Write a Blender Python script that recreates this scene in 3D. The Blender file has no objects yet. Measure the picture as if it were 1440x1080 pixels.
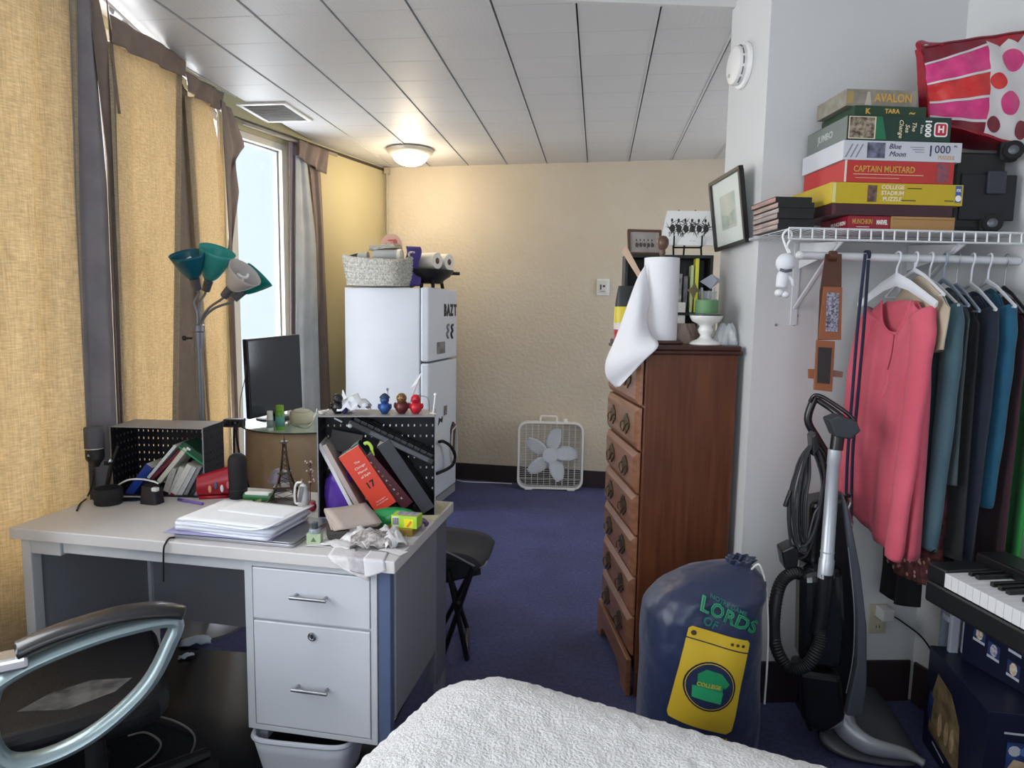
import bpy, bmesh, math, random
from mathutils import Vector as V, Matrix, Euler, Quaternion
random.seed(7)
SC = bpy.context.scene
COL = SC.collection
PI = math.pi
# ---------------------------------------------------------------- camera maths (pixels of the 1440x1080 frame)
F = 950.0; H = 1.445
_dy = V(((841-720)/F, -(437-540)/F, -1.0)).normalized()
_up = V((1, -.016, 0)).cross(_dy).normalized()
if _up.y < 0: _up = -_up
_x = _dy.cross(_up)
RW = Matrix((_x, _dy, _up))           # world = RW @ cam
CP = V((0, 0, H))
def ray(px, py): return RW @ V(((px-720)/F, -(py-540)/F, -1.0))
def pz(px, py, z):
    d = ray(px, py); return CP + d*((z-H)/d.z)
def py_(px, py, y):
    d = ray(px, py); return CP + d*(y/d.y)
def pp(px, py, p, n):
    d = ray(px, py); n = V(n); return CP + d*((V(p)-CP).dot(n)/d.dot(n))
cam = bpy.data.cameras.new('camera'); camo = bpy.data.objects.new('camera', cam); COL.objects.link(camo)
cam.sensor_width = 36; cam.sensor_fit = 'HORIZONTAL'; cam.lens = F/1440*36; cam.clip_start = .02
camo.matrix_world = Matrix.Translation(CP) @ RW.to_4x4()
SC.camera = camo
# ---------------------------------------------------------------- materials
def lin(h):
    if isinstance(h, str):
        h = h.lstrip('#'); c = [int(h[i:i+2], 16)/255 for i in (0, 2, 4)]
    else: c = h
    return tuple((x/12.92 if x <= .04045 else ((x+.055)/1.055)**2.4) for x in c) + (1,)
MATS = {}
def M(name, col=None, rough=.6, metal=0, var=None, bump=None, trans=0, spec=None, emit=None, alpha=None, coat=0, sheen=0):
    """var=(scale, second colour, stretch) mixes noise into the colour; bump=(scale, strength, distance)"""
    if name in MATS: return MATS[name]
    m = bpy.data.materials.new(name); m.use_nodes = True; MATS[name] = m
    nt = m.node_tree; N = nt.nodes; L = nt.links; b = N['Principled BSDF']
    c = lin(col); b.inputs['Base Color'].default_value = c
    b.inputs['Roughness'].default_value = rough; b.inputs['Metallic'].default_value = metal
    if spec is not None: b.inputs['Specular IOR Level'].default_value = spec
    if coat: b.inputs['Coat Weight'].default_value = coat
    if sheen: b.inputs['Sheen Weight'].default_value = sheen
    if emit: b.inputs['Emission Color'].default_value = lin(emit[0]); b.inputs['Emission Strength'].default_value = emit[1]
    tc = N.new('ShaderNodeTexCoord')
    colsock = None
    if var:
        mp = N.new('ShaderNodeMapping'); L.new(tc.outputs['Object'], mp.inputs[0])
        if len(var) > 2: mp.inputs['Scale'].default_value = var[2]
        n = N.new('ShaderNodeTexNoise'); n.inputs['Scale'].default_value = var[0]; n.inputs['Detail'].default_value = 4
        L.new(mp.outputs[0], n.inputs['Vector'])
        r = N.new('ShaderNodeValToRGB'); r.color_ramp.elements[0].position = .35; r.color_ramp.elements[1].position = .65
        r.color_ramp.elements[0].color = c; r.color_ramp.elements[1].color = lin(var[1])
        L.new(n.outputs[0], r.inputs[0]); L.new(r.outputs[0], b.inputs['Base Color']); colsock = r.outputs[0]
    if bump:
        n2 = N.new('ShaderNodeTexNoise'); n2.inputs['Scale'].default_value = bump[0]; n2.inputs['Detail'].default_value = 3
        L.new(tc.outputs['Object'], n2.inputs['Vector'])
        bp = N.new('ShaderNodeBump'); bp.inputs['Strength'].default_value = bump[1]; bp.inputs['Distance'].default_value = bump[2] if len(bump) > 2 else .01
        L.new(n2.outputs[0], bp.inputs['Height']); L.new(bp.outputs[0], b.inputs['Normal'])
    if trans:                                           # thin cloth or paper that lets light through
        t = N.new('ShaderNodeBsdfTranslucent'); t.inputs[0].default_value = c
        if colsock: L.new(colsock, t.inputs[0])
        mx = N.new('ShaderNodeMixShader'); mx.inputs[0].default_value = trans
        L.new(b.outputs[0], mx.inputs[1]); L.new(t.outputs[0], mx.inputs[2]); L.new(mx.outputs[0], N['Material Output'].inputs[0])
    if alpha is not None:
        t = N.new('ShaderNodeBsdfTransparent'); mx = N.new('ShaderNodeMixShader'); mx.inputs[0].default_value = alpha
        L.new(t.outputs[0], mx.inputs[1]); L.new(b.outputs[0], mx.inputs[2]); L.new(mx.outputs[0], N['Material Output'].inputs[0])
    return m
# ---------------------------------------------------------------- geometry builder
def smooth_path(pts, k=6, closed=False):
    p = [V(q) for q in pts]; n = len(p); out = []
    rng = range(n if closed else n-1)
    for i in rng:
        if closed: a, b, c, d = p[(i-1) % n], p[i], p[(i+1) % n], p[(i+2) % n]
        else: a, b, c, d = p[max(i-1, 0)], p[i], p[i+1], p[min(i+2, n-1)]
        for j in range(k):
            t = j/k
            out.append(.5*((2*b) + (c-a)*t + (2*a-5*b+4*c-d)*t*t + (3*b-a-3*c+d)*t**3))
    if not closed: out.append(p[-1])
    return out
class G:
    def __init__(s): s.v = []; s.f = []; s.m = []; s.mi = 0
    def add(s, vs, fs):
        o = len(s.v); s.v += [V(x) for x in vs]; s.f += [[o+i for i in f] for f in fs]; s.m += [s.mi]*len(fs); return s
    def box(s, x0, x1, y0, y1, z0, z1, T=None):
        vs = [V((x, y, z)) for z in (z0, z1) for y in (y0, y1) for x in (x0, x1)]
        if T: vs = [T @ q for q in vs]
        return s.add(vs, [(0,2,3,1), (4,5,7,6), (0,1,5,4), (2,6,7,3), (0,4,6,2), (1,3,7,5)])
    def cbox(s, c, size, T=None):
        x, y, z = c; a, b, d = size
        return s.box(x-a/2, x+a/2, y-b/2, y+b/2, z-d/2, z+d/2, T)
    def tube(s, pts, r, n=8, closed=False, cap=True, flat=None):
        pts = [V(p) for p in pts]; k = len(pts); vs = []; fs = []; prev = None
        for i, p in enumerate(pts):
            if closed: t = pts[(i+1) % k]-pts[i-1]
            else: t = pts[min(i+1, k-1)]-pts[max(i-1, 0)]
            if t.length < 1e-9: t = V((0, 0, 1))
            t.normalize()
            if prev is None:
                a = V((0, 0, 1)) if abs(t.z) < .9 else V((1, 0, 0))
                if flat is not None: a = V(flat)
                a = (a - t*a.dot(t)).normalized()
            else:
                a = prev - t*prev.dot(t)
                a = a.normalized() if a.length > 1e-6 else t.orthogonal().normalized()
            prev = a; b = t.cross(a)
            rr = r[i] if isinstance(r, (list, tuple)) else r
            ra, rb = rr if isinstance(rr, (list, tuple)) else (rr, rr)
            for j in range(n):
                w = 2*PI*j/n; vs.append(p + a*(ra*math.cos(w)) + b*(rb*math.sin(w)))
        m = k if closed else k-1
        for i in range(m):
            for j in range(n):
                i2 = (i+1) % k; fs.append((i*n+j, i*n+(j+1) % n, i2*n+(j+1) % n, i2*n+j))
        if cap and not closed: fs += [tuple(range(n))[::-1], tuple((k-1)*n+j for j in range(n))]
        return s.add(vs, fs)
    def lathe(s, prof, n=24, T=None, sx=1, sy=1):
        vs = []; fs = []; k = len(prof)
        for r, z in prof:
            for j in range(n):
                w = 2*PI*j/n; q = V((r*math.cos(w)*sx, r*math.sin(w)*sy, z)); vs.append(T @ q if T else q)
        for i in range(k-1):
            for j in range(n): fs.append((i*n+j, i*n+(j+1) % n, (i+1)*n+(j+1) % n, (i+1)*n+j))
        if prof[0][0] > 1e-5: fs.append(tuple(range(n))[::-1])
        if prof[-1][0] > 1e-5: fs.append(tuple((k-1)*n+j for j in range(n)))
        return s.add(vs, fs)
    def sph(s, c, r, nu=16, nv=10, T=None):
        c = V(c); r = V((r, r, r)) if not isinstance(r, (tuple, list, V)) else V(r)
        vs = []; fs = []
        for i in range(nv+1):
            a = PI*i/nv
            for j in range(nu):
                w = 2*PI*j/nu; q = V((c.x+r.x*math.sin(a)*math.cos(w), c.y+r.y*math.sin(a)*math.sin(w), c.z-r.z*math.cos(a)))
                vs.append(T @ q if T else q)
        for i in range(nv):
            for j in range(nu): fs.append((i*nu+j, i*nu+(j+1) % nu, (i+1)*nu+(j+1) % nu, (i+1)*nu+j))
        return s.add(vs, fs)
    def grid(s, fn, nu, nv, cu=False):
        vs = [fn(i/(nu if not cu else nu), j/nv) for j in range(nv+1) for i in range(nu if cu else nu+1)]
        w = nu if cu else nu+1; fs = []
        for j in range(nv):
            for i in range(nu):
                i2 = (i+1) % w; fs.append((j*w+i, j*w+i2, (j+1)*w+i2, (j+1)*w+i))
        return s.add(vs, fs)
    def prism(s, poly, z0, z1, T=None):
        n = len(poly); vs = [V((x, y, z)) for z in (z0, z1) for x, y in poly]
        if T: vs = [T @ q for q in vs]
        return s.add(vs, [tuple(range(n))[::-1], tuple(range(n, 2*n))] + [(i, (i+1) % n, n+(i+1) % n, n+i) for i in range(n)])
    def mk(s, name, mat, parent=None, smooth=False, bevel=0, solid=0, sub=0, T=None, bseg=2, clean=True):
        me = bpy.data.meshes.new(name); me.from_pydata([tuple(q) for q in s.v], [], s.f)
        mats = mat if isinstance(mat, (list, tuple)) else [mat]
        for q in mats: me.materials.append(q)
        if len(mats) > 1: me.polygons.foreach_set('material_index', s.m)
        bm = bmesh.new(); bm.from_mesh(me)
        if clean: bmesh.ops.remove_doubles(bm, verts=bm.verts, dist=1e-6)
        bmesh.ops.recalc_face_normals(bm, faces=bm.faces)
        bm.to_mesh(me); bm.free()
        if smooth:
            me.polygons.foreach_set('use_smooth', [True]*len(me.polygons))
            if smooth != 'all':
                try: me.set_sharp_from_angle(angle=math.radians(40))
                except Exception: pass
        o = bpy.data.objects.new(name, me); COL.objects.link(o)
        if parent: o.parent = parent
        if T: o.matrix_local = T
        if sub:
            md = o.modifiers.new('s', 'SUBSURF'); md.levels = sub; md.render_levels = sub
        if solid:
            md = o.modifiers.new('t', 'SOLIDIFY'); md.thickness = solid; md.offset = 0
        if bevel:
            md = o.modifiers.new('b', 'BEVEL'); md.width = bevel; md.segments = bseg; md.limit_method = 'ANGLE'; md.angle_limit = math.radians(40)
        return o
def thing(name, label, cat, T=None, group=None):
    o = bpy.data.objects.new(name, None); COL.objects.link(o); o.empty_display_size = .05
    if T is not None: o.matrix_world = T if isinstance(T, Matrix) else Matrix.Translation(V(T))
    return tag(o, label, cat, group)
def tag(o, label, cat, group=None):
    o['label'] = label; o['category'] = cat
    if group: o['group'] = group
    return o
def struct(o): o['kind'] = 'structure'; return o
def lab(o, s): o['label'] = s; return o
def frame(o, u, v=None):
    """4x4 with x=u, z up-ish; v optional y axis"""
    u = V(u).normalized()
    if v is None: v = V((0, 0, 1)).cross(u)
    v = V(v); v = (v-u*v.dot(u)).normalized(); w = u.cross(v)
    m = Matrix((u, v, w)).transposed().to_4x4(); m.translation = V(o); return m
def tr(x, y, z): return Matrix.Translation((x, y, z))
def rot(a, ax): return Matrix.Rotation(math.radians(a), 4, ax)
def clone(root, T, label=None, group=None):
    r = root.copy(); COL.objects.link(r); r.matrix_world = T
    if label: r['label'] = label
    if group: r['group'] = group
    for ch in list(root.children):
        c = ch.copy(); COL.objects.link(c); c.parent = r
        for g in ch.children:
            d = g.copy(); COL.objects.link(d); d.parent = c
    return r
_fc = {}
def text(s, size, mat, parent, T, name='lettering', ex=.0004, align='CENTER', bold=0, sx=1, shear=0, spacing=1):
    cu = bpy.data.curves.new('txt', 'FONT'); cu.body = s; cu.size = size; cu.align_x = align; cu.align_y = 'CENTER'
    cu.extrude = ex; cu.offset = bold; cu.resolution_u = 2; cu.shear = shear; cu.space_character = spacing
    o = bpy.data.objects.new('txt', cu); COL.objects.link(o)
    dg = bpy.context.evaluated_depsgraph_get()
    me = bpy.data.meshes.new_from_object(o.evaluated_get(dg)); me.name = name
    bpy.data.objects.remove(o); bpy.data.curves.remove(cu)
    me.materials.clear(); me.materials.append(mat)
    if sx != 1: me.transform(Matrix.Diagonal((sx, 1, 1, 1)))
    q = bpy.data.objects.new(name, me); COL.objects.link(q); q.parent = parent; q.matrix_local = T
    return q
def flat(name, poly, mat, parent, T, t=.0005):
    return G().prism(poly, 0, t).mk(name, mat, parent, T=T)
def ngon(n, rx, ry=None, a0=0): ry = ry or rx; return [(rx*math.cos(2*PI*i/n+a0), ry*math.sin(2*PI*i/n+a0)) for i in range(n)]
def rect(x0, x1, y0, y1): return [(x0, y0), (x1, y0), (x1, y1), (x0, y1)]
def rrect(w, h, r, n=4):
    out = []
    for cx, cy, a in ((w/2-r, h/2-r, 0), (-w/2+r, h/2-r, 90), (-w/2+r, -h/2+r, 180), (w/2-r, -h/2+r, 270)):
        for i in range(n+1):
            t = math.radians(a+90*i/n); out.append((cx+r*math.cos(t), cy+r*math.sin(t)))
    return out
FRONT = frame((0, 0, 0), (1, 0, 0), (0, 0, 1))      # text on a face looking towards -y: x right, y up
white = M('white_plastic', '#e6e6e6', .4)
black = M('black_plastic', '#17171a', .45)
dblack = M('matte_black', '#101013', .85)
chrome = M('chrome_metal', '#c9ccd0', .22, 1)
steel = M('brushed_steel', '#b3b5b8', .35, 1)
paper = M('white_paper', '#eceef2', .85, var=(9, '#e2e5ea'))
# ================================================================ ROOM
def wallmat(name, a, b, bs=38, st=.5):
    return M(name, a, .9, var=(2.2, b), bump=(bs, st, .012))
wm_back = wallmat('rough_plaster', '#d0c6b4', '#cbbfab')
wm_left = M('cream_paint', '#bcb08a', .75, var=(1.5, '#b6aa83'))
wm_right = M('pale_grey_paint', '#cdcecf', .7, var=(1.6, '#c8c9ca'))
wm_plain = M('plain_paint', '#c9c8c6', .9)
bbm = M('dark_vinyl_base', '#2c2024', .6)
carpet = M('blue_carpet', '#5c64a6', 1, var=(60, '#485092'), bump=(420, 1, .02), sheen=.15)
# let the carpet show worn paler drifts
nt = carpet.node_tree; N = nt.nodes; L = nt.links
n = N.new('ShaderNodeTexNoise'); n.inputs['Scale'].default_value = 3.0; n.inputs['Detail'].default_value = 5
n3 = N.new('ShaderNodeTexNoise'); n3.inputs['Scale'].default_value = 260
tc = N.new('ShaderNodeTexCoord'); L.new(tc.outputs['Object'], n.inputs['Vector']); L.new(tc.outputs['Object'], n3.inputs['Vector'])
mx = N.new('ShaderNodeMix'); mx.data_type = 'RGBA'; mx.blend_type = 'MULTIPLY'; mx.inputs[0].default_value = 1
rp = N.new('ShaderNodeValToRGB'); rp.color_ramp.elements[0].position = .3; rp.color_ramp.elements[1].position = .7
rp.color_ramp.elements[0].color = (.72, .72, .74, 1); rp.color_ramp.elements[1].color = (1.12, 1.12, 1.12, 1)
r2 = N.new('ShaderNodeValToRGB'); r2.color_ramp.elements[0].position = .35; r2.color_ramp.elements[1].position = .65
r2.color_ramp.elements[0].color = (.5, .5, .52, 1); r2.color_ramp.elements[1].color = (1.3, 1.3, 1.3, 1)
L.new(n.outputs[0], rp.inputs[0]); L.new(n3.outputs[0], r2.inputs[0])
m2 = N.new('ShaderNodeMix'); m2.data_type = 'RGBA'; m2.blend_type = 'MULTIPLY'; m2.inputs[0].default_value = 1
src = N['Principled BSDF'].inputs['Base Color'].links[0].from_socket
L.new(src, mx.inputs[6]); L.new(rp.outputs[0], mx.inputs[7]); L.new(mx.outputs[2], m2.inputs[6]); L.new(r2.outputs[0], m2.inputs[7])
L.new(m2.outputs[2], N['Principled BSDF'].inputs['Base Color'])

CZ = 2.60
def wall(name, a, b, z0, z1, mat, t=.1, holes=(), side=1):
    """a wall from a to b (2D); thickness t to the left of a->b times side; holes = (s0,s1,z0,z1) in metres along"""
    a = V((*a, 0)); b = V((*b, 0)); u = (b-a); Lh = u.length; u.normalize(); T = frame(a, u)
    g = G(); xs = sorted({0, Lh, *[h[0] for h in holes], *[h[1] for h in holes]}); zs = sorted({z0, z1, *[h[2] for h in holes], *[h[3] for h in holes]})
    y0, y1 = (0, t) if side > 0 else (-t, 0)
    for i in range(len(xs)-1):
        for j in range(len(zs)-1):
            cx, cz = (xs[i]+xs[i+1])/2, (zs[j]+zs[j+1])/2
            if any(h[0] < cx < h[1] and h[2] < cz < h[3] for h in holes): continue
            g.box(xs[i], xs[i+1], y0, y1, zs[j], zs[j+1], T)
    o = g.mk(name, mat); return struct(o)
FY = -1.3
K = V((.545, 2.47, 0)); KF = V((.477, 2.81, 0)); QU = V((.985, .174, 0)).normalized(); QV = V((QU.y, -QU.x, 0))
CC = K + QU*.68                                        # closet corner
RWD = V((.36, -.933, 0)); RE = CC + RWD*((CC.y-FY)/.933)                          # right wall towards the camera
BL = V((-1.80, 5.60, 0)); BD = V((1, -.07, 0)).normalized(); BR = BL + BD*3.4
LB = V((-2.26, 3.93, 0))
LN = V((-1.97, 2.40, 0)); LE = V((-2.0, FY, 0))
def fl(name, z0, z1, mat):
    poly = [(LE.x-.2, FY-.1), (RE.x+.1, FY-.1), (CC.x+.12, CC.y-.02), (1.66, 2.95), (BR.x+.1, BR.y+.12), (BL.x-.1, BL.y+.12), (LB.x-.15, LB.y), (LN.x-.2, LN.y)]
    return struct(G().prism(poly, z0, z1).mk(name, mat))
fl('floor', -.1, 0, carpet)
# --- ceiling: long painted metal planks with shadow gaps and a raised lip
cm = M('painted_plank', '#c9c8c8', .5, var=(1.2, '#c3c2c3'))
ntc = cm.node_tree; N = ntc.nodes; L = ntc.links
tc = N.new('ShaderNodeTexCoord'); w = N.new('ShaderNodeTexWave'); w.wave_type = 'BANDS'; w.bands_direction = 'Y'; w.inputs['Scale'].default_value = 1.163; w.inputs['Distortion'].default_value = 0
w.wave_profile = 'SAW'; L.new(tc.outputs['Object'], w.inputs['Vector'])
rr = N.new('ShaderNodeValToRGB'); rr.color_ramp.elements[0].position = 0; rr.color_ramp.elements[1].position = .03
L.new(w.outputs[0], rr.inputs[0])
w2 = N.new('ShaderNodeTexWave'); w2.wave_type = 'BANDS'; w2.bands_direction = 'X'; w2.inputs['Scale'].default_value = 14
L.new(tc.outputs['Object'], w2.inputs['Vector'])
ma = N.new('ShaderNodeMath'); ma.operation = 'MULTIPLY_ADD'; ma.inputs[1].default_value = .12; L.new(w2.outputs[0], ma.inputs[0]); L.new(rr.outputs[0], ma.inputs[2])
mxc = N.new('ShaderNodeMix'); mxc.data_type = 'RGBA'; mxc.blend_type = 'MULTIPLY'; mxc.inputs[0].default_value = .22
pb_ = N['Principled BSDF']; L.new(pb_.inputs['Base Color'].links[0].from_socket, mxc.inputs[6]); L.new(rr.outputs[0], mxc.inputs[7]); L.new(mxc.outputs[2], pb_.inputs['Base Color'])
bp = N.new('ShaderNodeBump'); bp.inputs['Strength'].default_value = .35; bp.inputs['Distance'].default_value = .004
L.new(ma.outputs[0], bp.inputs['Height']); L.new(bp.outputs[0], N['Principled BSDF'].inputs['Normal'])
def cy(x): return 2.80+(x-.477)*.1766               # the plank ceiling ends in a step here
g = G()
x = -.116-.32*9
while x < 1.7:
    for x0, x1, z0 in ((x+.0035, x+.3165, CZ), (x+.309, x+.3165, CZ-.005)):
        z1 = CZ+.02 if z0 == CZ else CZ
        g.prism([(x0, cy(x0)), (x1, cy(x1)), (x1, 5.75), (x0, 5.75)], z0, z1)
    x += .32
g.mi = 1; g.prism([(-3.2, cy(-3.2)), (1.8, cy(1.8)), (1.8, 5.75), (-3.2, 5.75)], CZ+.02, CZ+.12)
g.mi = 0
co = struct(g.mk('ceiling', [cm, M('seam_shadow', '#6b6862', .9)]))
bm = bmesh.new(); bm.from_mesh(co.data)              # trim the planks to the window wall
for p, q in ((LB, BL), (LN, LB), (LE, LN)):
    d = (q-p).normalized(); nn = V((-d.y, d.x, 0))
    r = bmesh.ops.bisect_plane(bm, geom=bm.verts[:]+bm.edges[:]+bm.faces[:], plane_co=p+nn*.08, plane_no=nn, clear_outer=True)
    ed = [e for e in bm.edges if e.is_boundary]
    if ed: bmesh.ops.holes_fill(bm, edges=ed)
bm.to_mesh(co.data); bm.free()
struct(G().prism([(-3.2, cy(-3.2)-.02), (1.8, cy(1.8)-.02), (1.8, cy(1.8)), (-3.2, cy(-3.2))], CZ-.004, CZ+.5).mk('trim_ceiling_step', wm_plain))
# higher plain ceiling of the near half of the room, and the fascia between
struct(G().box(-2.9, 2.1, FY-.1, 3.3, 2.95, 3.05).mk('ceiling_plain', wm_plain))

WT = 3.0
struct(wall('wall_back', tuple(BL.xy - BD.xy*.1), tuple(BR.xy), 0, WT, wm_back))
# far left wall: from the window bend to the back corner, with the bare window next to the bend
fu = (BL-LB).normalized(); FLn = (BL-LB).length
wall('wall_left', tuple(LB.xy), tuple(BL.xy), 0, WT, wm_left, holes=((.06, .56, .35, 2.52),))
nu_ = (LB-LN).normalized(); NLn = (LB-LN).length
wall('wall_left_near', tuple(LN.xy), tuple(LB.xy), 0, WT, wm_left, holes=((.02, .74, .5, 2.56), (.80, NLn-.03, .5, 2.56)))
wall('wall_left_front', tuple(LE.xy), tuple(LN.xy), 0, WT, wm_left, holes=((.9, 2.2, .5, 2.56), (2.28, 3.6, .5, 2.56)))
wall('wall_front', (RE.x, FY), (LE.x, FY), 0, WT, wm_plain, holes=((1.75, 3.55, .9, 2.4),))
wall('wall_closet', tuple(CC.xy), tuple(K.xy), 0, WT, wm_right, t=.06, side=-1)
wall('wall_right', tuple(CC.xy), tuple(RE.xy), 0, WT, wm_right, side=1)
# the pillar end between closet and alcove
pk = KF + QU*1.1
struct(G().prism([tuple((K+QU*.05-QV*.003).xy), tuple(K.xy), tuple(KF.xy), tuple(pk.xy), tuple((pk+QV*.05).xy), tuple((KF+QU*.05+QV*.05).xy)], 0, WT).mk('wall_pillar', wm_right))
wall('wall_alcove', (1.60, 5.45), (1.60, 2.95), 0, WT, wm_back, holes=((.55, 1.9, .7, 2.3),))
# baseboards
def bb(name, a, b, h=.14, t=.012):
    a = V((*a, 0)); b = V((*b, 0)); T = frame(a, b-a); struct(G().box(0, (b-a).length, -t, -.0005, 0, h, T).mk(name, bbm, bevel=.003))
bb('baseboard_back', tuple((BL+BD*.02).xy), tuple((BR-BD*.1).xy))
bb('baseboard_left', tuple((LB+fu*.03).xy), tuple((BL-fu*.02).xy))
bb('baseboard_closet', tuple(K.xy), tuple((CC-QU*.013).xy), .16)
bb('baseboard_right', tuple((CC+RWD*.016).xy), tuple(RE.xy), .16)
bb('baseboard_pillar', tuple(KF.xy), tuple(K.xy), .16)
# trims: conduit in the far corner and the dark top edge of the left wall
pipe = M('grey_conduit', '#a79d88', .6)
c0 = BL + BD*.035 + V((0, -.03, 0))
struct(G().tube([c0+V((0, 0, .1)), c0+V((0, 0, CZ-.06))], .012, 10).box(c0.x-.02, c0.x+.02, c0.y-.02, c0.y+.02, CZ-.06, CZ-.01).mk('trim_conduit', pipe, smooth=True))
T = frame(LB, fu); struct(G().box(.5, FLn-.01, -.012, -.0005, CZ-.03, CZ-.012, T).mk('trim_left', M('dark_edge', '#3a342c', .7)))
# windows
wf = M('window_frame_paint', '#d9d2c2', .5); wfd = M('window_frame_grey', '#8f949b', .45, .4)
glass = M('window_glass', '#dfeaf5', .05, alpha=.10)
def window(name, a, u, s0, s1, z0, z1, mid=None):
    T = frame(a, u); g = G(); b = .045
    g.box(s0, s0+b, .005, .085, z0, z1, T).box(s1-b, s1, .005, .085, z0, z1, T).box(s0+b, s1-b, .005, .085, z0, z0+b, T).box(s0+b, s1-b, .005, .085, z1-b, z1, T)
    if mid: g.box(mid-.02, mid+.02, .02, .07, z0+b, z1-b, T)
    root = struct(g.mk(name, wf, bevel=.004))
    e = .012; i0, i1, j0, j1 = s0+b, s1-b, z0+b, z1-b
    G().box(i0, i0+e, .04, .075, j0, j1, T).box(i1-e, i1, .04, .075, j0, j1, T).box(i0+e, i1-e, .04, .075, j1-e, j1, T).box(i0+e, i1-e, .04, .075, j0, j0+e, T).mk('inner_frame', wfd, root)
    G().box(i0+e, i1-e, .055, .061, j0+e, j1-e, T).mk('pane', glass, root)
    return root
window('window_1', LB, fu, .06, .56, .35, 2.52)
window('window_2', LN, nu_, .80, NLn-.03, .5, 2.56)
window('window_3', LN, nu_, .02, .74, .5, 2.56)
lu = (LN-LE).normalized()
window('window_4', LE, lu, .9, 2.2, .5, 2.56, 1.55)
window('window_5', LE, lu, 2.28, 3.6, .5, 2.56, 2.94)
T = frame((RE.x, FY, 0), (-1, 0, 0)); 
window('window_added_front', V((RE.x, FY, 0)), V((-1, 0, 0)), 1.75, 3.55, .9, 2.4, 2.65)  # unseen window behind the camera, added to supply daylight
window('window_added_alcove', V((1.60, 5.45, 0)), V((0, -1, 0)), .55, 1.9, .7, 2.3, 1.2)  # made-up window round the alcove corner, added to brighten the back wall
# white mullion post at the bend of the window wall
mp = LB + fu*.03
struct(G().box(-.03, .03, -.04, .02, 0, 2.56, frame(mp, fu)).mk('trim_bend', wf, bevel=.004))
# ---------------------------------------------------------------- light: daylight outside each window, added ones included, the lit ceiling lamp
W = bpy.data.worlds.new('sky'); SC.world = W; W.use_nodes = True
bg = W.node_tree.nodes['Background']; bg.inputs[0].default_value = (.74, .87, 1.0, 1); bg.inputs[1].default_value = 1.15
def area(name, c, d, w, h, e, col=(1, 1, 1)):
    l = bpy.data.lights.new(name, 'AREA'); l.shape = 'RECTANGLE'; l.size = w; l.size_y = h; l.energy = e; l.color = col
    o = bpy.data.objects.new(name, l); COL.objects.link(o); d = V(d).normalized(); o.location = c
    o.rotation_euler = d.to_track_quat('-Z', 'Y').to_euler(); return o
def wlight(a, u, s, z, w, h, e, col=(.86, .93, 1)):
    T = frame(a, u); n = T.to_3x3() @ V((0, -1, 0)); area('daylight', T @ V((s, .16, z)), n, w, h, e, col)
wlight(LB, fu, .31, 1.43, .5, 2.1, 38)
wlight(LN, nu_, .38, 1.5, .7, 2.0, 50, (.97, .98, 1))
wlight(LN, nu_, 1.17, 1.5, .7, 2.0, 50, (.97, .98, 1))
wlight(LE, lu, 1.55, 1.5, 1.3, 2.0, 72, (.95, .97, 1))
wlight(LE, lu, 2.94, 1.5, 1.3, 2.0, 90, (.96, .98, 1))
wlight(V((RE.x, FY, 0)), V((-1, 0, 0)), 2.65, 1.65, 1.8, 1.5, 36, (.82, .9, 1))  # fill light of the added window behind the camera
wlight(V((1.60, 5.45, 0)), V((0, -1, 0)), 1.22, 1.5, 1.3, 1.5, 25, (.93, .96, 1))  # fill light of the made-up alcove window
# ceiling lamp
lc = V((-1.40, 4.97, CZ))
lamp = thing('ceiling_lamp', 'glowing white dome ceiling lamp with a pale metal ring', 'ceiling light', lc)
prof = [(.0, -.004), (.165, -.004), (.172, -.012), (.165, -.03), (.14, -.045), (.135, -.045), (.135, -.03), (.0, -.03)]
G().lathe(prof, 40).mk('ring', M('lamp_ring', '#cfc9bd', .4, .3), lamp, smooth=True)
G().lathe([(.128, -.04), (.128, -.055), (.115, -.08), (.085, -.103), (.045, -.117), (.0, -.121)], 36).mk('dome', M('lit_glass', '#fff1d8', .4, emit=('#ffe9c4', 14)), lamp, smooth=True)
l = bpy.data.lights.new('lamp_glow', 'POINT'); l.energy = 11; l.color = (1, .83, .58); l.shadow_soft_size = .1
o = bpy.data.objects.new('lamp_glow', l); COL.objects.link(o); o.location = lc + V((0, 0, -.26))
SC.view_settings.view_transform = 'Standard'; SC.view_settings.look = 'None'; SC.view_settings.exposure = 0; SC.view_settings.gamma = 1
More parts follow.
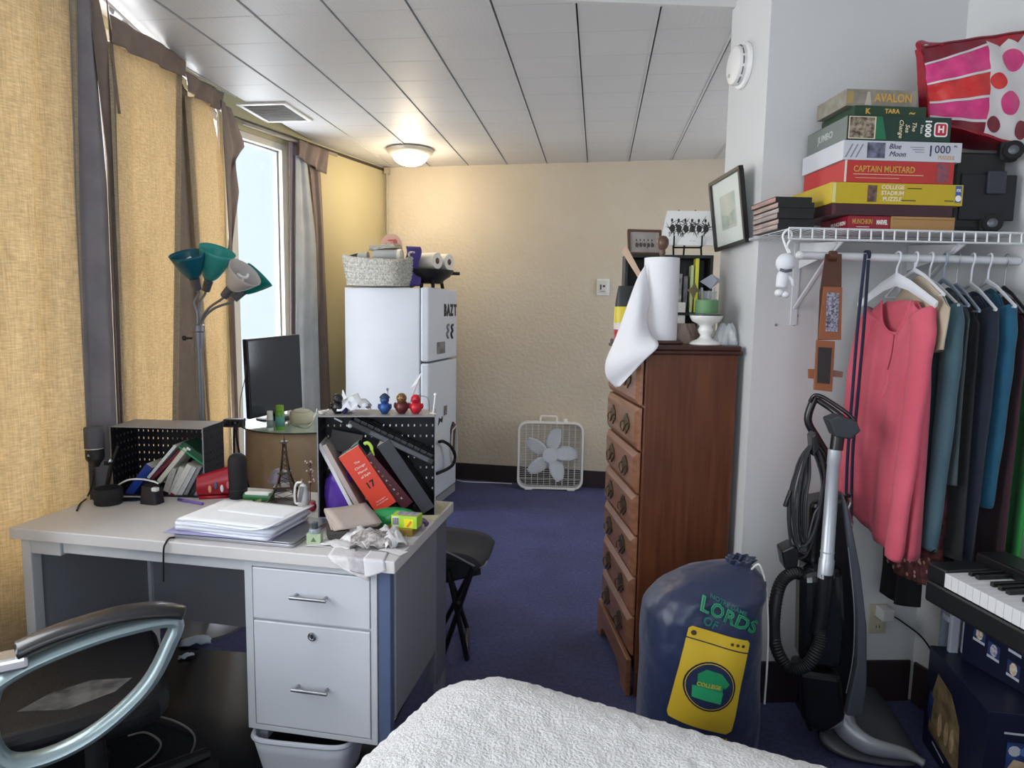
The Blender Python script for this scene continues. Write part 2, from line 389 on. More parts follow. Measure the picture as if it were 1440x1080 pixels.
# ================================================================ CURTAINS
beige = M('beige_linen', '#cbbc9f', .9, var=(26, '#c0ae8e', (1, 1, 7)), trans=.40)
def weave(m, s1, s2, amt):
    nt = m.node_tree; N = nt.nodes; L = nt.links; b = N['Principled BSDF']
    tc = N.new('ShaderNodeTexCoord'); outs = []
    for sc in (s1, s2):
        mp = N.new('ShaderNodeMapping'); mp.inputs['Scale'].default_value = sc; L.new(tc.outputs['Object'], mp.inputs[0])
        n = N.new('ShaderNodeTexNoise'); n.inputs['Scale'].default_value = 1; n.inputs['Detail'].default_value = 2; L.new(mp.outputs[0], n.inputs['Vector']); outs.append(n)
    a = N.new('ShaderNodeMath'); a.operation = 'ADD'; L.new(outs[0].outputs[0], a.inputs[0]); L.new(outs[1].outputs[0], a.inputs[1])
    r = N.new('ShaderNodeMapRange'); r.inputs[1].default_value = .75; r.inputs[2].default_value = 1.25; r.inputs[3].default_value = 1-amt; r.inputs[4].default_value = 1+amt; L.new(a.outputs[0], r.inputs[0])
    mx = N.new('ShaderNodeMix'); mx.data_type = 'RGBA'; mx.blend_type = 'MULTIPLY'; mx.inputs[0].default_value = 1
    old = b.inputs['Base Color'].links[0].from_socket if b.inputs['Base Color'].links else None
    if old: L.new(old, mx.inputs[6])
    else: mx.inputs[6].default_value = b.inputs['Base Color'].default_value
    L.new(r.outputs[0], mx.inputs[7]); L.new(mx.outputs[2], b.inputs['Base Color'])
    for q in N:
        if q.type == 'BSDF_TRANSLUCENT': L.new(mx.outputs[2], q.inputs[0])
weave(beige, (40, 40, 260), (230, 230, 14), .17)
taupe = M('taupe_lining', '#8d7d72', .85, var=(14, '#83736a'), trans=.10)
greyl = M('grey_lining', '#8f8a8c', .8, var=(10, '#837e82'), trans=.12)
palel = M('pale_lining', '#d5d8da', .7, var=(8, '#c6cacb'), trans=.35)
RN0 = V((-2.215, 3.95, 0)); RN1 = V((-1.83, 2.42, 0)); rn = (RN0-RN1).normalized(); nn = V((rn.y, -rn.x, 0))   # nn points into the room
def plane_pt(px, py, p, n): return pp(px, py, p, n)
def cloth(name, L_, R_, p, n, folds, amp, mat, parent, off=0, nz=40, nx=40, solid=.003, ph=0, zb=None):
    """hanging cloth between a left and a right edge, given at several heights on the vertical plane (p, n); folds ripple it"""
    Lw = [pp(a, b, p, n) for a, b in L_]; Rw = [pp(a, b, p, n) for a, b in R_]
    if zb is not None:
        for q in (Lw, Rw):
            d = (q[-1]-q[-2]); d = d/d.z if abs(d.z) > 1e-6 else V((0, 0, 1)); q.append(q[-1]+d*(zb-q[-1].z))
    def ev(P, t):
        ln = [0]
        for i in range(len(P)-1): ln.append(ln[-1]+(P[i+1]-P[i]).length)
        s = t*ln[-1]
        for i in range(len(P)-1):
            if s <= ln[i+1]+1e-9: return P[i].lerp(P[i+1], (s-ln[i])/max(ln[i+1]-ln[i], 1e-9))
        return P[-1]
    nn_ = V(n)
    def fn(u, v):
        a, b = ev(Lw, v), ev(Rw, v); q = a.lerp(b, u)
        w = amp*(math.sin(2*PI*folds*u+ph+.6*math.sin(2.3*v+ph))+.35*math.sin(2*PI*folds*2.1*u+1.3+v*2))
        return q + nn_*(off+w*(.55+.45*v))
    return G().grid(fn, nx, nz).mk(name, mat, parent, smooth='all', solid=solid)
# near curtain: hangs along the window wall beside the desk
P1 = V((-1.855, 1.5, 0)); N1 = V((1, -.02, 0)).normalized()
c1 = thing('curtain', 'wide woven beige curtain with grey lining edge, nearest and leftmost in the photo', 'curtain', (-1.85, 2.2, .03), group='curtains on the window wall')
def kid(o): o.matrix_parent_inverse = o.parent.matrix_world.inverted(); return o
kid(cloth('cloth_panel', [(-160, -260), (-160, 900)], [(112, -60), (120, 300), (134, 640)], P1, N1, 3.6, .030, beige, c1, zb=.03, nx=70))
kid(cloth('lining', [(86, -30), (95, 300), (112, 640)], [(122, -30), (148, 260), (164, 640)], P1, N1, 1.4, .022, greyl, c1, off=.012, zb=.03, ph=1))
kid(cloth('hem_border', [(118, -10), (146, 220), (158, 500)], [(133, -10), (158, 110), (167, 500)], P1, N1, .8, .016, taupe, c1, off=.005, zb=.03, ph=2))
P2 = RN1; N2 = nn
c2 = thing('curtain', 'flat beige curtain with a darker header band, second from the left', 'curtain', (-1.9, 2.65, .03), group='curtains on the window wall')
kid(cloth('cloth_panel', [(151, 58), (165, 400), (172, 640)], [(254, 106), (251, 350), (247, 640)], P2, N2, 2.3, .010, beige, c2, zb=.03))
kid(cloth('header_band', [(149, 20), (151, 60)], [(256, 80), (254, 108)], P2, N2, 2.3, .010, taupe, c2, off=.012, nz=8))
kid(cloth('side_hem', [(146, -5), (151, 60), (163, 160)], [(150, 24), (156, 62), (166, 160)], P2, N2, .5, .006, taupe, c2, off=.006, nz=16))
c3 = thing('curtain', 'beige curtain with a taupe twisted edge behind the floor lamp', 'curtain', (-2.05, 3.2, .03), group='curtains on the window wall')
kid(cloth('cloth_panel', [(258, 135), (272, 340), (290, 600)], [(296, 138), (317, 240), (318, 340), (323, 600)], P2, N2, .7, .012, beige, c3, zb=.03, ph=.4))
kid(cloth('side_lining', [(247, 96), (244, 350), (240, 640)], [(266, 128), (279, 340), (296, 640)], P2, N2, .8, .012, taupe, c3, zb=.03, ph=.8, off=-.008))
kid(cloth('header_band', [(254, 100), (256, 128)], [(309, 130), (303, 155)], P2, N2, 2, .012, taupe, c3, off=.022, nz=8))
kid(cloth('twisted_lining', [(303, 140), (309, 240), (314, 340), (322, 600)], [(317, 152), (337, 205), (322, 225), (328, 270), (318, 340), (326, 600)], P2, N2, 1.2, .016, taupe, c3, off=.026, zb=.03, nz=60))
P4 = LB + V((0, 0, 0)); n4 = V((fu.y, -fu.x, 0))
c4 = thing('curtain', 'gathered taupe curtain with pale lining beside the bare window, near the corner', 'curtain', (-2.02, 4.65, .03), group='curtains on the window wall')
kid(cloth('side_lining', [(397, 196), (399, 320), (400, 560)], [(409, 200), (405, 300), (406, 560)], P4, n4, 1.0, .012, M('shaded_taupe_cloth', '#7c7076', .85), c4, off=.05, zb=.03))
kid(cloth('pale_panel', [(405, 220), (405, 330), (405, 560)], [(419, 215), (433, 340), (439, 560)], P4, n4, 1.3, .014, palel, c4, off=.06, zb=.03))
kid(cloth('cloth_panel', [(421, 200), (433, 320), (437, 560)], [(441, 212), (446, 300), (458, 560)], P4, n4, 1.5, .014, taupe, c4, off=.055, zb=.03, ph=1))
kid(cloth('header_flap', [(407, 198), (406, 222)], [(449, 214), (444, 246)], P4, n4, 2.2, .012, taupe, c4, off=.08, nz=8))
# rods and rings
rodm = M('white_rod', '#cfd0d2', .35, .3)
rz = 2.565
rod = tag(G().tube([RN0+V((0, 0, rz))-nn*.015, RN1+V((0, 0, rz))-nn*.022, V((-1.875, 1.2, rz)), V((-1.88, -.6, rz))], .009, 10).mk('curtain_rod', rodm, smooth=True), 'long thin white curtain rod under the ceiling above the beige curtains', 'curtain rod')
r0 = LB + fu*.1 + n4*.06 + V((0, 0, 2.545)); r1 = LB + fu*1.02 + n4*.06 + V((0, 0, 2.545))
t = thing('curtain_rod', 'short dark traverse curtain rod above the bare window by the corner', 'curtain rod', r0)
kid(G().tube([r0, r1], .011, 10).mk('rail', M('brown_rail', '#8d8377', .5), t, smooth=True))
kid(G().tube([r0-fu*.06+V((0, 0, .02)), r0+fu*.75+V((0, 0, .022))-n4*.02], .006, 8).mk('upper_wire', M('dark_wire', '#3c3630', .6), t))
ringg = G().lathe([(.013, -.002), (.017, -.002), (.017, .002), (.013, .002), (.013, -.002)], 16, rot(90, 'X') @ tr(0, 0, 0)).tube([(0, 0, -.016), (.002, 0, -.03), (0, .004, -.045)], .0015, 5)
proto = None
for i in range(13):
    s = .08+i*.118; q = RN1 + rn*s + V((0, 0, rz-.012)) - nn*.02
    T = frame(q, rn)@rot(random.uniform(-25, 25), 'Z')
    if proto is None:
        proto = tag(ringg.mk('curtain_ring', rodm, T=T, smooth=True), 'small white ring hanging on the long curtain rod', 'curtain ring', 'curtain rings on the long rod')
    else: clone(proto, T)
# ================================================================ FLOOR LAMP
LP = py_(279, 480, 2.72); LP.z = 0
lg = M('grey_lamp_metal', '#80838a', .4, .5); lgd = M('dark_lamp_socket', '#56565c', .5)
fl_ = thing('floor_lamp', 'grey floor lamp with a cluster of teal, aqua and white cone shades by the curtains', 'floor lamp', LP)
zc = py_(278, 482, 2.72).z
G().lathe([(.15, 0), (.15, .012), (.12, .025), (.02, .035), (.015, .05)], 32).mk('base', lg, fl_, smooth=True)
G().tube([(0, 0, .03), (0, 0, zc)], .014, 14).mk('pole', lg, fl_, smooth=True)
G().lathe([(.0, zc-.02), (.021, zc-.02), (.023, zc), (.023, zc+.045), (.028, zc+.05), (.028, zc+.075), (.02, zc+.08), (0, zc+.08)], 18).mk('collar', lg, fl_, smooth=True)
G().tube([(-.02, -.01, zc+.02), (-.045, -.02, zc+.02)], .005, 8).sph((-.05, -.022, zc+.02), .011).mk('knob', M('dark_knob', '#3a302c', .4, .3), fl_, smooth=True)
tealA = M('dark_teal_shade', '#12677c', .35, trans=.25); tealB = M('aqua_shade', '#4cb9b4', .35, trans=.4); tealC = M('teal_shade', '#18998f', .35, trans=.3); frost = M('frosted_white_shade', '#d9d4d2', .4, trans=.35)
bulbm = M('white_bulb', '#f0efec', .3)
def lamp_shade(base_px, tip_px, dy, R_, mat, lname, d0=0, op=.0):
    """base_px: where the socket is, tip_px: centre of the shade mouth"""
    b = py_(*base_px, 2.72+d0)-LP; e = py_(*tip_px, 2.72+d0+dy)-LP; ax = (e-b); h = ax.length; T = frame(b, ax.orthogonal(), None)
    q = ax.normalized().to_track_quat('Z', 'Y').to_matrix().to_4x4(); q.translation = b
    prof = []
    for i in range(9):
        t = i/8; prof.append((.018+(R_-.018)*(t**.72), .02+t*(h-.02)))
    sh = G().lathe(prof, 28, q)
    sh.f = [f for f in sh.f if len(f) == 4]; sh.m = [0]*len(sh.f)
    so = lab(sh.mk('lamp_shade', mat, fl_, smooth='all', solid=.002), lname)
    G().lathe([(0, -.03), (.017, -.03), (.02, .02), (.024, .045), (0, .045)], 14, q).mk('socket', lgd, fl_, smooth=True)
    pts = [q @ V((.016*math.cos(a*1.1), .016*math.sin(a*1.1), .045+a*.0062)) for a in [i*.45 for i in range(26)]]
    G().tube(pts, .006, 6).mk('bulb', bulbm, so, smooth=True)
    s0 = V((0, 0, zc+.07))
    m1 = s0.lerp(b, .45)+V((-.012 if b.x < .02 else .0, 0, .02))
    G().tube(smooth_path([s0-V((0, 0, .01)), s0+(b-s0)*.2+V((0, 0, .02)), m1, q @ V((0, 0, -.05)), q @ V((0, 0, -.02))], 5), .0055, 8).mk('arm', lg, fl_, smooth=True)
lamp_shade((275, 398), (263, 357), -.05, .072, tealA, 'dark teal shade')
lamp_shade((292, 400), (306, 352), -.03, .075, tealB, 'pale aqua shade', .07)
lamp_shade((321, 410), (345, 383), -.02, .072, frost, 'white frosted shade', -.05)
lamp_shade((336, 414), (366, 386), .05, .068, tealC, 'bright teal shade behind the white one', .06)
# ================================================================ ROUND TABLE, MONITOR, THINGS ON IT
TC = V((-1.56, 3.47, 0)); TZ = pp(408, 609, TC+V((0, -.33, 0)), (0, 1, 0)).z
rt = thing('round_table', 'round side table under a floor-length beige cloth with a glass top', 'table', TC)
clothm = M('beige_tablecloth', '#c2ad90', .85, var=(5, '#ab9478'))
R_ = .315
def skirt(u, v):
    a = 2*PI*u; r = R_*(.985+.02*v) + .014*math.sin(13*a+.8*math.sin(3*a))*v + .006*math.sin(29*a)*v
    return V((r*math.cos(a), r*math.sin(a), (TZ-.012)*(1-v)+.005))
G().grid(skirt, 150, 12, True).prism(ngon(60, R_*.985), TZ-.02, TZ-.008).mk('tablecloth', clothm, rt, smooth='all', clean=False)
lab(G().lathe([(0, TZ-.008), (R_+.012, TZ-.008), (R_+.016, TZ-.004), (R_+.012, TZ), (0, TZ)], 64).mk('glass_top', M('green_glass', '#a9bdb0', .08, spec=.8), rt, smooth=True), 'glass top with a dark rim')
G().lathe([(R_+.0165, TZ-.0075), (R_+.0185, TZ-.004), (R_+.0165, TZ-.0005), (R_+.0155, TZ-.004), (R_+.0165, TZ-.0075)], 64).mk('rim', M('dark_glass_edge', '#3c4640', .2), rt, smooth=True)
G().tube([(0, 0, .0), (0, 0, TZ-.02)], .03, 12).mk('pedestal', M('wood_table', '#6a4a30', .6), rt)
# monitor: near edge to the left, turned to the right
a0 = py_(352, 590, 3.33); a1 = py_(350, 477, 3.33); b0 = py_(427, 573, 3.70); b1 = py_(420, 467, 3.70)
ux = (b0-a0).normalized(); upv = (a1-a0).normalized()
mh = (a1-a0).length; mw = ((b0-a0).length+(b1-a1).length)/2
T = frame(a0, ux, upv); tv = thing('monitor', 'black flat monitor turned sideways on the round table, showing window reflections', 'monitor', T)
G().box(0, mw, 0, mh, -.030, -.002).mk('housing', black, tv, bevel=.006)
G().box(.012, mw-.012, .02, mh-.012, -.003, .0008).mk('screen', M('dark_gloss_screen', '#3c424e', .1, spec=.7), tv)  # lifted grey base colour stands in for the window's reflection
g = G(); g.box(mw*.3, mw*.8, mh*.1, mh*.8, -.075, -.03); g.mk('back_cover', dblack, tv, bevel=.02)
foot = T.inverted() @ V((a0.x*.45+b0.x*.55, a0.y*.45+b0.y*.55, TZ)); up_l = T.inverted().to_3x3() @ V((0, 0, 1))
G().tube([foot+up_l*.012-V((0, 0, .04)), V((mw*.5, mh*.25, -.05))], [(.022, .022)]*2, 10).mk('neck', black, tv, smooth=True)
fw = V((a0.x*.45+b0.x*.55, a0.y*.45+b0.y*.55, TZ+.0005)) - (T.to_3x3() @ V((0, 0, 1)))*.04; fw.z = TZ+.0005
lf = G().lathe([(0, 0), (.105, 0), (.105, .006), (.09, .012), (0, .012)], 32, T.inverted() @ Matrix.Translation(fw)).mk('foot', black, tv, smooth=True)
def bottle(px, pyb, h, r, z, mat, label, capm=white, body=None, name='pill_bottle'):
    q = pz(px, pyb, z); t = thing(name, label, 'bottle', V((q.x, q.y, z)))
    G().lathe([(0, 0), (r, 0), (r, h*.72), (r*.8, h*.79), (0, h*.79)], 20).mk('body', mat, t, smooth=True)
    G().lathe([(0, h*.79), (r*.86, h*.79), (r*.86, h), (0, h)], 20).mk('cap', capm, t, smooth=True)
    if body: G().lathe([(r+.0006, h*.15), (r+.0006, h*.55)], 20).mk('wrapper', body, t, smooth='all')
    return t
bottle(380, 605, .098, .0165, TZ, M('pale_bottle', '#ccd6cf', .4), 'slim white bottle on the glass table beside the green bottle', white, M('grey_wrap', '#8e9a98', .5), 'white_bottle')
bottle(394, 604, .125, .0225, TZ, M('green_bottle', '#5f9a30', .3), 'green bottle with blue wrapper on the glass table below the monitor', M('green_cap', '#83b23c', .4), M('teal_wrap', '#5f9d96', .5), 'green_bottle')
q = pz(424, 594, TZ); t = thing('smart_speaker', 'round cream box with rounded edges on the glass table right of the bottles', 'speaker', (q.x, q.y, TZ))
G().lathe([(0, 0), (.056, 0), (.062, .008), (.063, .05), (.055, .062), (0, .064)], 28).mk('body', M('cream_plastic', '#cfc9ae', .5), t, smooth=True)
G().lathe([(0, .064), (.045, .064), (.04, .069), (0, .07)], 24).mk('top_plate', M('cream_top', '#dcd8c6', .4), t, smooth=True)
q = py_(330, 598, 3.25)
t = thing('power_strip', 'dark grey power box at the left edge of the round table with cables', 'power strip', frame((q.x, q.y, TZ), (1, .15, 0)))
G().box(-.05, .05, -.025, .025, 0, .042).mk('body', M('dark_grey_plastic', '#3a3c42', .5), t, bevel=.004)
g = G()
for i in range(3): g.box(-.035+i*.028, -.018+i*.028, -.0262, -.025, .012, .03)
g.mk('socket', dblack, t)
cabm = M('black_cable', '#141416', .5)
def cable(name, pts, r, label, mat=None, cat='cable', k=6): return tag(G().tube(smooth_path(pts, k), r, 6).mk(name, mat or cabm, smooth=True), label, cat)
q2 = V((q.x, q.y-.03, TZ+.02))
cable('power_cable', [q2+V((.02, 0, .0)), q2+V((.045, -.05, 0)), q2+V((.05, -.07, -.12)), q2+V((.055, -.07, -.35)), q2+V((.06, -.07, TZ*-.6)), q2+V((.03, -.06, -TZ-.01))], .006, 'thick black cable hanging from the power box down the front of the tablecloth')
cable('power_cable', [q2+V((.06, -.012, .02)), q2+V((.06, -.06, -.02)), q2+V((.08, -.075, -.13)), q2+V((.13, -.085, -.3)), q2+V((.17, -.085, -.5)), q2+V((.2, -.1, -TZ-.01))], .005, 'thin black cable slanting right down the beige tablecloth')
cable('power_cable', [q2+V((-.02, 0, 0)), q2+V((-.035, -.04, .01)), q2+V((-.035, -.05, -.1)), q2+V((-.03, -.05, -.3)), q2+V((-.03, -.04, -TZ-.01))], .004, 'black cable dropping left of the power box beside the curtain')
cable('antenna_wire', [q2+V((.03, .03, .03)), q2+V((.035, .03, .12)), q2+V((.05, .05, .22)), q2+V((.045, .08, .3))], .0022, 'thin wire rising from the power box in front of the window', M('grey_wire', '#55504c', .5))
cable('charging_cable', [pz(412, 598, TZ)+V((0, 0, .004)), pz(432, 602, TZ)+V((0, 0, .004)), pz(442, 588, TZ)+V((0, 0, .006)), pz(446, 580, TZ)+V((0, 0, .02))], .003, 'pale cable curling around the round cream box', M('pale_cable', '#b9b7aa', .5))
# ================================================================ FRIDGE AND WHAT IS ON IT
fridgew = M('fridge_white', '#d0d5de', .35, var=(3, '#cad0d9'))
FC = V((-1.15, 4.56, 0)); fd = V((.115, .993, 0)).normalized()          # along the door, away from us
FT = frame(FC, (fd.y, -fd.x, 0), fd)                                     # x = out of the door (+), y = along the door
FH = py_(606, 404, 4.57).z
fr = thing('refrigerator', 'tall white two-door refrigerator in the far corner with magnets and papers', 'refrigerator', FT)
dt = .065; zsplit = pp(625, 506, FC, (fd.y, -fd.x, 0)).z
G().box(-.64, -dt-.006, 0.004, .60, .035, FH-.004).mk('cabinet', fridgew, fr, bevel=.008)
G().box(-dt-.006, -dt, .012, .59, .05, FH-.012).mk('door_seal', M('grey_seal', '#7d7f83', .7), fr)
d1 = G().box(-dt, 0, 0, .602, zsplit+.006, FH).mk('freezer_door', fridgew, fr, bevel=.014, bseg=3)
d2 = G().box(-dt, 0, 0, .602, .07, zsplit-.006).mk('door', fridgew, fr, bevel=.014, bseg=3)
G().box(-.05, 0, .02, .58, .01, .066).mk('kick_plate', M('grey_kick', '#8b8d91', .6), fr)
for x in (-.6, -.1):
    for y in (.06, .54): G().tube([(x, y, 0), (x, y, .04)], .015, 8).mk('foot', dblack, fr)
DT = FT @ frame((0, 0, 0), (0, 1, 0), (0, 0, 1))                         # door face: x along the door, y up, z out
def dpos(px, py): return DT.inverted() @ pp(px, py, FC, (fd.y, -fd.x, 0))
def on_door(name, px, py, poly, mat, label, cat, grp=None, t=.002, rz_=0):
    p = dpos(px, py); t_ = DT @ tr(p.x, p.y, .0006) @ rot(rz_, 'Z')
    return tag(G().prism(poly, 0, t).mk(name, mat, T=t_), label, cat, grp)
blk = M('black_magnet', '#1c1a1a', .5); sil = M('grey_photo', '#75706c', .5)
word = 'BAZT'
for i, (c, sx) in enumerate(zip(('B', 'A', 'Z', 'T'), (626, 630.5, 635, 640))):
    p = dpos(sx, 437); t = thing('letter_magnet', ('first', 'second', 'third', 'fourth')[i]+' black letter magnet of the row at the top of the refrigerator door', 'magnet', DT @ tr(p.x, p.y, .001), 'black letter magnets')
    text(c, .115, blk, t, Matrix.Identity(4), name='letter', ex=.002, bold=.006, sx=.8)
for i, sx in enumerate((629, 635)):
    p = dpos(sx, 466); t = thing('figure_magnet', ('left', 'right')[i]+' dark curly magnet of the pair in the middle of the freezer door', 'magnet', DT @ tr(p.x, p.y, .001), 'black curly magnets')
    G().tube(smooth_path([(.02, .05, .002), (-.015, .035, .002), (.012, .005, .002), (-.02, -.02, .002), (.01, -.05, .002)], 5), (.009), 6).mk('shape', blk if i else sil, t, smooth=True)
on_door('photo_magnet', 620, 489, rrect(.17, .085, .008), M('faded_photo', '#8d8a88', .5, var=(14, '#5e5b58')), 'grey printed photo low on the freezer door', 'photo')
on_door('photo_strip', 626, 577, rect(-.035, .035, -.035, .035), M('dark_photo', '#55504e', .5, var=(30, '#8b857f')), 'small dark photo magnet on the lower refrigerator door', 'photo')
on_door('note_paper', 616, 630, [(-.07, -.16), (.09, -.02), (.08, .14), (-.09, .12)], M('dull_note', '#cfd0d0', .7), 'pale pointed paper note on the lower refrigerator door', 'note')
on_door('black_magnet', 619, 592, [(-.05, -.03), (.0, .0), (.04, -.02), (.055, .03), (.01, .012), (-.03, .03)], blk, 'small black magnet above the pale note on the refrigerator', 'magnet')
p = dpos(637, 612); t = thing('hanging_clip', 'brown hanging clip with a white wire loop on the lower refrigerator door', 'hook', DT @ tr(p.x, p.y, .0006))
G().prism([(-.05, -.13), (.0, -.15), (.03, .08), (-.02, .11), (-.07, .06)], 0, .012).mk('clip', M('brown_leather_clip', '#5a4a42', .6, var=(30, '#3e322d')), t)
G().tube(smooth_path([(-.06, .05, .014), (-.075, -.1, .014), (-.05, -.19, .014), (.03, -.2, .014), (.05, -.1, .014), (.035, .07, .014)], 4), .007, 6, closed=True).mk('loop', M('cream_wire', '#c9c3b6', .5), t, smooth=True)
q = py_(618, 640, 4.95); 
pts = [py_(a, b, 4.62) for a, b in ((612, 621), (626, 622), (636, 630), (641, 642), (637, 655), (628, 661), (612, 667))]
tag(G().tube(smooth_path([p_+V((.03+.0*i, .06*i, 0)) for i, p_ in enumerate(pts)][:1]+[py_(a, b, c_) for a, b, c_ in ((624, 621, 4.72), (634, 628, 4.80), (640, 641, 4.85), (637, 653, 4.83), (628, 660, 4.76), (614, 666, 4.62))], 5), .012, 8).mk('black_strap', dblack, smooth=True), 'thick black strap looped against the lower refrigerator door', 'strap')
# woven basket
rope = M('grey_rope', '#d3d1c8', .9, var=(90, '#9c9a93', (1, 1, .6)), bump=(160, .7, .01))
def fp(px, py, dx): return FT.inverted() @ pp(px, py, FT @ V((0, dx, 0)), fd)   # point on a plane dx behind the near side
BT = FT @ tr(-.405, .10, FH+.001) @ rot(-3, 'Z'); bk = thing('rope_basket', 'pale woven rope basket overflowing with things on top of the refrigerator', 'basket', BT)
bw, bd = .225, .14
def bask(u, v):
    a = 2*PI*u; s = 1+.14*v
    x = math.copysign(abs(math.cos(a))**.5, math.cos(a))*bw*s; y = math.copysign(abs(math.sin(a))**.5, math.sin(a))*bd*s
    zt = .20 + .035*max(0, math.cos(a-.2))**3*0 + .02*math.sin(2*a+.5)
    return V((x, y, .008+(zt-.008)*v + .0035*math.sin(v*PI*11))) * 1 + V((math.cos(a), math.sin(a), 0))*.004*math.sin(v*2*PI*11)
G().grid(bask, 72, 45, True).mk('wall', rope, bk, smooth='all', solid=.008)
G().prism(ngon(30, bw*.97, bd*.97), .002, .01).mk('bottom', rope, bk)
for s in (1,):
    g = G().tube(smooth_path([(.25, -.06, .2), (.26, -.08, .23), (.265, -.02, .24), (.26, .05, .23), (.255, .06, .2)], 5), .008, 8); g.mk('handle', rope, bk, smooth=True)
def inb(x, y, z): return BT @ tr(x, y, z+.05)
greyp = M('pale_grey_plastic', '#a9aaa4', .5); beigeb = M('cream_cardboard', '#cfc2a2', .8)
t = tag(G().box(-.16, .02, -.06, .06, 0, .02).box(-.15, .01, -.05, .05, .02, .032).mk('cream_box', beigeb, T=inb(-.12, .02, .125)@rot(-14, 'Y'), bevel=.004), 'cream flat box sticking out of the left of the basket', 'box')
t = thing('hand_blender', 'grey and dark handheld gadget lying across the rope basket', 'gadget', inb(-.06, -.07, .155)@rot(8, 'Z'))
G().tube([(-.13, 0, -.005), (-.07, 0, .0)], [.02, .03], 14).mk('dark_end', black, t, smooth=True)
G().tube([(-.07, 0, 0), (.0, 0, .004)], [.03, .034], 16).mk('body', greyp, t, smooth=True)
t = thing('plastic_canister', 'translucent grey canister lying on its side in the rope basket', 'canister', inb(.09, -.06, .165)@rot(6, 'Z'))
G().tube([(-.1, 0, 0), (.075, 0, .0)], .042, 22).mk('body', M('frosted_grey', '#aeb1b0', .3), t, smooth=True)
G().tube([(.075, 0, 0), (.1, 0, 0)], .045, 22).tube([(.1, 0, 0), (.103, 0, 0)], .03, 18).mk('lid', M('cream_lid', '#d9d6ca', .4), t, smooth=True)
t = tag(G().box(-.1, .1, -.06, .06, 0, .012).box(-.095, .1, -.065, .055, .012, .02).box(-.1, .09, -.06, .06, .02, .028).mk('magazine_stack', M('dark_magazine', '#54503f', .5, var=(30, '#cfcbbd', (1, 1, 30))), T=inb(.05, -.02, .212)@rot(-5, 'Y')), 'small dark stack of booklets on top of the basket contents', 'booklets')
q = py_(551, 344, 4.83); t = thing('pink_paddle', 'round pale pink plate with red marks standing behind the basket', 'plate', frame(q, (1, .1, 0), (0, -.12, 1)))
g = G().lathe([(0, 0), (.073, 0), (.078, .006), (.06, .004), (0, .004)], 32); g.mk('plate', M('pale_pink', '#e6b9a9', .5), t, smooth=True)
g = G()
for a, b, c, d in ((-.04, -.015, .012, .025), (.025, .02, .016, .02), (.0, .03, .03, .007), (.0, -.01, .007, .03)): g.prism([(a+x, b+y) for x, y in ngon(10, c, d)], .0055, .0068)
g.mk('red_marks', M('faded_red', '#cf6f66', .6), t)
G().box(-.02, .02, -.13, -.07, 0, .004).mk('stem', M('pale_pink2', '#d9ab9c', .5), t)
# electric cooker with paper rolls
KT = FT @ tr(-.10, .26, FH+.001) @ Matrix.Scale(1.12, 4); kt = thing('electric_skillet', 'black electric skillet with side handle on top of the refrigerator', 'skillet', KT)
G().lathe([(0, 0.03), (.09, .03), (.1, .05), (.14, .075), (.16, .1), (.165, .115), (.155, .115), (.13, .08), (0, .07)], 32, sx=.95, sy=1).mk('pan', black, kt, smooth=True)
for x in (-.09, .06):
    for y in (-.09, .09): G().tube([(x, y, 0), (x*.9, y*.9, .05)], .012, 8).mk('foot', dblack, kt)
G().box(-.08, -.02, -.13, -.1, .01, .06).mk('control_box', dblack, kt, bevel=.005)
G().tube([(.12, .08, .1), (.15, .1, .1), (.17, .11, .1)], .011, 10).mk('handle', black, kt, smooth=True)
rollm = M('roll_paper', '#e0dcd2', .9)
for i, (x, y, ln) in enumerate(((-.005, -.06, 'front'), (.035, .052, 'rear'))):
    t = thing('paper_roll', ln+' white paper roll of the pair lying on the black skillet', 'paper roll', KT @ tr(x, y, .168) @ rot(72, 'Z'), 'white rolls on the skillet')
    T_ = rot(90, 'Y')@rot(90, 'Z')
    g = G().lathe([(.02, -.1), (.05, -.1), (.052, -.095), (.052, .095), (.05, .1), (.02, .1), (.02, -.1)], 26, rot(90, 'X')@rot(0, 'Z')); g.mk('roll', rollm, t, smooth=True)
    G().lathe([(.0195, -.098), (.0195, .098)], 16, rot(90, 'X')).mk('core', M('brown_core', '#6d5a48', .9), t, smooth='all')
t = tag(G().grid(lambda u, v: V((-.03+.09*u+.01*math.sin(9*v), -.05+.05*math.sin(v*6)*.3, -.1+.24*v)), 6, 16).mk('purple_cloth', M('purple_cloth_m', '#4a3a86', .7), T=KT @ tr(-.09, -.12, .11)@rot(30, 'Z'), smooth='all', solid=.012), 'purple wrapper hanging between the basket and the black skillet', 'cloth')
t = tag(G().box(-.06, .06, -.03, .03, 0, .06).mk('yellow_packet', M('yellow_green_packet', '#d6d15a', .5, var=(20, '#9eb54e')), T=FT @ tr(-.2, .36, FH+.13) @ rot(15, 'Y'), bevel=.015), 'yellow packet behind the basket on the refrigerator', 'packet')
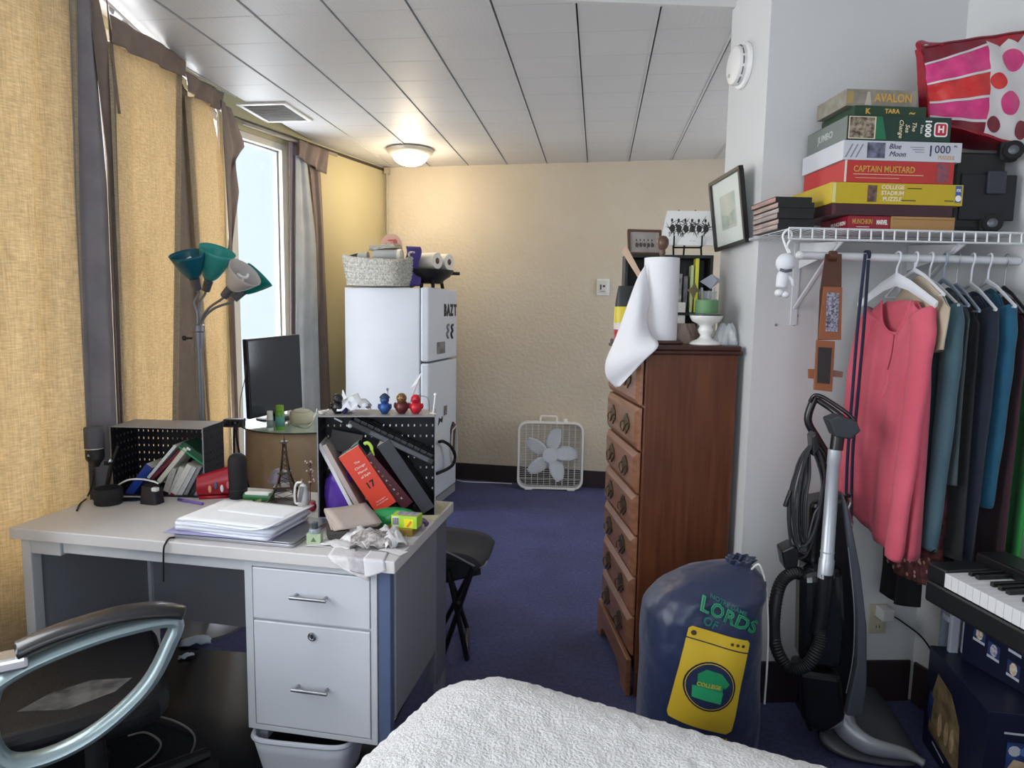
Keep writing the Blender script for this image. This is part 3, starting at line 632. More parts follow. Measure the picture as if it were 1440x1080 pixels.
# ================================================================ BOX FAN, WHITE CORD, THERMOSTAT, VENT
fanw = M('fan_white', '#e2e1de', .4); fang = M('fan_blade_grey', '#dfe6ef', .4)
fa = pz(727, 686, 0); fb = pz(815, 688.5, 0); fb2 = fa+(fb-fa).normalized()*.53; FB = frame((fa+fb2)/2, fb-fa)@rot(-4, 'X')
fan = thing('box_fan', 'white square box fan standing against the back wall', 'fan', FB)
s = .53; hz = .545
o_ = rrect(s, hz, .075, 6); i_ = rrect(s-.034, hz-.034, .062, 6)
g = G(); n = len(o_)
vs = [V((x, yy, z+hz/2+.004)) for yy in (-.055, .055) for (x, z) in o_] + [V((x, yy, z+hz/2+.004)) for yy in (-.055, .055) for (x, z) in i_]
fs = []
for k in range(n):
    k2 = (k+1) % n
    fs += [(k, k2, n+k2, n+k), (2*n+k, 3*n+k, 3*n+k2, 2*n+k2), (k, 2*n+k, 2*n+k2, k2), (n+k, n+k2, 3*n+k2, 3*n+k)]
g.add(vs, fs).mk('housing', fanw, fan, bevel=.004)
for yy, nm in ((-.05, 'front_grille'), (.05, 'rear_grille')):
    g = G(); cz = hz/2+.004
    def half(p, a): # half-width of the rounded square at offset p
        c = a-.062
        return a if abs(p) < c else c+math.sqrt(max(0, .062**2-(abs(p)-c)**2))
    a, b = (s-.034)/2, (hz-.034)/2
    k = 34 if yy < 0 else 10
    for i in range(1, k):
        p = -b+2*b*i/k; hx = half(p/b*a, a); g.box(-hx, hx, yy-.0016, yy+.0016, cz+p-.0011, cz+p+.0011)
    for i in range(1, 10):
        p = -a+2*a*i/10; hz_ = half(p, a)*b/a; g.box(p-.0016, p+.0016, yy-.003, yy, cz-hz_, cz+hz_)
    g.mk(nm, fanw, fan)
HC = V((0, 0, hz/2+.004))
G().lathe([(0, -.035), (.05, -.035), (.06, -.02), (.06, .03), (0, .03)], 26, tr(*HC)@rot(90, 'X')@rot(180, 'X')@rot(180, 'X')).mk('hub', fang, fan, smooth=True)
for i in range(5):
    a = math.radians(83+72*i)
    def bl(u, v, a=a):
        r = .05+.175*v; w = .030+.034*math.sin(PI*min(1, v*1.05))**.7; 
        th = a+(u-.5)*w*2/r*.95 - .12*v
        return HC + V((r*math.cos(th), .02*(u-.5)*2, r*math.sin(th)))
    G().grid(bl, 6, 10).mk('blade', fang, fan, smooth='all', solid=.003)
G().tube(smooth_path([(-.085, 0, hz), (-.085, 0, hz+.035), (-.07, 0, hz+.045), (.03, 0, hz+.045), (.045, 0, hz+.035), (.045, 0, hz)], 3), .008, 8).mk('handle', fanw, fan, smooth=True)
G().lathe([(0, 0), (.02, 0), (.017, .022), (0, .024)], 16, tr(.115, 0, hz+.004)).mk('dial', fanw, fan, smooth=True)
for x in (-.17, .17): G().box(x-.03, x+.03, -.075, .075, 0, .012).mk('foot', fanw, fan, bevel=.003)
pts = [pz(a, b, .006)+V((0, -.10, 0)) for a, b in ((646, 671), (655, 673), (672, 674), (690, 674.5), (722, 676))]
tag(G().tube(smooth_path(pts, 6), .0045, 6).mk('electrical_cable', white, smooth=True), 'white cord lying on the carpet along the dark baseboard', 'cord')
q = py_(848, 404, 5.4); yb = BL.y + (q.x-BL.x)*-.07; q = V((q.x, yb-.001, q.z)); q = pp(848, 404, q, (0, 1, 0))
t = thing('thermostat', 'small white square thermostat on the back wall', 'thermostat', frame(q, BD))
G().box(-.05, .05, -.012, 0, -.065, .065).mk('plate', white, t, bevel=.004)
G().box(-.035, .035, -.028, -.012, -.045, .05).mk('cover', M('off_white', '#d8d6d0', .5), t, bevel=.004)
G().box(-.022, -.01, -.0295, -.028, -.02, .02).box(.0, .018, -.0295, -.028, .0, .016).box(-.022, .02, -.0295, -.028, -.034, -.03).mk('slider', M('dark_mark', '#3b3a3a', .6), t)
v0, v1, v2, v3 = [pz(a, b, CZ) for a, b in ((342, 145), (390, 144), (428, 168), (388, 169))]
va = (v0+v1+v2+v3)/4; T = frame(V((va.x, va.y, CZ)), (1, 0, 0))
vt = thing('ceiling_vent', 'white louvered air vent in the plank ceiling near the windows', 'vent', T)
G().box(-.15, .15, -.19, -.165, -.012, -.0005).box(-.15, .15, .165, .19, -.012, -.0005).box(-.15, -.125, -.165, .165, -.012, -.0005).box(.125, .15, -.165, .165, -.012, -.0005).mk('frame', fanw, vt, bevel=.002)
g = G()
for i in range(13):
    y = -.155+i*.0258; g.box(-.125, .125, y-.008, y+.008, -.010, -.008, tr(0, y, -.009)@rot(28, 'X')@tr(0, -y, .009))
g.mk('louver', M('vent_grey', '#d2d1cf', .5), vt)
G().box(-.125, .125, -.165, .165, -.0045, -.0025).mk('dark_back', M('vent_dark', '#c4c4c4', .8), vt)
# ================================================================ DESK
DO = V((-1.787, 1.816, 0)); DU = V((1.249, -.077, 0)).normalized(); TD = frame(DO, DU); DV = V((-DU.y, DU.x, 0)); DW = 1.255; DD = .60; DZ = .75
TDi = TD.inverted()
def dz(px, py, z=DZ): q = TDi @ pz(px, py, z); return q
def df(px, py, v): return TDi @ pp(px, py, DO+DV*v, DV)
dtop = M('desk_laminate', '#cfcccb', .45, var=(3, '#c9c6c6')); dgrey = M('desk_grey_paint', '#c6c9ce', .42, .1); dside = M('desk_dark_grey', '#85868e', .5); dblue = M('groove_lit_blue', '#5c6a8a', .4, .2)
dk = thing('desk', 'grey metal office desk with two drawers under the window wall', 'desk', TD)
G().box(0, DW, 0, DD, DZ-.036, DZ).mk('desktop', dtop, dk, bevel=.003)
G().box(.17, .80, .022, .045, .675, DZ-.037).mk('apron', dgrey, dk, bevel=.002)
G().box(.062, .168, .014, .06, .668, DZ-.037).mk('apron_end', dgrey, dk, bevel=.002)
G().box(.028, .062, .012, .05, 0.007, DZ-.037).mk('leg', dgrey, dk, bevel=.003)
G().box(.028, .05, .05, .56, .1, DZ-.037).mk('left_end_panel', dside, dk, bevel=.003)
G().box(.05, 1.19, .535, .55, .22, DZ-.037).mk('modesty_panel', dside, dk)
G().box(.50, .53, .525, .535, .22, DZ-.037).mk('panel_rib', dside, dk)
G().box(.028, .062, .52, .56, 0.007, DZ-.037).mk('leg', dgrey, dk, bevel=.003)
pe = G().box(.788, 1.196, .026, .53, .19, DZ-.037).mk('pedestal', dgrey, dk, bevel=.002)
G().box(.788, .812, .016, .026, .19, DZ-.037).box(1.178, 1.196, .016, .026, .19, DZ-.037).box(.812, 1.178, .016, .026, .19, .206).box(.812, 1.178, .016, .026, .694, DZ-.037).mk('front_frame', dgrey, pe, bevel=.0015)
hand = M('satin_handle', '#9a9da2', .3, .9)
def drawer(z0, z1, hz, lock=None):
    d = G().box(.815, 1.175, .014, .0265, z0, z1).mk('drawer', M('drawer_front', '#cfd3da', .4, .1), pe, bevel=.0025)
    g = G().tube([(.945, -.012, hz), (1.055, -.012, hz)], .0055, 10)
    for x in (.955, 1.045): g.tube([(x, .015, hz), (x, -.012, hz)], .0045, 8)
    g.mk('handle', hand, d, smooth=True)
    if lock:
        G().lathe([(0, 0), (.013, 0), (.013, .004), (.009, .005), (.009, .003), (0, .003)], 20, tr(1.0, .014, lock)@rot(90, 'X')).mk('lock', chrome, d, smooth=True)
        G().box(.9985, 1.0015, .0085, .0105, lock-.005, lock+.005).mk('keyhole', dblack, d)
drawer(.538, .691, .622); drawer(.209, .530, .345, .50)
G().box(1.199, 1.235, .018, .05, 0.002, DZ-.037).mk('blue_leg_strip', dblue, dk, bevel=.003)  # blue tint paints in how the recessed leg groove is lit
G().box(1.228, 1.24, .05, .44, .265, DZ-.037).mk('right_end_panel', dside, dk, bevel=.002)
G().box(1.205, 1.24, .44, .56, .14, DZ-.037).mk('rear_leg_post', M('desk_leg_grey', '#6d7079', .45), dk, bevel=.003)
G().box(1.205, 1.24, .52, .56, .03, .14).mk('leg', dside, dk, bevel=.002)
G().lathe([(0, 0), (.02, 0), (.022, .02), (.012, .03), (0, .03)], 16, tr(1.222, .54, 0)).mk('glide', steel, dk, smooth=True)
# ---------------------------------------------------------------- perforated metal organisers
pegm = M('black_perforated_metal', '#1b1c24', .5, .3)
def organiser(name, label, P0, P1, dep, h, side_lip=True):
    a = V((P0[0], P0[1], DZ)); b = V((P1[0], P1[1], DZ)); u = b-a; w = u.length
    T = TD @ frame(a, u); t = thing(name, label, 'desk organizer', T); e = .0025
    def holes(x0, x1, z0, z1, nx, nz, fn, ph=.004, pw=.0022):
        """perforated panel: strips around small slots"""
        g = G(); dx = (x1-x0)/nx; dz_ = (z1-z0)/nz
        for i in range(nx): fn(g, x0+i*dx, x0+i*dx+dx/2-pw, z0, z1); fn(g, x0+i*dx+dx/2+pw, x0+(i+1)*dx, z0, z1)
        for i in range(nx):
            for j in range(nz+1):
                lo = z0 if j == 0 else z0+(j-.5)*dz_+ph; hi = z1 if j == nz else z0+(j+.5)*dz_-ph
                fn(g, x0+i*dx+dx/2-pw, x0+i*dx+dx/2+pw, lo, hi)
        return g
    holes(0, w, 0, h, 18, 9, lambda g, a_, b_, c, d: g.box(a_, b_, dep-e, dep, c, d)).mk('back_panel', pegm, t)
    for x, n_ in ((0, 'side_panel'), (w-e, 'side_panel')):
        holes(.0, dep-e, 0, h, 7, 9, lambda g, a_, b_, c, d, x=x: g.box(x, x+e, a_, b_, c, d)).mk(n_, pegm, t)
    G().box(e, w-e, 0, dep-e, h-.004, h).mk('top_panel', M('grey_metal_top', '#8e8b8c', .5), t)
    G().box(e, w-e, 0, dep-e, 0, .003).mk('bottom_panel', pegm, t)
    lipm = M('worn_edge', '#85868c', .45, .5)
    G().box(-.002, .002, -.003, 0, 0, h).mk('edge_lip', lipm, t); G().box(w-.002, w+.002, -.003, 0, 0, h).mk('edge_lip', lipm, t)
    return t, T, w
OL, TL, WL = organiser('mesh_organizer', 'left black perforated desk organizer with leaning booklets, by the curtains', (.035, .385), (.372, .432), .155, .255)
OR, TR, WR = organiser('mesh_organizer', 'right black perforated desk organizer with a red book and rubber ducks on top', (.872, .318), (1.238, .428), .145, .34)
# books: a box leaning in the organiser's front plane; px corners of the spine's visible face
def leaning(Tf, p_low, p_high, thick, depth, y0, mat, name, label, cat, cover=None, grp=None, side=1):
    """spine runs from p_low to p_high in the organiser's x,z plane, thickness to the right"""
    a = V((p_low[0], 0, p_low[1])); b = V((p_high[0], 0, p_high[1])); u = (b-a); L_ = u.length; u.normalize()
    T = Tf @ frame((a.x, y0, a.z), u, V((0, 1, 0)))          # x along spine, y deep, z = perpendicular
    t = thing(name, label, cat, T, grp)
    z0, z1 = (0, thick) if side > 0 else (-thick, 0)
    G().box(0, L_, 0, depth, z0, z1).mk('cover', mat, t, bevel=.0015)
    G().box(.003, L_+.0004, .004, depth+.0005, z0+.002, z1-.002).mk('pages', paper, t)
    return t, T, L_
def po(Tf, px, py, y=0): return Tf.inverted() @ pp(px, py, Tf @ V((0, y, 0)), Tf.to_3x3() @ V((0, 1, 0)))
def lean_px(Tf, A, B, C, depth, y0, mat, name, label, cat, grp=None, up=None):
    """A low corner, B high corner of one long spine edge; C a point on the opposite long edge"""
    a, b, c = po(Tf, *A, y0), po(Tf, *B, y0), po(Tf, *C, y0); u = (b-a); u.y = 0; L_ = u.length; u.normalize(); w = c-a; w.y = 0; w -= u*w.dot(u); th = w.length
    T = Tf @ frame(a, u, w)                  # x along spine, y across the spine, z deep or out
    zd = (T.to_3x3().inverted() @ (Tf.to_3x3() @ V((0, 1, 0)))).z
    z0, z1 = (0, depth) if zd > 0 else (-depth, 0)
    t = thing(name, label, cat, T, grp)
    G().box(0, L_, 0, th, z0, z1).mk('cover', mat, t, bevel=.0012)
    e = .0004
    G().box(.002, L_+e, .0015, th-.0015, z0+(.003 if zd > 0 else -e), z1+(e if zd > 0 else -.003)).mk('pages', M('page_edges', '#d8d2c4', .9, var=(200, '#b9b2a3', (1, 1, .05))), t)
    Ts = T @ frame((L_/2, th/2, 0), (1, 0, 0), (0, 1, 0)) if zd < 0 else T @ frame((L_/2, th/2, 0), (-1, 0, 0), (0, 1, 0))
    return t, T, L_, th, zd
# right organiser: red book, maroon book, dark binder, magazines, black keyboard, purple bag
redb = M('orange_red_cover', '#d9442f', .45); mar = M('maroon_cover', '#4a1826', .45); chb = M('charcoal_cover', '#34363d', .5)
def spine_text(t, T, L_, th, zd, s, f, size, mat, yoff=.5, name='spine_title', ang=90, bold=0, ex=.0003):
    z = -.0008 if zd > 0 else .0008
    # text reads down the slanted spine: x axis along -spine, facing the front
    fx = V((-1, 0, 0)); nrm = V((0, 0, -1 if zd > 0 else 1)); fy = nrm.cross(fx)
    loc = V((L_*f, th*yoff, z)); m = frame(loc, fx, fy)
    return text(s, size, mat, t, m @ rot(ang, 'Z'), name=name, bold=bold, ex=ex)
a = lean_px(TR, (530, 723), (476, 644), (556, 704), .12, .012, redb, 'red_book', 'thick orange red hardback leaning in the right desk organizer, spine titled and numbered 17', 'book')
t, T, L_, th, zd = a
wht = M('white_ink', '#f1e7df', .6); inkb = M('black_ink', '#141414', .6); gold = M('gold_ink', '#c9a14a', .4, .3)
for i, ss in enumerate(('The', 'Chicago', 'Manual', 'of Style')): spine_text(t, T, L_, th, zd, ss, .80-.075*i, .012, wht, .55, ang=90)
spine_text(t, T, L_, th, zd, '17', .42, .032, inkb, .5, name='number', ang=90, bold=.0008)
spine_text(t, T, L_, th, zd, 'THE UNIVERSITY', .15, .005, wht, .5, ang=90); spine_text(t, T, L_, th, zd, 'OF CHICAGO PRESS', .11, .005, wht, .5, ang=90)
a = lean_px(TR, (567, 717), (508, 648), (581, 706), .12, .02, mar, 'maroon_book', 'dark maroon book with gold letters, between the red book and the charcoal binder', 'book')
for i, ch in enumerate('RITUALBOX'): spine_text(*a, ch, .88-.09*i, .010, gold if i % 2 else wht, .5, ang=90)
a = lean_px(TR, (595, 723), (530, 628), (609, 709), .125, .006, chb, 'charcoal_binder', 'wide charcoal binder leaning at the right end of the right desk organizer', 'binder')
# long black keyboard wedged across the top
kb0, kb1, kb2 = po(TR, 608, 655, .01), po(TR, 488, 598, .01), po(TR, 604, 633, .01)
u = (kb1-kb0); u.y = 0; Lk = u.length; w = kb2-kb0; w.y = 0; w -= u.normalized()*w.dot(u.normalized())
T = TR @ frame(kb0, u, w); kt_ = thing('computer_keyboard', 'long black computer keyboard wedged slantwise across the right desk organizer', 'keyboard', T)
kzd = (T.to_3x3().inverted() @ (TR.to_3x3() @ V((0, 1, 0)))).z; sg = 1 if kzd > 0 else -1
kth = min(w.length, .04)
G().box(0, Lk, 0, kth*.55, min(0, sg*.13), max(0, sg*.13)).mk('body', M('keyboard_black', '#202126', .4), kt_, bevel=.004)
for j in range(3):
    g = G()
    for i in range(12): g.box(.012+i*(Lk-.02)/12, .009+(i+1)*(Lk-.02)/12, kth*.55, kth*.8, *sorted((sg*(.015+j*.035), sg*(.043+j*.035))))
    g.mk('key_row', M('key_black', '#2b2c31', .5), kt_)
G().box(.02, Lk*.75, kth*.1, kth*.45, *sorted((-sg*.0006, 0))).mk('front_strip', M('grey_strip', '#4c4e55', .35), kt_)
q0 = po(TR, 470, 588, .005); q1 = po(TR, 492, 599, .005)
tag(G().tube([TR @ q0, TR @ q0.lerp(q1, .5)], .003, 6).sph(TR @ q1, (.008, .006, .007)).mk('clear_clip', M('clear_plastic', '#b9c2c6', .15, alpha=.7), smooth=True), 'clear plastic clip at the upper end of the slanted keyboard', 'clip')
# magazines at the left of the right organiser
for i, (A, B, C, m, lb) in enumerate((((505, 723), (452, 628), (512, 721), M('grey_magazine', '#b6a7a2', .5), 'pale grey magazine leaning directly against the red book'),
                                      ((493, 716), (446, 626), (498, 714), M('white_magazine', '#d9dadd', .5), 'white magazine leaning left of the pale grey magazine'))):
    lean_px(TR, A, B, C, .12, .008+.006*i, m, 'magazine', lb, 'magazine')
lean_px(TR, (505, 640), (462, 632), (500, 610), .004, .09, M('dark_grey_envelope', '#4d4a4c', .7), 'dark_envelope', 'dark grey envelope standing behind the magazines in the right desk organizer', 'envelope')
lean_px(TR, (512, 655), (493, 630), (522, 647), .08, .035, M('teal_cover', '#16505f', .5), 'teal_notebook', 'teal notebook peeking out behind the red book', 'notebook')
q = TR @ po(TR, 520, 633, .03); t = thing('yellow_green_tag', 'crumpled yellow-green plastic tag above the maroon book', 'tag', frame(q, DU))
G().tube(smooth_path([(-.02, 0, .02), (-.008, 0, .024), (.003, .0, .016), (.008, 0, .002)], 4), [(.006, .003)]*13, 8).tube([(.008, 0, .004), (.014, 0, -.018)], .004, 8).mk('tag_body', M('lime_plastic', '#a9c84a', .4), t, smooth=True)
q = TR @ po(TR, 480, 722, .03); t = thing('purple_pouch', 'shiny purple pouch standing at the left end of the right desk organizer', 'pouch', TR @ tr(po(TR, 478, 720, .03).x, .045, .004))
def pouch(u, v):
    a = 2*PI*u; s = (1-.15*v**2)*(1 if v < .93 else .8); r = .9+.1*math.cos(3*a+v*5)
    return V((.052*s*r*math.cos(a)-.006*v, .032*s*r*math.sin(a), .003+.125*v+.012*math.sin(2*a)*v))
G().grid(pouch, 28, 16, True).mk('bag', M('purple_plastic', '#5a37a3', .35), t, smooth='all')
# left organiser: tilted booklets
specs = [((176, 692), (205, 652), (187, 696), M('blue_cover', '#1d3c8f', .4), 'blue plastic folder leaning at the left end of the left desk organizer'),
 ((206, 671), (245, 625), (210, 673), M('white_cover', '#cfd4d6', .5), 'white booklet with a torn edge leaning against the green pouch'),
 ((211, 672), (252, 632), (216, 674), M('dark_red_cover', '#6b1f36', .5), 'dark red booklet behind the black stand in the left desk organizer'),
 ((220, 676), (258, 629), (226, 679), M('ivory_cover', '#c9c8bd', .5), 'ivory booklet reaching up to the green pouch'),
 ((229, 690), (240, 657), (237, 693), M('case_grey', '#a9a9a5', .4), 'first grey disc case, shortest one on the left'),
 ((236, 696), (252, 656), (244, 698), M('case_pale', '#bdbdb9', .4), 'second disc case from the left, pale grey'),
 ((238, 698), (263, 652), (246, 700), M('case_light', '#d3d2cf', .4), 'pale disc case with a red lower end in the left desk organizer'),
 ((247, 698), (270, 655), (254, 700), M('case_white', '#c8cacb', .4), 'white disc case with dark lettering in the middle of the row'),
 ((256, 699), (279, 655), (261, 700), M('case_dim', '#8e9296', .4), 'dim grey disc case right of the white lettered one'),
 ((262, 702), (284, 662), (268, 703), M('case_black', '#26272b', .4), 'black disc case near the right end of the left desk organizer'),
 ((268, 703), (286, 670), (275, 704), M('case_ash', '#9b9da0', .4), 'ash grey disc case at the right end of the left desk organizer')]
for i, (A, B, C, m, lb) in enumerate(specs):
    r = lean_px(TL, A, B, C, .10, .015+.004*(i % 3), m, 'booklet' if i < 4 else 'disc_case', lb, 'booklet' if i < 4 else 'case', 'booklets leaning in the left organizer' if i < 4 else 'disc cases leaning in the left organizer')
    t, T, L_, th, zd = r
    if i >= 4:
        for k in range(3): spine_text(*r, '- - --', .75-.22*k, .006, inkb if i != 9 else wht, .5, ang=0, name='spine_print')
    if i == 6:
        z = sorted((-.001 if zd > 0 else .001, 0)); G().box(0, L_*.12, -.0004, th+.0004, *z).mk('red_end', M('crimson', '#a01d3c', .4), t)
q = po(TL, 254, 627, .02); q1 = po(TL, 289, 652, .02); u = q1-q; u.y = 0
T = TL @ frame(q+V((0, 0, -.004)), u, (0, 1, 0)); t = thing('green_pouch', 'dark green zip pouch slanting down over the disc cases', 'pouch', T)
G().box(-.005, u.length-.008, 0, .10, -.006, .022).mk('pouch', M('dark_green_cloth', '#1b4a33', .7), t, bevel=.006)
G().tube([(-.005, -.001, -.003), (u.length-.008, -.001, -.003)], .0045, 8).mk('zip_edge', M('bright_green_trim', '#1f8457', .5), t, smooth=True)
G().box(.02, .035, -.002, .0, .008, .016).mk('white_tab', white, t)
# ---------------------------------------------------------------- rubber ducks and papers on the right organiser
ZT = DZ+.34+.001
def duck(px, s, body, beak, label, yaw=0, head=None):
    q = TR @ po(TR, px, 577, .05); t = thing('rubber_duck', label, 'rubber duck', frame((q.x, q.y, ZT), DU)@rot(yaw, 'Z')@Matrix.Scale(s, 4), 'rubber ducks on the right desk organizer')
    g = G().sph((0, 0, .019), (.024, .019, .019), 18, 12); 
    for i, v_ in enumerate(g.v):
        if v_.x < -.012: g.v[i].z += (abs(v_.x)-.012)*.9
        if v_.z < .004: g.v[i].z = .0
    g.mk('body', body, t, smooth='all')
    G().sph((.007, 0, .044), .0145, 16, 10).mk('head', head or body, t, smooth='all')
    G().sph((.022, 0, .041), (.008, .007, .003), 10, 6).mk('beak', beak, t, smooth='all')
    for s_ in (-1, 1):
        G().sph((-.002, s_*.0185, .022), (.013, .004, .009), 10, 6).mk('wing', body, t, smooth='all')
        G().sph((.018, s_*.0065, .048), .0022, 8, 6).mk('eye', dblack if body is not black else white, t, smooth='all')
    return t
duck(475, 1.15, M('black_rubber', '#151517', .35), M('dark_rubber', '#2a2a2c', .4), 'small black rubber duck at the left end of the right desk organizer', -60)
d = duck(541, 1.05, M('blue_rubber', '#27508f', .4), M('dark_blue_rubber', '#1b2d55', .4), 'blue rubber duck with a dark hat in the middle of the organizer top', -70)
G().lathe([(.017, .050), (.015, .056), (.006, .064), (0, .066)], 14, tr(.006, 0, 0)).mk('hat', M('navy_hat', '#1b3350', .5), d, smooth=True)
d = duck(565, 1.2, M('maroon_rubber', '#5a1f22', .35), M('bronze_rubber', '#7a5a35', .3, .4), 'maroon and bronze rubber duck with a large head, between the blue and red ducks', -75, M('bronze_head', '#8a6a40', .3, .5))
duck(585, 1.12, M('red_rubber', '#c4192f', .35), M('dark_red_rubber', '#8e1222', .4), 'bright red rubber duck at the right of the organizer top', -80)
def crumple(T, w, d, h, mat, name, label, cat, seed=0, n=10, solid=.0012, fold=None):
    rnd = random.Random(seed); A = [[rnd.uniform(-1, 1) for _ in range(n+1)] for _ in range(n+1)]
    def fn(u, v):
        i, j = min(int(u*n+.5), n), min(int(v*n+.5), n); z = A[i][j]*h*.3 + h*(.35+.65*math.sin(PI*u)*math.sin(PI*v))
        return V(((u-.5)*w+A[j][i]*w*.04, (v-.5)*d+A[(i+3) % n][j]*d*.04, max(z, .001)))
    return tag(G().grid(fn, n, n).mk(name, mat, T=T, solid=solid, smooth='all'), label, cat)
q = TR @ po(TR, 499, 577, .05)
t = crumple(frame((q.x, q.y, ZT+.001), DU)@rot(12, 'Z'), .10, .07, .055, M('tissue_paper', '#dcdee3', .8), 'crumpled_tissue', 'crumpled white tissue standing between the black and blue ducks', 'tissue', 3, 7)
tag(G().prism([(-.03, 0), (.02, 0), (-.022, .075)], -.0008, .0008, frame((q.x-.035, q.y+.03, ZT), DU, (0, .1, 1))).mk('paper_triangle', paper), 'pointed white paper standing behind the crumpled tissue', 'paper')
q = TR @ po(TR, 486, 577, .05); tag(G().sph((q.x, q.y-.012, ZT+.012), .012, 12, 8).mk('purple_ball', M('dark_purple', '#3a2f66', .5), smooth='all'), 'small dark purple ball right of the black duck', 'ball')
q = TR @ po(TR, 572, 577, .09); q1 = TR @ po(TR, 588, 540, .09); t = thing('toothpick_flag', 'small white paper flag on a thin stick behind the bronze duck', 'flag', frame((q.x, q.y, ZT), DU))
G().tube([(0, 0, 0), (.045, 0, .115)], .0012, 6).mk('stick', M('pale_wood', '#b59b78', .7), t)
G().prism([(0, 0), (.016, .042), (-.026, -.018)], -.0004, .0004, frame((.04, 0, .10), (1, 0, 0), (0, 0, 1))).mk('flag', paper, t)
q = TR @ po(TR, 609, 578, .04); t = thing('white_stick', 'thin white stick with a round tip standing at the right end of the organizer top', 'stick', frame((q.x, q.y, ZT), DU)@rot(7, 'Y'))
G().tube([(0, 0, 0), (0, 0, .062)], .0026, 8).sph((0, 0, .066), (.006, .006, .005), 10, 6).lathe([(0, 0), (.012, 0), (.008, .003), (0, .003)], 12).mk('stick', white, t, smooth=True)
q = TR @ po(TR, 453, 577, .03); t = thing('glass_trinket', 'tiny pale bead bowl at the left corner of the right organizer top', 'trinket', (q.x, q.y, ZT))
G().lathe([(.007, 0), (.012, .006), (.014, .012), (.012, .012), (.005, .003)], 14).tube([(.01, 0, .008), (.024, 0, .018)], .002, 6).mk('bowl', M('pearl', '#d8d2c8', .3), t, smooth=True)
for i, (px, hh, lbl) in enumerate(((545, .075, 'thin wire figure behind the blue duck'), (590, .05, 'thin bent wire behind the red duck'))):
    q = TR @ po(TR, px, 577, .10); pts = [(0, 0, 0), (.002, 0, hh*.6), (.0, 0, hh)] if i == 0 else [(-.03, 0, .0), (-.025, 0, hh), (.0, 0, hh*1.05), (.03, 0, hh*.9), (.035, 0, 0)]
    t = thing('wire_trinket', lbl, 'trinket', frame((q.x, q.y, ZT), DU)); G().tube(smooth_path(pts, 4), .0013, 6).sph(pts[len(pts)//2 if i else -1], .005, 8, 6).mk('wire', M('grey_wire2', '#8d8d92', .4, .5), t, smooth=True)
# ================================================================ SMALL THINGS ON THE DESK
def onD(px, py, ang=0, z=DZ+.0006, dx=0, dy=0):
    q = pz(px, py, z); return Matrix.Translation(V((q.x+dx, q.y+dy, z))) @ TD.to_3x3().to_4x4() @ rot(ang, 'Z')
t = thing('round_speaker', 'low black cylinder with a ring at the left rear corner of the desk', 'speaker', onD(140, 713, dy=.045))
G().lathe([(0, 0), (.042, 0), (.045, .004), (.045, .012), (.0435, .014), (.045, .016), (.045, .05), (.041, .056), (0, .056)], 32).mk('body', M('speaker_cloth', '#1d1d1f', .8, bump=(700, .4, .002)), t, smooth=True)
G().lathe([(.036, .0562), (.04, .0575), (.036, .058), (0, .0565)], 28).mk('top_ring', black, t, smooth=True)
# condenser microphone on a short boom stand
q = pz(158, 702, DZ); ms = thing('microphone_stand', 'black boom microphone stand clamped beside the left desk organizer', 'stand', V((q.x-.03, q.y, DZ+.0006)))
m0 = ms.matrix_world.translation
def rel(px, py, y): return py_(px, py, y)-m0
yk = m0.y
G().lathe([(0, 0), (.036, 0), (.036, .008), (.012, .013), (0, .013)], 24).mk('base', dblack, ms, smooth=True)
G().tube([(0, 0, .01), rel(157, 652, yk)], .008, 10).mk('pole', black, ms, smooth=True)
G().tube([rel(157, 652, yk), rel(166, 628, yk+.05)], .006, 8).mk('boom', black, ms, smooth=True)
G().tube([rel(157, 652, yk), rel(146, 651, yk-.02)], .007, 8).mk('arm', black, ms, smooth=True)
G().sph(rel(155, 648, yk-.012), .009, 12, 8).mk('knob', chrome, ms, smooth='all')
q = py_(133, 629, yk-.04); mt_ = thing('microphone', 'black studio microphone with a grey grille hanging in front of the left curtain', 'microphone', q)
G().lathe([(0, -.068), (.012, -.068), (.018, -.055), (.028, -.042), (.03, -.035), (.03, -.004), (0, -.004)], 24).mk('body', black, mt_, smooth=True)
G().lathe([(0, -.004), (.0312, -.004), (.0312, .066), (.029, .072), (0, .073)], 24).mk('grille', M('grey_grille', '#55545b', .5, .4, bump=(900, .6, .002)), mt_, smooth=True)
G().lathe([(.0305, -.005), (.0325, -.003), (.0305, 0)], 24).mk('ring', chrome, mt_, smooth=True)
G().prism([(-.005, -.026), (.005, -.026), (0, -.018)], 0, .001, frame((0, -.0302, 0), (1, 0, 0), (0, 0, 1))).mk('mark', M('pale_mark', '#9c9c9c', .5), mt_)
q = [pz(a, b, DZ+.012) for a, b in ((118, 708), (126, 690))]
cable('microphone_cable', [py_(131, 662, yk-.03), py_(130, 680, yk-.03), py_(122, 700, yk+.02), pz(113, 708, DZ+.004), pz(108, 718, DZ+.004)], .003, 'black cable hanging below the studio microphone')
cable('white_cable', [py_(163, 684, yk+.0), py_(180, 675, yk-.05), py_(200, 674, yk-.06), py_(215, 677, yk-.07), py_(223, 680, yk-.07)], .003, 'white cable arching from the microphone stand to the black box stand', M('white_cable_m', '#d5d6d8', .5))
t = thing('headphone_case', 'squat black cushioned box standing in front of the left desk organizer', 'case', onD(205, 711, -4, dy=.035))
G().grid(lambda u, v: V(((.036-.006*v)*math.copysign(abs(math.cos(2*PI*u))**.45, math.cos(2*PI*u)), (.026-.004*v)*math.copysign(abs(math.sin(2*PI*u))**.45, math.sin(2*PI*u)), .062*v-.006*v*math.cos(2*PI*u))), 40, 8, True).mk('body', M('dark_plum_plastic', '#232029', .5), t, smooth='all')
G().prism([(.031*math.cos(2*PI*i/24), .022*math.sin(2*PI*i/24)) for i in range(24)], .056, .066).mk('cushion', dblack, t, bevel=.004)
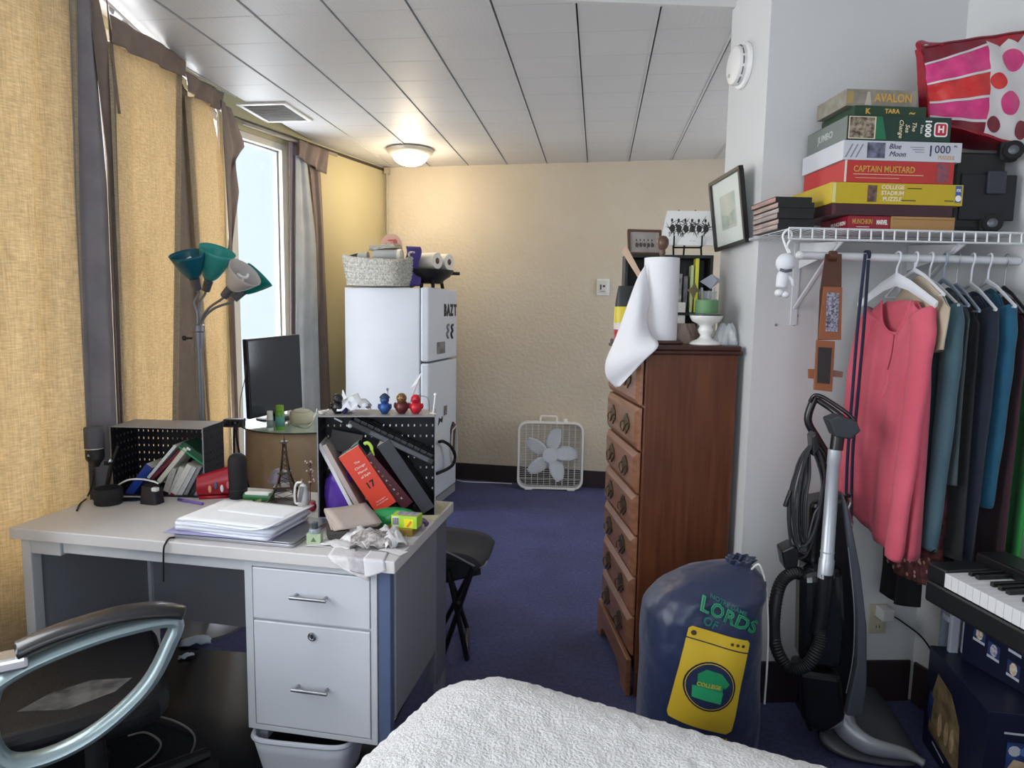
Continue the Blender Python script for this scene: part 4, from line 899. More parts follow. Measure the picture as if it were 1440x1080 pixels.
G().box(.024, .046, -.03, -.014, .05, .064).mk('plug', white, t, bevel=.003)
t = tag(G().prism(ngon(24, .05, .02), 0, .004).mk('black_tray', black, T=onD(182, 703, 10)), 'small flat black dish at the foot of the microphone stand', 'dish')
pn = onD(272, 706, -14, DZ+.006); t = thing('pen', 'purple pen lying on the desk left of the paper stack', 'pen', pn)
G().tube([(-.05, 0, 0), (.045, 0, 0)], .005, 8).mk('barrel', M('violet_plastic', '#7a63b8', .4), t, smooth=True); G().tube([(-.075, 0, 0), (-.05, 0, 0)], .0055, 8).mk('cap', M('violet_dark', '#4b3a78', .4), t, smooth=True)
T = onD(302, 703, 26)@tr(0, .02, .0)
t = thing('red_gift_box', 'red foil pouch with small printed figures beside the left desk organizer', 'pouch', T)
G().grid(lambda u, v: V((-.06+.12*u, (.018*math.sin(PI*v))-.0, .01+.075*v+.035*u*v)), 8, 8).grid(lambda u, v: V((-.06+.12*u, -(.018*math.sin(PI*v)), .01+.075*v+.035*u*v)), 8, 8).box(-.055, .055, -.004, .004, 0, .011).mk('foil', M('red_foil', '#a3182a', .3), t, smooth='all')
for i, c in enumerate(('#c9946b', '#3e5a78', '#d8dadd', '#c25c66')):
    G().sph((-.015+.02*i, -.0195, .04+.012*(i % 2)), (.006, .0025, .014), 10, 8).mk('figure', M('fig%d' % i, c, .5), t, smooth='all')
t = thing('cylinder_speaker', 'tall black rounded cylinder standing between the organizers', 'speaker', onD(329, 703, dy=.03))
G().lathe([(0, 0), (.03, 0), (.032, .006), (.0325, .12), (.032, .140), (.026, .155), (.014, .163), (0, .165)], 28).mk('body', M('soft_black', '#1b1a1e', .7), t, smooth='all')
G().lathe([(.0325, .03), (.0332, .032), (.0325, .034)], 28).mk('ring', black, t, smooth='all')
# Eiffel tower model
br = M('bronze_metal', '#4b3c33', .4, .6); et = thing('tower_model', 'small bronze lattice tower souvenir standing behind the paper stack', 'figurine', onD(393, 712, 20, dy=.045))
def prof_e(z): t_ = z/.235; return .052*math.exp(-3.1*t_)*(1-.25*t_)+.0022
g = G(); zs = [0, .03, .055, .08, .105, .13, .155, .18, .205]
for sx in (-1, 1):
    for sy in (-1, 1): g.tube([(sx*prof_e(z), sy*prof_e(z), z+.012) for z in zs], [.0048-.0035*z/.21 for z in zs], 6)
for i in range(len(zs)-1):
    a, b = prof_e(zs[i]), prof_e(zs[i+1]); z0, z1 = zs[i]+.012, zs[i+1]+.012
    for (c0, c1) in (((-1, -1), (1, -1)), ((1, -1), (1, 1)), ((1, 1), (-1, 1)), ((-1, 1), (-1, -1))):
        g.tube([(c0[0]*a, c0[1]*a, z0), (c1[0]*b, c1[1]*b, z1)], .0011, 4); g.tube([(c1[0]*a, c1[1]*a, z0), (c0[0]*b, c0[1]*b, z1)], .0011, 4)
g.mk('lattice', br, et)
for z, w in ((.048, 1.12), (.098, 1.2), (.205, 1.8)): 
    r = prof_e(z)*w+.003; G().box(-r, r, -r, r, z+.01, z+.017).mk('platform', br, et)
G().tube([(0, 0, .21), (0, 0, .228), (0, 0, .25)], [.004, .002, .0006], 8).sph((0, 0, .22), .0045, 8, 6).mk('spire', br, et, smooth=True)
G().box(-.05, .05, -.05, .05, 0, .006).mk('base', M('dark_bronze', '#332b28', .5, .4), et, bevel=.002)
t = thing('green_tube', 'green and white tube lying behind the tall black cylinder', 'tube', onD(357, 703, 4, dy=.04, z=DZ+.016))
G().tube([(-.055, 0, 0), (.05, 0, 0)], .0155, 16).mk('tube', M('green_tube_m', '#1e6a38', .4), t, smooth=True); G().box(-.05, .04, -.012, .012, .006, .0175).mk('white_panel', white, t, bevel=.003)
t = thing('grey_hat_dish', 'round grey brimmed dish tilted behind the tower model', 'dish', onD(377, 700, 0, dy=.10)@tr(0, 0, .0)@rot(8, 'X'))
G().lathe([(0, 0), (.02, 0), (.03, .03), (.044, .045), (.044, .048), (.034, .052), (.03, .07), (.016, .084), (0, .087)], 28).mk('dome', M('mauve_grey', '#77727f', .5), t, smooth='all')
def flatpile(px, py, w, d, h, mat, name, lbl, cat, ang=0, dx=0, dy=0): return tag(G().box(-w/2, w/2, -d/2, d/2, 0, h).mk(name, mat, T=onD(px, py, ang, dx=dx, dy=dy), bevel=min(.002, h/3)), lbl, cat)
flatpile(345, 706, .05, .03, .006, M('pale_green_card', '#b5bda0', .7), 'card', 'small pale card lying at the foot of the tall black cylinder', 'card', 15, dy=.0)
flatpile(363, 705, .045, .035, .014, M('olive_box', '#80835c', .7), 'small_box', 'small olive box lying left of the tower model', 'box', -10, dy=.01)
for k, (px, c) in enumerate(((405, '#b98a8a'), (411, '#9d8272'))):
    t = thing('charm_figure', ('pink', 'brown')[k]+' little beaded figure beside the tower model', 'figurine', onD(px, 706, 0, dy=.06+.02*k))
    G().tube([(0, 0, 0), (.002, 0, .03), (0, 0, .05)], [.009, .006, .003], 8).sph((0, 0, .056), .007, 10, 8).tube([(-.02, 0, .028), (0, 0, .036), (.02, 0, .04)], .0022, 6).mk('body', M('charm%d' % k, c, .4, .3), t, smooth=True)
jt = thing('jewelry_tree', 'small bare wire jewelry tree with pinkish beads left of the right organizer', 'jewelry stand', onD(428, 712, 0, dy=.05))
g = G().tube([(0, 0, 0), (0, 0, .10), (.004, 0, .145)], .002, 6); g2 = []
rnd = random.Random(5); gb = G()
for i in range(16):
    z = .05+.09*rnd.random(); a = rnd.uniform(0, 6.28); r = .008+.02*rnd.random()*(1.2-(z-.05)/.12); e = (r*math.cos(a), r*math.sin(a), z+.012)
    g.tube([(0, 0, z-.008), e], .001, 5); gb.sph(e, .0036, 8, 6)
g.lathe([(0, 0), (.02, 0), (.016, .005), (0, .006)], 14).mk('branches', M('copper_wire', '#8d5f57', .4, .6), jt, smooth=True)
gb.mk('bead_cluster', M('pink_beads', '#d3b9bb', .25), jt, smooth='all')['kind'] = 'stuff'
t = thing('spray_bottle', 'white plastic bottle with a curved handle left of the right organizer', 'bottle', onD(423, 719, 0, dy=.022))
G().lathe([(0, 0), (.018, 0), (.02, .006), (.02, .055), (.014, .08), (.009, .088), (0, .09)], 20, sy=.8).mk('body', M('bottle_white', '#d3d4d6', .35), t, smooth='all')
G().tube(smooth_path([(-.018, 0, .02), (-.03, 0, .022), (-.032, 0, .06), (-.024, 0, .09), (-.004, 0, .095)], 4), .004, 8).mk('handle', white, t, smooth=True)
G().prism([(-.012, .03), (0, .03), (.012, .085), (-.004, .085)], -.0004, .001, frame((0, -.0165, 0), (1, 0, 0), (0, 0, 1))).mk('grey_wedge', M('wedge_grey', '#77797d', .5), t)
t = tag(G().sph((0, 0, .018), (.016, .012, .018), 14, 10).mk('red_ball', M('red_glossy', '#8d1b33', .3), T=onD(437, 721, 0, dy=.012), smooth='all'), 'small dark red ball touching the left side of the right organizer', 'ball')
# laptop under the paper stack
lc0 = [dz(*a) for a in ((239, 757), (412, 773), (449, 741), (290, 722))]
LA = TD @ frame((lc0[0].x, lc0[0].y+.01, DZ+.0006), V((1, -.015, 0)))
lt = thing('laptop', 'closed silver laptop under the paper stack on the desk', 'laptop', LA)
lw, ld = (lc0[1]-lc0[0]).length-.004, .235
G().prism([(x+lw/2, y+ld/2) for x, y in rrect(lw, ld, .012)], 0, .010).mk('base', M('laptop_silver', '#a4a6ad', .35, .6), lt, bevel=.002)
G().prism([(x+lw/2, y+ld/2) for x, y in rrect(lw, ld, .012)], .0115, .016).mk('lid', M('laptop_lid', '#9b9da4', .35, .6), lt, bevel=.0015)
# paper stack: sheets sag a little and fan out
pm = [paper, M('paper_blue', '#d9ddea', .85), M('paper_grey', '#cfd2da', .85), M('lavender_folder', '#8f8db5', .8)]
def sheet(T, w, d, z, mat, name, lbl, curl=0, skew=0, t=.0012, nx=10, ny=8, amp=.002, seed=0):
    def fn(u, v): return V(((u-.5)*w+skew*(v-.5), (v-.5)*d, z+curl*max(0, u-.72)**2*9 + amp*math.sin(5*u+seed)*math.sin(4*v+seed)))
    return tag(G().grid(fn, nx, ny).mk(name, mat, T=T, solid=t, smooth='all'), lbl, 'paper', 'sheets of the paper stack on the laptop')
c = [dz(*a, DZ+.045) for a in ((240, 737), (395, 752), (432, 716), (300, 708))]
PC = TD @ tr((c[0].x+c[1].x+c[2].x+c[3].x)/4, (c[0].y+c[1].y+c[2].y+c[3].y)/4+.008, DZ) @ rot(-3, 'Z')
pw, pd = .315, .215
descr = ['lavender folder at the bottom of the paper stack', 'blue-white sheet just above the lavender folder', 'grey-white thick sheaf low in the paper stack', 'blue-tinted sheaf in the lower middle of the paper stack', 'white sheet with its right edge curled up in the paper stack', 'grey sheet just under the curled sheets of the paper stack', 'white sheet next below the top of the paper stack', 'smaller white envelope sheet at the very top of the paper stack']
for i in range(8):
    th_ = [.002, .004, .009, .010, .002, .003, .003, .002][i]; z = DZ*0+.018+sum([.003, .005, .010, .011, .003, .004, .004, .003][:i])
    w_, d_ = (pw, pd) if i < 7 else (.245, .12)
    T = PC @ rot([4, -2, 2, 0, -3, 1, -1, -3][i], 'Z') @ tr([-.02, .0, -.005, .0, .012, .008, 0, .035][i], [-.012, -.004, 0, .0, -.004, .004, 0, .045][i], 0)
    sheet(T, w_+[.03, 0, 0, .01, .02, .02, -.01, 0][i], d_, z+th_/2, pm[[3, 1, 2, 1, 0, 2, 0, 0][i]], 'paper_sheet', descr[i], curl=[0, 0, 0, 0, .05, .03, .0, 0][i]*.6, t=th_, seed=i, amp=[.001, .001, .001, .001, .0015, .0015, .001, .0005][i])
cable('hanging_cable', [pz(246, 756, DZ+.004), pz(238, 757, DZ+.005), pp(233, 764, DO-DV*.006, DV), pp(230, 775, DO-DV*.006, DV), pp(229, 795, DO-DV*.004, DV)-V((0, 0, .05))], .0028, 'thin black cable hanging over the front edge of the desk below the laptop')
# ink bottle and its boxes
t = thing('ink_box', 'small pale green box at the front of the desk right of the laptop', 'box', onD(440, 767, 8, dy=.014)); G().box(-.021, .021, -.012, .012, 0, .034).mk('box', M('pale_green_box', '#a6b896', .6), t, bevel=.001)
G().prism([(-.008, .01), (.008, .01), (0, .024)], 0, .0006, frame((0, -.012, 0), (1, 0, 0), (0, 0, 1))).mk('print', M('dark_green_print', '#54694f', .6), t)
t = thing('slate_box', 'long dark slate box behind the pale green ink box', 'box', onD(463, 766, 30, dy=.065)); G().box(-.03, .03, -.045, .045, 0, .033).mk('box', M('slate', '#45423f', .6), t, bevel=.001); G().box(-.0302, .0302, -.0455, .0455, .022, .0235).mk('lid_line', M('slate_line', '#2c2a28', .6), t)
t = thing('ink_bottle', 'glass ink bottle with a dark cap on the pale green box', 'bottle', onD(440, 767, 8, dy=.016)@tr(0, 0, .0345)); G().lathe([(0, 0), (.017, 0), (.018, .004), (.016, .012), (0, .013)], 18).mk('glass', M('ink_glass', '#8d99a0', .1, spec=.8), t, smooth=True); G().lathe([(0, .013), (.0095, .013), (.0095, .03), (0, .031)], 16).mk('cap', M('cap_dark', '#3b4048', .35), t, smooth=True)
# kraft napkins, receipts, green bag, highlighter box
def at_d(x, y, z=DZ+.0006, a=0): return TD @ tr(x, y, z) @ rot(a, 'Z')
napm = M('kraft_napkin', '#b5a79f', .9, bump=(60, .4, .003))
for i in range(4):
    tag(G().grid(lambda u, v: V(((u-.5)*.135, (v-.5)*.13, .003*math.sin(3*u+i)+.002*math.sin(5*v))), 6, 6).mk('kraft_napkin', napm, T=at_d(1.035+.006*i, .20-.012*i*.5, DZ+.045+.0055*i, 36+3*i)@rot(14, 'X'), solid=.003, smooth='all'),
        ('lowest', 'second lowest', 'second highest', 'topmost')[i]+' brown napkin of the stack in front of the right organizer', 'napkin', 'brown napkins on the desk')
rcm = M('receipt_paper', '#dcdadb', .85, var=(45, '#c9c6c8', (1, 6, 1)))
tag(G().box(-.05, .05, -.05, .05, 0, .035).mk('brown_carton', M('dull_carton', '#8d8078', .9), T=at_d(1.03, .20, DZ+.0006, 30), bevel=.004), 'low brown carton under the napkin stack', 'box')
rc = [(1.10, .135, .15, .10, .04, -25, 'large crumpled newspaper-like receipt in front of the napkins'), (1.15, .10, .12, .07, .05, 20, 'crumpled grey printed receipt near the right front corner of the desk'),
      (1.19, .14, .12, .07, .045, -50, 'crumpled long receipt beside the highlighter box'), (1.05, .09, .11, .06, .012, -10, 'flat creased receipt lying left of the crumpled pile')]
for i, (x, y, w, d, h, a, lb) in enumerate(rc): crumple(at_d(x, y, DZ+.001, a), w, d, h, rcm if i != 1 else M('grey_print_paper', '#b9b5b3', .85, var=(70, '#7b706d', (1, 3, 1))), 'receipt', lb, 'receipt', i+11, 9)
def drape(x0, x1, top, d0, d1, a, lbl, mat):
    def fn(u, v):
        dr = d0+(d1-d0)*u; s = v*(top+dr); y = top-s if s < top else -.0045-.004*math.sin(3*u)*(s-top)/max(dr, .01); z = .0015 if s < top else .0015-(s-top)
        return V((x0+(x1-x0)*u + a*(s-top)*(.4+.6*u), y-.002*math.sin(5*u), DZ+z+.002*(1-u)))
    tag(G().grid(fn, 8, 22).mk('receipt', mat, T=TD, solid=.0008, smooth='all'), lbl, 'receipt')
drape(1.06, 1.15, .07, .012, .065, .55, 'white printed receipt hanging over the front edge of the desk', rcm)
drape(1.165, 1.225, .06, .055, .028, .2, 'second receipt hanging over the desk edge beside the corner', M('receipt_b', '#cfcdd0', .85))
drape(1.12, 1.19, .05, .035, .045, -.3, 'third creased receipt hanging between the other two over the desk edge', M('receipt_c', '#bfbcc0', .85, var=(60, '#aaa6ab', (1, 4, 1))))
for i, (x, y, a) in enumerate(((1.0, .075, 10), (1.22, .13, 30), (1.225, .07, -20))):
    tag(G().grid(lambda u, v: V(((u-.5)*.08, (v-.5)*.035, .0012+.001*math.sin(6*u))), 6, 3).mk('receipt', rcm, T=at_d(x, y, DZ+.001+.001*i, a), solid=.0006), ('flat receipt strip left of the crumpled receipts', 'flat receipt strip near the right desk edge', 'short receipt strip at the front right corner')[i], 'receipt')
tag(G().box(-.07, .045, -.11, .11, 0, .0012).mk('newspaper', M('yellowed_newsprint', '#cfc9a9', .85, var=(90, '#a9a487', (1, 4, 1))), T=at_d(1.205, .475, DZ+.0006, 3)), 'yellowed newspaper sheet at the right rear corner of the desk', 'newspaper')
t = thing('green_bag', 'shiny green plastic bag in front of the red book', 'bag', at_d(1.135, .275, DZ+.001, 10))
def gb_(u, v):
    a = 2*PI*u; r = 1+.12*math.sin(3*a+4*v)+.08*math.sin(7*a)
    return V((.075*r*math.cos(a)*math.sin(PI*v)**.6, .03*r*math.sin(a)*math.sin(PI*v)**.6, .032-.03*math.cos(PI*v)+.008*math.cos(a)*math.sin(PI*v)))
G().grid(gb_, 36, 12, True).mk('bag', M('green_foil', '#1f8a4a', .3), t, smooth='all')
hb = at_d(1.205, .235, DZ+.022, -2)
t = thing('highlighter_box', 'yellow and green box with a barcode near the right desk edge', 'box', hb)
G().box(-.042, .042, -.02, .03, 0, .038).mk('carton', M('lime_carton', '#a9cf3f', .45), t, bevel=.001)
G().box(.0, .030, -.0206, -.02, .003, .03).mk('yellow_panel', M('yellow_print', '#e9df2e', .5), t)
G().prism([(.008, .006), (.022, .026), (.026, .02), (.015, .004)], 0, .0006, frame((0, -.0207, 0), (1, 0, 0), (0, 0, 1))).mk('orange_flash', M('orange_print', '#e08a2e', .5), t)
bc = G().box(-.038, -.016, -.0206, -.02, .006, .034).mk('barcode_panel', white, t)
g = G(); x = -.036
for i in range(9): g.box(x, x+.0009+.0006*(i % 3 == 0), -.0211, -.0206, .009, .031); x += .0023
g.mk('barcode', inkb, bc)
G().box(-.03, .038, -.012, .026, .0381, .0386).mk('blue_print', M('blue_violet_print', '#6a74b8', .5, var=(60, '#c9b48a')), t)
tag(G().box(-.045, .045, -.025, .035, 0, .021).mk('ochre_box', M('ochre_carton', '#8d7430', .7), T=at_d(1.19, .23, DZ+.0006, 0), bevel=.001), 'dull ochre carton under the highlighter box', 'box')
tag(crumple(at_d(1.225, .265, DZ+.001, 60), .07, .05, .05, M('violet_wrap', '#5b5f94', .5, var=(30, '#8b6a86')), 'foil_wrapper', 'crumpled blue violet wrapper behind the highlighter box', 'wrapper', 31, 6), 'crumpled blue violet wrapper behind the highlighter box', 'wrapper')
# ================================================================ FLOOR AROUND THE DESK
bin_ = thing('waste_bin', 'pale grey plastic bin with a dark liner under the desk drawers', 'bin', V((-.835, 1.87, .0065)))
def binw(u, v):
    a = 2*PI*u; s = .78+.22*v
    return V((math.copysign(abs(math.cos(a))**.35, math.cos(a))*.155*s, math.copysign(abs(math.sin(a))**.35, math.sin(a))*.115*s, .004+.155*v))
G().grid(binw, 60, 4, True).mk('body', M('bin_plastic', '#c2c7d0', .45), bin_, smooth='all', solid=.004)
g = G(); rimp = [binw(i/60, 1)+V((0, 0, .004)) for i in range(60)]; g.tube([p*1.0 for p in rimp], .008, 8, closed=True).mk('rim', M('bin_rim', '#b9bec8', .45), bin_, smooth=True)
G().prism([(p.x*.95, p.y*.95) for p in rimp], .12, .125).mk('liner', M('dark_liner', '#1d1f27', .5), bin_)
G().box(-.165, -.125, -.05, .05, .10, .15).mk('handle_lip', M('bin_rim', '#b9bec8', .45), bin_, bevel=.006)
# camp stool behind the desk
sm = M('dark_stool_fabric', '#2b2b31', .85); st = M('stool_tube', '#17181c', .4, .3)
SO = V((-.56, 2.73, 0)); cs = thing('camp_stool', 'black folding camp stool standing behind the right end of the desk', 'stool', frame(SO, (1, -.05, 0)))
def sfn(u, v): return V((-.17+.29*u, -.15+.30*v, .465-.05*math.sin(PI*v)*.6-.035*(abs(2*u-1)**6) - .02*u))
G().grid(sfn, 14, 10).mk('seat', sm, cs, smooth='all', solid=.03)
def sfl(u, v): return V((-.17+.29*u, -.15+.04*u+.02*v, .46-.05*u-.18*v*(1-.75*u)))
G().grid(sfl, 10, 6).mk('seat_flap', M('stool_flap', '#232329', .9), cs, smooth='all', solid=.008)
G().tube(smooth_path([sfn(0, 0)+V((0, -.004, .014)), sfn(.3, 0)+V((0, -.006, .014)), sfn(.6, 0)+V((0, -.006, .014)), sfn(1, .05)+V((.004, 0, .004)), sfn(1, .6)+V((.004, 0, .004))], 4), .004, 6).mk('piping', M('pale_piping', '#77747a', .7), cs, smooth=True)
P = lambda px, py, y: cs.matrix_world.inverted() @ py_(px, py, y)
for y, nm in ((2.60, 0), (2.86, 1)):
    a, b = P(668, 790, y), P(622, 932, y); b.z = .012; 
    G().tube([a, a.lerp(b, .5), b], .011, 8).mk('leg', st, cs, smooth=True)
    a, b = P(630, 800, y), P(657, 884, y); b.z = .012
    G().tube(smooth_path([a, a.lerp(b, .5), b], 3), .011, 8).mk('leg', st, cs, smooth=True)
a, b = P(657, 884, 2.60), P(657, 884, 2.86); a.z = b.z = .012; G().tube([a, b], .010, 8).mk('foot_bar', st, cs, smooth=True)
a, b = P(622, 932, 2.60), P(622, 932, 2.86); a.z = b.z = .012; G().tube([a, b], .010, 8).mk('foot_bar', st, cs, smooth=True)
G().sph(P(645, 848, 2.595), .016, 12, 8).mk('pivot', st, cs, smooth='all')
# ================================================================ OFFICE CHAIR
armz = .70
t0, t1 = pz(250, 868, armz), pz(22, 915, armz)                 # front tip and rear end of the near armrest
au = (t0-t1); au.z = 0; al = au.length; au.normalize(); av = V((-au.y, au.x, 0)); CHT = frame(V((t1.x, t1.y, 0)), au)
ch = thing('office_chair', 'black office chair with silver loop armrests in front of the desk', 'office chair', CHT)
armM = M('armrest_black', '#1d1c20', .35, coat=.2); silv = M('silver_plastic', '#8fa0a4', .32, .55)
def arm(dy, dx, z0=0, sq=1):
    # silver loop: x forward, z up
    P2 = [pp(a, b, CHT @ V((0, 0, 0)), CHT.to_3x3() @ V((0, 1, 0))) for a, b in ((244, 872), (238, 905), (205, 965), (140, 1025), (70, 1062), (12, 1070), (-14, 1035), (-10, 975), (20, 945), (90, 912), (170, 885))]
    loc = [CHT.inverted() @ p for p in P2]; loc = [V((al+(p.x-al)*sq+dx, dy, p.z+z0)) for p in loc]
    sp = smooth_path(loc, 6, closed=True)
    fr_ = G().tube(sp, [(.027, .017)]*len(sp), 10, closed=True, flat=(0, 1, 0)).mk('arm_loop', silv, ch, smooth=True)
    G().tube([p+V((0, -.0150, 0)) for p in sp], .0045, 6, closed=True).mk('inset', M('silver_dark', '#6f7e80', .4, .5), fr_, smooth=True)
    Q2 = [pp(a, b, CHT @ V((0, 0, 0)), CHT.to_3x3() @ V((0, 1, 0))) for a, b in ((258, 860), (225, 856), (170, 862), (105, 880), (60, 896), (25, 912))]
    loc = [CHT.inverted() @ p for p in Q2]; loc = [V((al+(p.x-al)*sq+dx, dy, p.z+z0-.004)) for p in loc]; sp = smooth_path(loc, 5); n_ = len(sp)
    G().tube(sp, [(.032*min(1, .45+.55*math.sin(PI*min(1, (i+.5)/5)/2)), .017) if i < 5 else (.034, .018) for i in range(n_)], 14, flat=(0, 1, 0)).mk('arm_pad', armM, ch, smooth='all')
    G().box(loc[-1].x-.045, loc[-1].x+.02, dy-.03, dy+.03, loc[-1].z-.035, loc[-1].z-.005).mk('pad_clip', M('chrome_clip', '#b9bcc2', .25, .8), ch, bevel=.008)
arm(0, 0); arm(.54, -.42, 0, .45)
leath = M('black_leather', '#0e0e12', .5, var=(7, '#131317'), bump=(120, .3, .003), spec=.25)
seatg = G().grid(lambda u, v: V((-.12+.50*u, .05+.50*v, .46+.035*math.sin(PI*u)*math.sin(PI*v)-.03*max(0, u-.8)*5*.3)), 12, 12)
G().prism([(x+.07, y+.30) for x, y in rrect(.46, .50, .09, 6)], .40, .475).mk('seat', leath, ch, bevel=.03, bseg=4)
G().prism([(x+.10, y+.22) for x, y in ((-.12, -.05), (-.02, -.1), (.08, -.07), (.12, -.02), (.03, .02), (-.06, .0))], .4752, .4758).mk('worn_patch', M('worn_leather', '#5d5a58', .8, var=(22, '#2b2a2c')), ch)
G().box(-.25, -.17, .07, .53, .48, 1.12, rot(-8, 'Y')).mk('backrest', leath, ch, bevel=.035, bseg=4)
G().box(-.21, .02, .24, .36, .39, .42).mk('back_bracket', black, ch, bevel=.006)
G().tube([(.13, .30, .06), (.13, .30, .40)], .025, 14).mk('gas_lift', black, ch, smooth=True)
for i in range(5):
    a = 2*PI*i/5+.3; e = V((.13+.30*math.cos(a), .30+.30*math.sin(a), .082))
    lg_ = G().tube([(.13, .30, .11), e], [(.026, .03), (.018, .02)], 8).mk('base_leg', black, ch, smooth=True)
    G().tube([e+V((0, -.012, -.045)), e+V((0, .012, -.045))], .03, 14).mk('caster', dblack, lg_, smooth=True)
rw = M('loop_wire', '#6c6a68', .5, .3)
for i, pts in enumerate(([(170, 1020), (195, 1005), (240, 1012), (272, 1032), (268, 1060), (235, 1090)], [(180, 1035), (205, 1030), (226, 1045), (215, 1065), (185, 1085)])):
    cable('wire_loop', [pz(a, b, .011+.01*math.sin(k)) for k, (a, b) in enumerate(pts)], .0035, ('outer', 'inner')[i]+' loop of thin grey wire lying on the floor under the office chair', rw)
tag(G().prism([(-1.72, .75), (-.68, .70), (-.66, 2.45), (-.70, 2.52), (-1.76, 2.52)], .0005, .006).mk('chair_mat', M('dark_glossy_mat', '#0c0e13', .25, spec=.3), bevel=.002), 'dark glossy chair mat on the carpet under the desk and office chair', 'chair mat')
# pale crumpled sheets imitating the light patch under the desk; a paper scrap
crumple(Matrix.Translation(pz(276, 905, .008))@rot(25, 'Z'), .12, .05, .03, M('light_patch_blue', '#aab9cc', .35), 'light_patch', 'crumpled bluish clear wrapper on the floor under the desk', 'wrapper', 41, 6)
crumple(Matrix.Translation(pz(262, 925, .008))@rot(35, 'Z'), .06, .025, .02, M('light_patch_blue', '#aab9cc', .35), 'light_patch', 'smaller bluish wrapper scrap in front of the larger one under the desk', 'wrapper', 42, 5)
q = df(343, 966, .25); tag(G().prism([(-.03, -.035), (.03, -.04), (.035, .03), (-.0, .035), (-.035, 0)], 0, .001, None).mk('paper_scrap', M('scrap_paper', '#9b9ea4', .8), T=TD @ tr(.779, .28, .33) @ frame((0, 0, 0), (0, 1, 0), (0, 0, 1))), 'white paper scrap sticking out beside the drawer pedestal', 'paper')
# ================================================================ BED
fleece = M('white_fleece', '#d7d7d9', 1, bump=(150, .8, .01), sheen=.3)
bc_ = pz(640, 955, .55)
BU = V((.945, -.326, 0)).normalized(); BV = V((-.326, -.945, 0)).normalized()
corner = V((-.315, 1.625, 0)); BT_ = Matrix((BU, BV, V((0, 0, 1)))).transposed().to_4x4(); BT_.translation = corner
BT_[0][2] = 0; BT_[1][2] = 0; BT_[2][2] = 1
bed = thing('bed', 'bed covered with a fluffy white fleece blanket in the foreground', 'bed', corner)
def bp_(x, y, z): return V((0, 0, 0)) + BU*x + BV*y + V((0, 0, z))
bw_, bl_ = 1.42, 2.0
def blanket(u, v):
    # rounded mattress top with the cloth falling over the sides
    def side(t, w):
        # t in 0..1 over [-drop, w+drop]
        d = .38; s = -d+t*(w+2*d); r = .09
        if s < 0: return 0-.0, max(0, -s)
        if s > w: return w, s-w
        return s, 0
    x, dx = side(u, bw_); y, dy = side(v, bl_)
    drop = max(dx, dy)
    ex = min(x, bw_-x, .16)/.16; ey = min(y, bl_-y, .16)/.16
    z = .575-.05*(1-ex)**2-.05*(1-ey)**2-drop + .008*math.sin(7*x+2*y)*ex*ey
    cr = .12  # round the corner in plan
    for cx, sx in ((0, 1), (bw_, -1)):
        for cy, sy in ((0, 1), (bl_, -1)):
            qx, qy = (x-cx)*sx, (y-cy)*sy
            if qx < cr and qy < cr:
                px_, py2 = cr-qx, cr-qy; l = math.hypot(px_, py2)
                m_ = max(px_, py2)
                if l > 1e-6: k = m_/l; x = cx+sx*(cr-px_*k); y = cy+sy*(cr-py2*k)
    return bp_(x, y, max(z, .10))
bo = G().grid(blanket, 110, 120).mk('blanket', fleece, bed, smooth='all', solid=.012)
tx = bpy.data.textures.new('fleece_clumps', 'CLOUDS'); tx.noise_scale = .022
sb = bo.modifiers.new('sub', 'SUBSURF'); sb.levels = 1; sb.render_levels = 1
dm = bo.modifiers.new('nap', 'DISPLACE'); dm.texture = tx; dm.strength = .012; dm.mid_level = .5
Mw = Matrix((BU, BV, V((0, 0, 1)))).transposed().to_4x4()
G().box(.03, bw_-.03, .03, bl_-.03, .26, .50, Mw).mk('mattress', M('mattress_white', '#c9c7c2', .9), bed, bevel=.05)
G().box(.04, bw_-.04, .04, bl_-.04, .12, .255, Mw).mk('box_spring', M('bed_base', '#8e8a86', .9), bed, bevel=.02)
for x in (.1, bw_-.1):
    for y in (.1, bl_-.1): G().tube([bp_(x, y, 0), bp_(x, y, .12)], .03, 12).mk('leg', black, bed, smooth=True)
# ================================================================ TALL CHEST OF DRAWERS
DA = V((.176, 2.45, 0)); Dg = V((.981, .195, 0)).normalized(); TDR = frame(DA, Dg); Df = V((-Dg.y, Dg.x, 0)); CW_, CD_ = .53, .338
cherry = M('cherry_wood', '#683c26', .35, var=(5, '#542e1c', (9, 9, .6)), coat=.15); cherryl = M('drawer_wood', '#8a5f47', .4, var=(6, '#74492f', (6, .7, 9)), coat=.1)
cherryd = M('dark_cherry_trim', '#3f231a', .4)
brass = M('antique_brass', '#5d4a2a', .35, .8)
cd = thing('chest_of_drawers', 'tall narrow dark cherry chest of seven drawers against the pillar', 'chest of drawers', TDR)
CT = 1.326
G().box(.0, CD_, .0, CW_, .09, CT-.03).mk('carcass', cherry, cd, bevel=.004)
G().box(-.022, CD_+.012, -.014, CW_+.014, CT-.032, CT-.018).box(-.016, CD_+.008, -.009, CW_+.009, CT-.018, CT).mk('top', cherryd, cd, bevel=.005)
def base_side(pts, T, t, nm): G().prism(pts, 0, t, T).mk(nm, cherryl, cd, bevel=.004)
sc = [(0, 0), (.07, 0), (.085, .035), (.12, .06), (.2, .065), (.33, .065), (.41, .06), (.445, .035), (.46, 0), (.545, 0), (.545, .15), (0, .15)]
base_side(sc, frame((-.014, .54, 0), (0, -1, 0), (0, 0, 1)) , .02, 'front_plinth')
ss = [(0, 0), (.06, 0), (.075, .035), (.11, .06), (.24, .06), (.275, .035), (.29, 0), (CD_, 0), (CD_, .10), (0, .10)]
G().prism(ss, -.008, .010, frame((0, 0, 0), (1, 0, 0), (0, 0, 1))).mk('side_plinth', cherry, cd, bevel=.003)
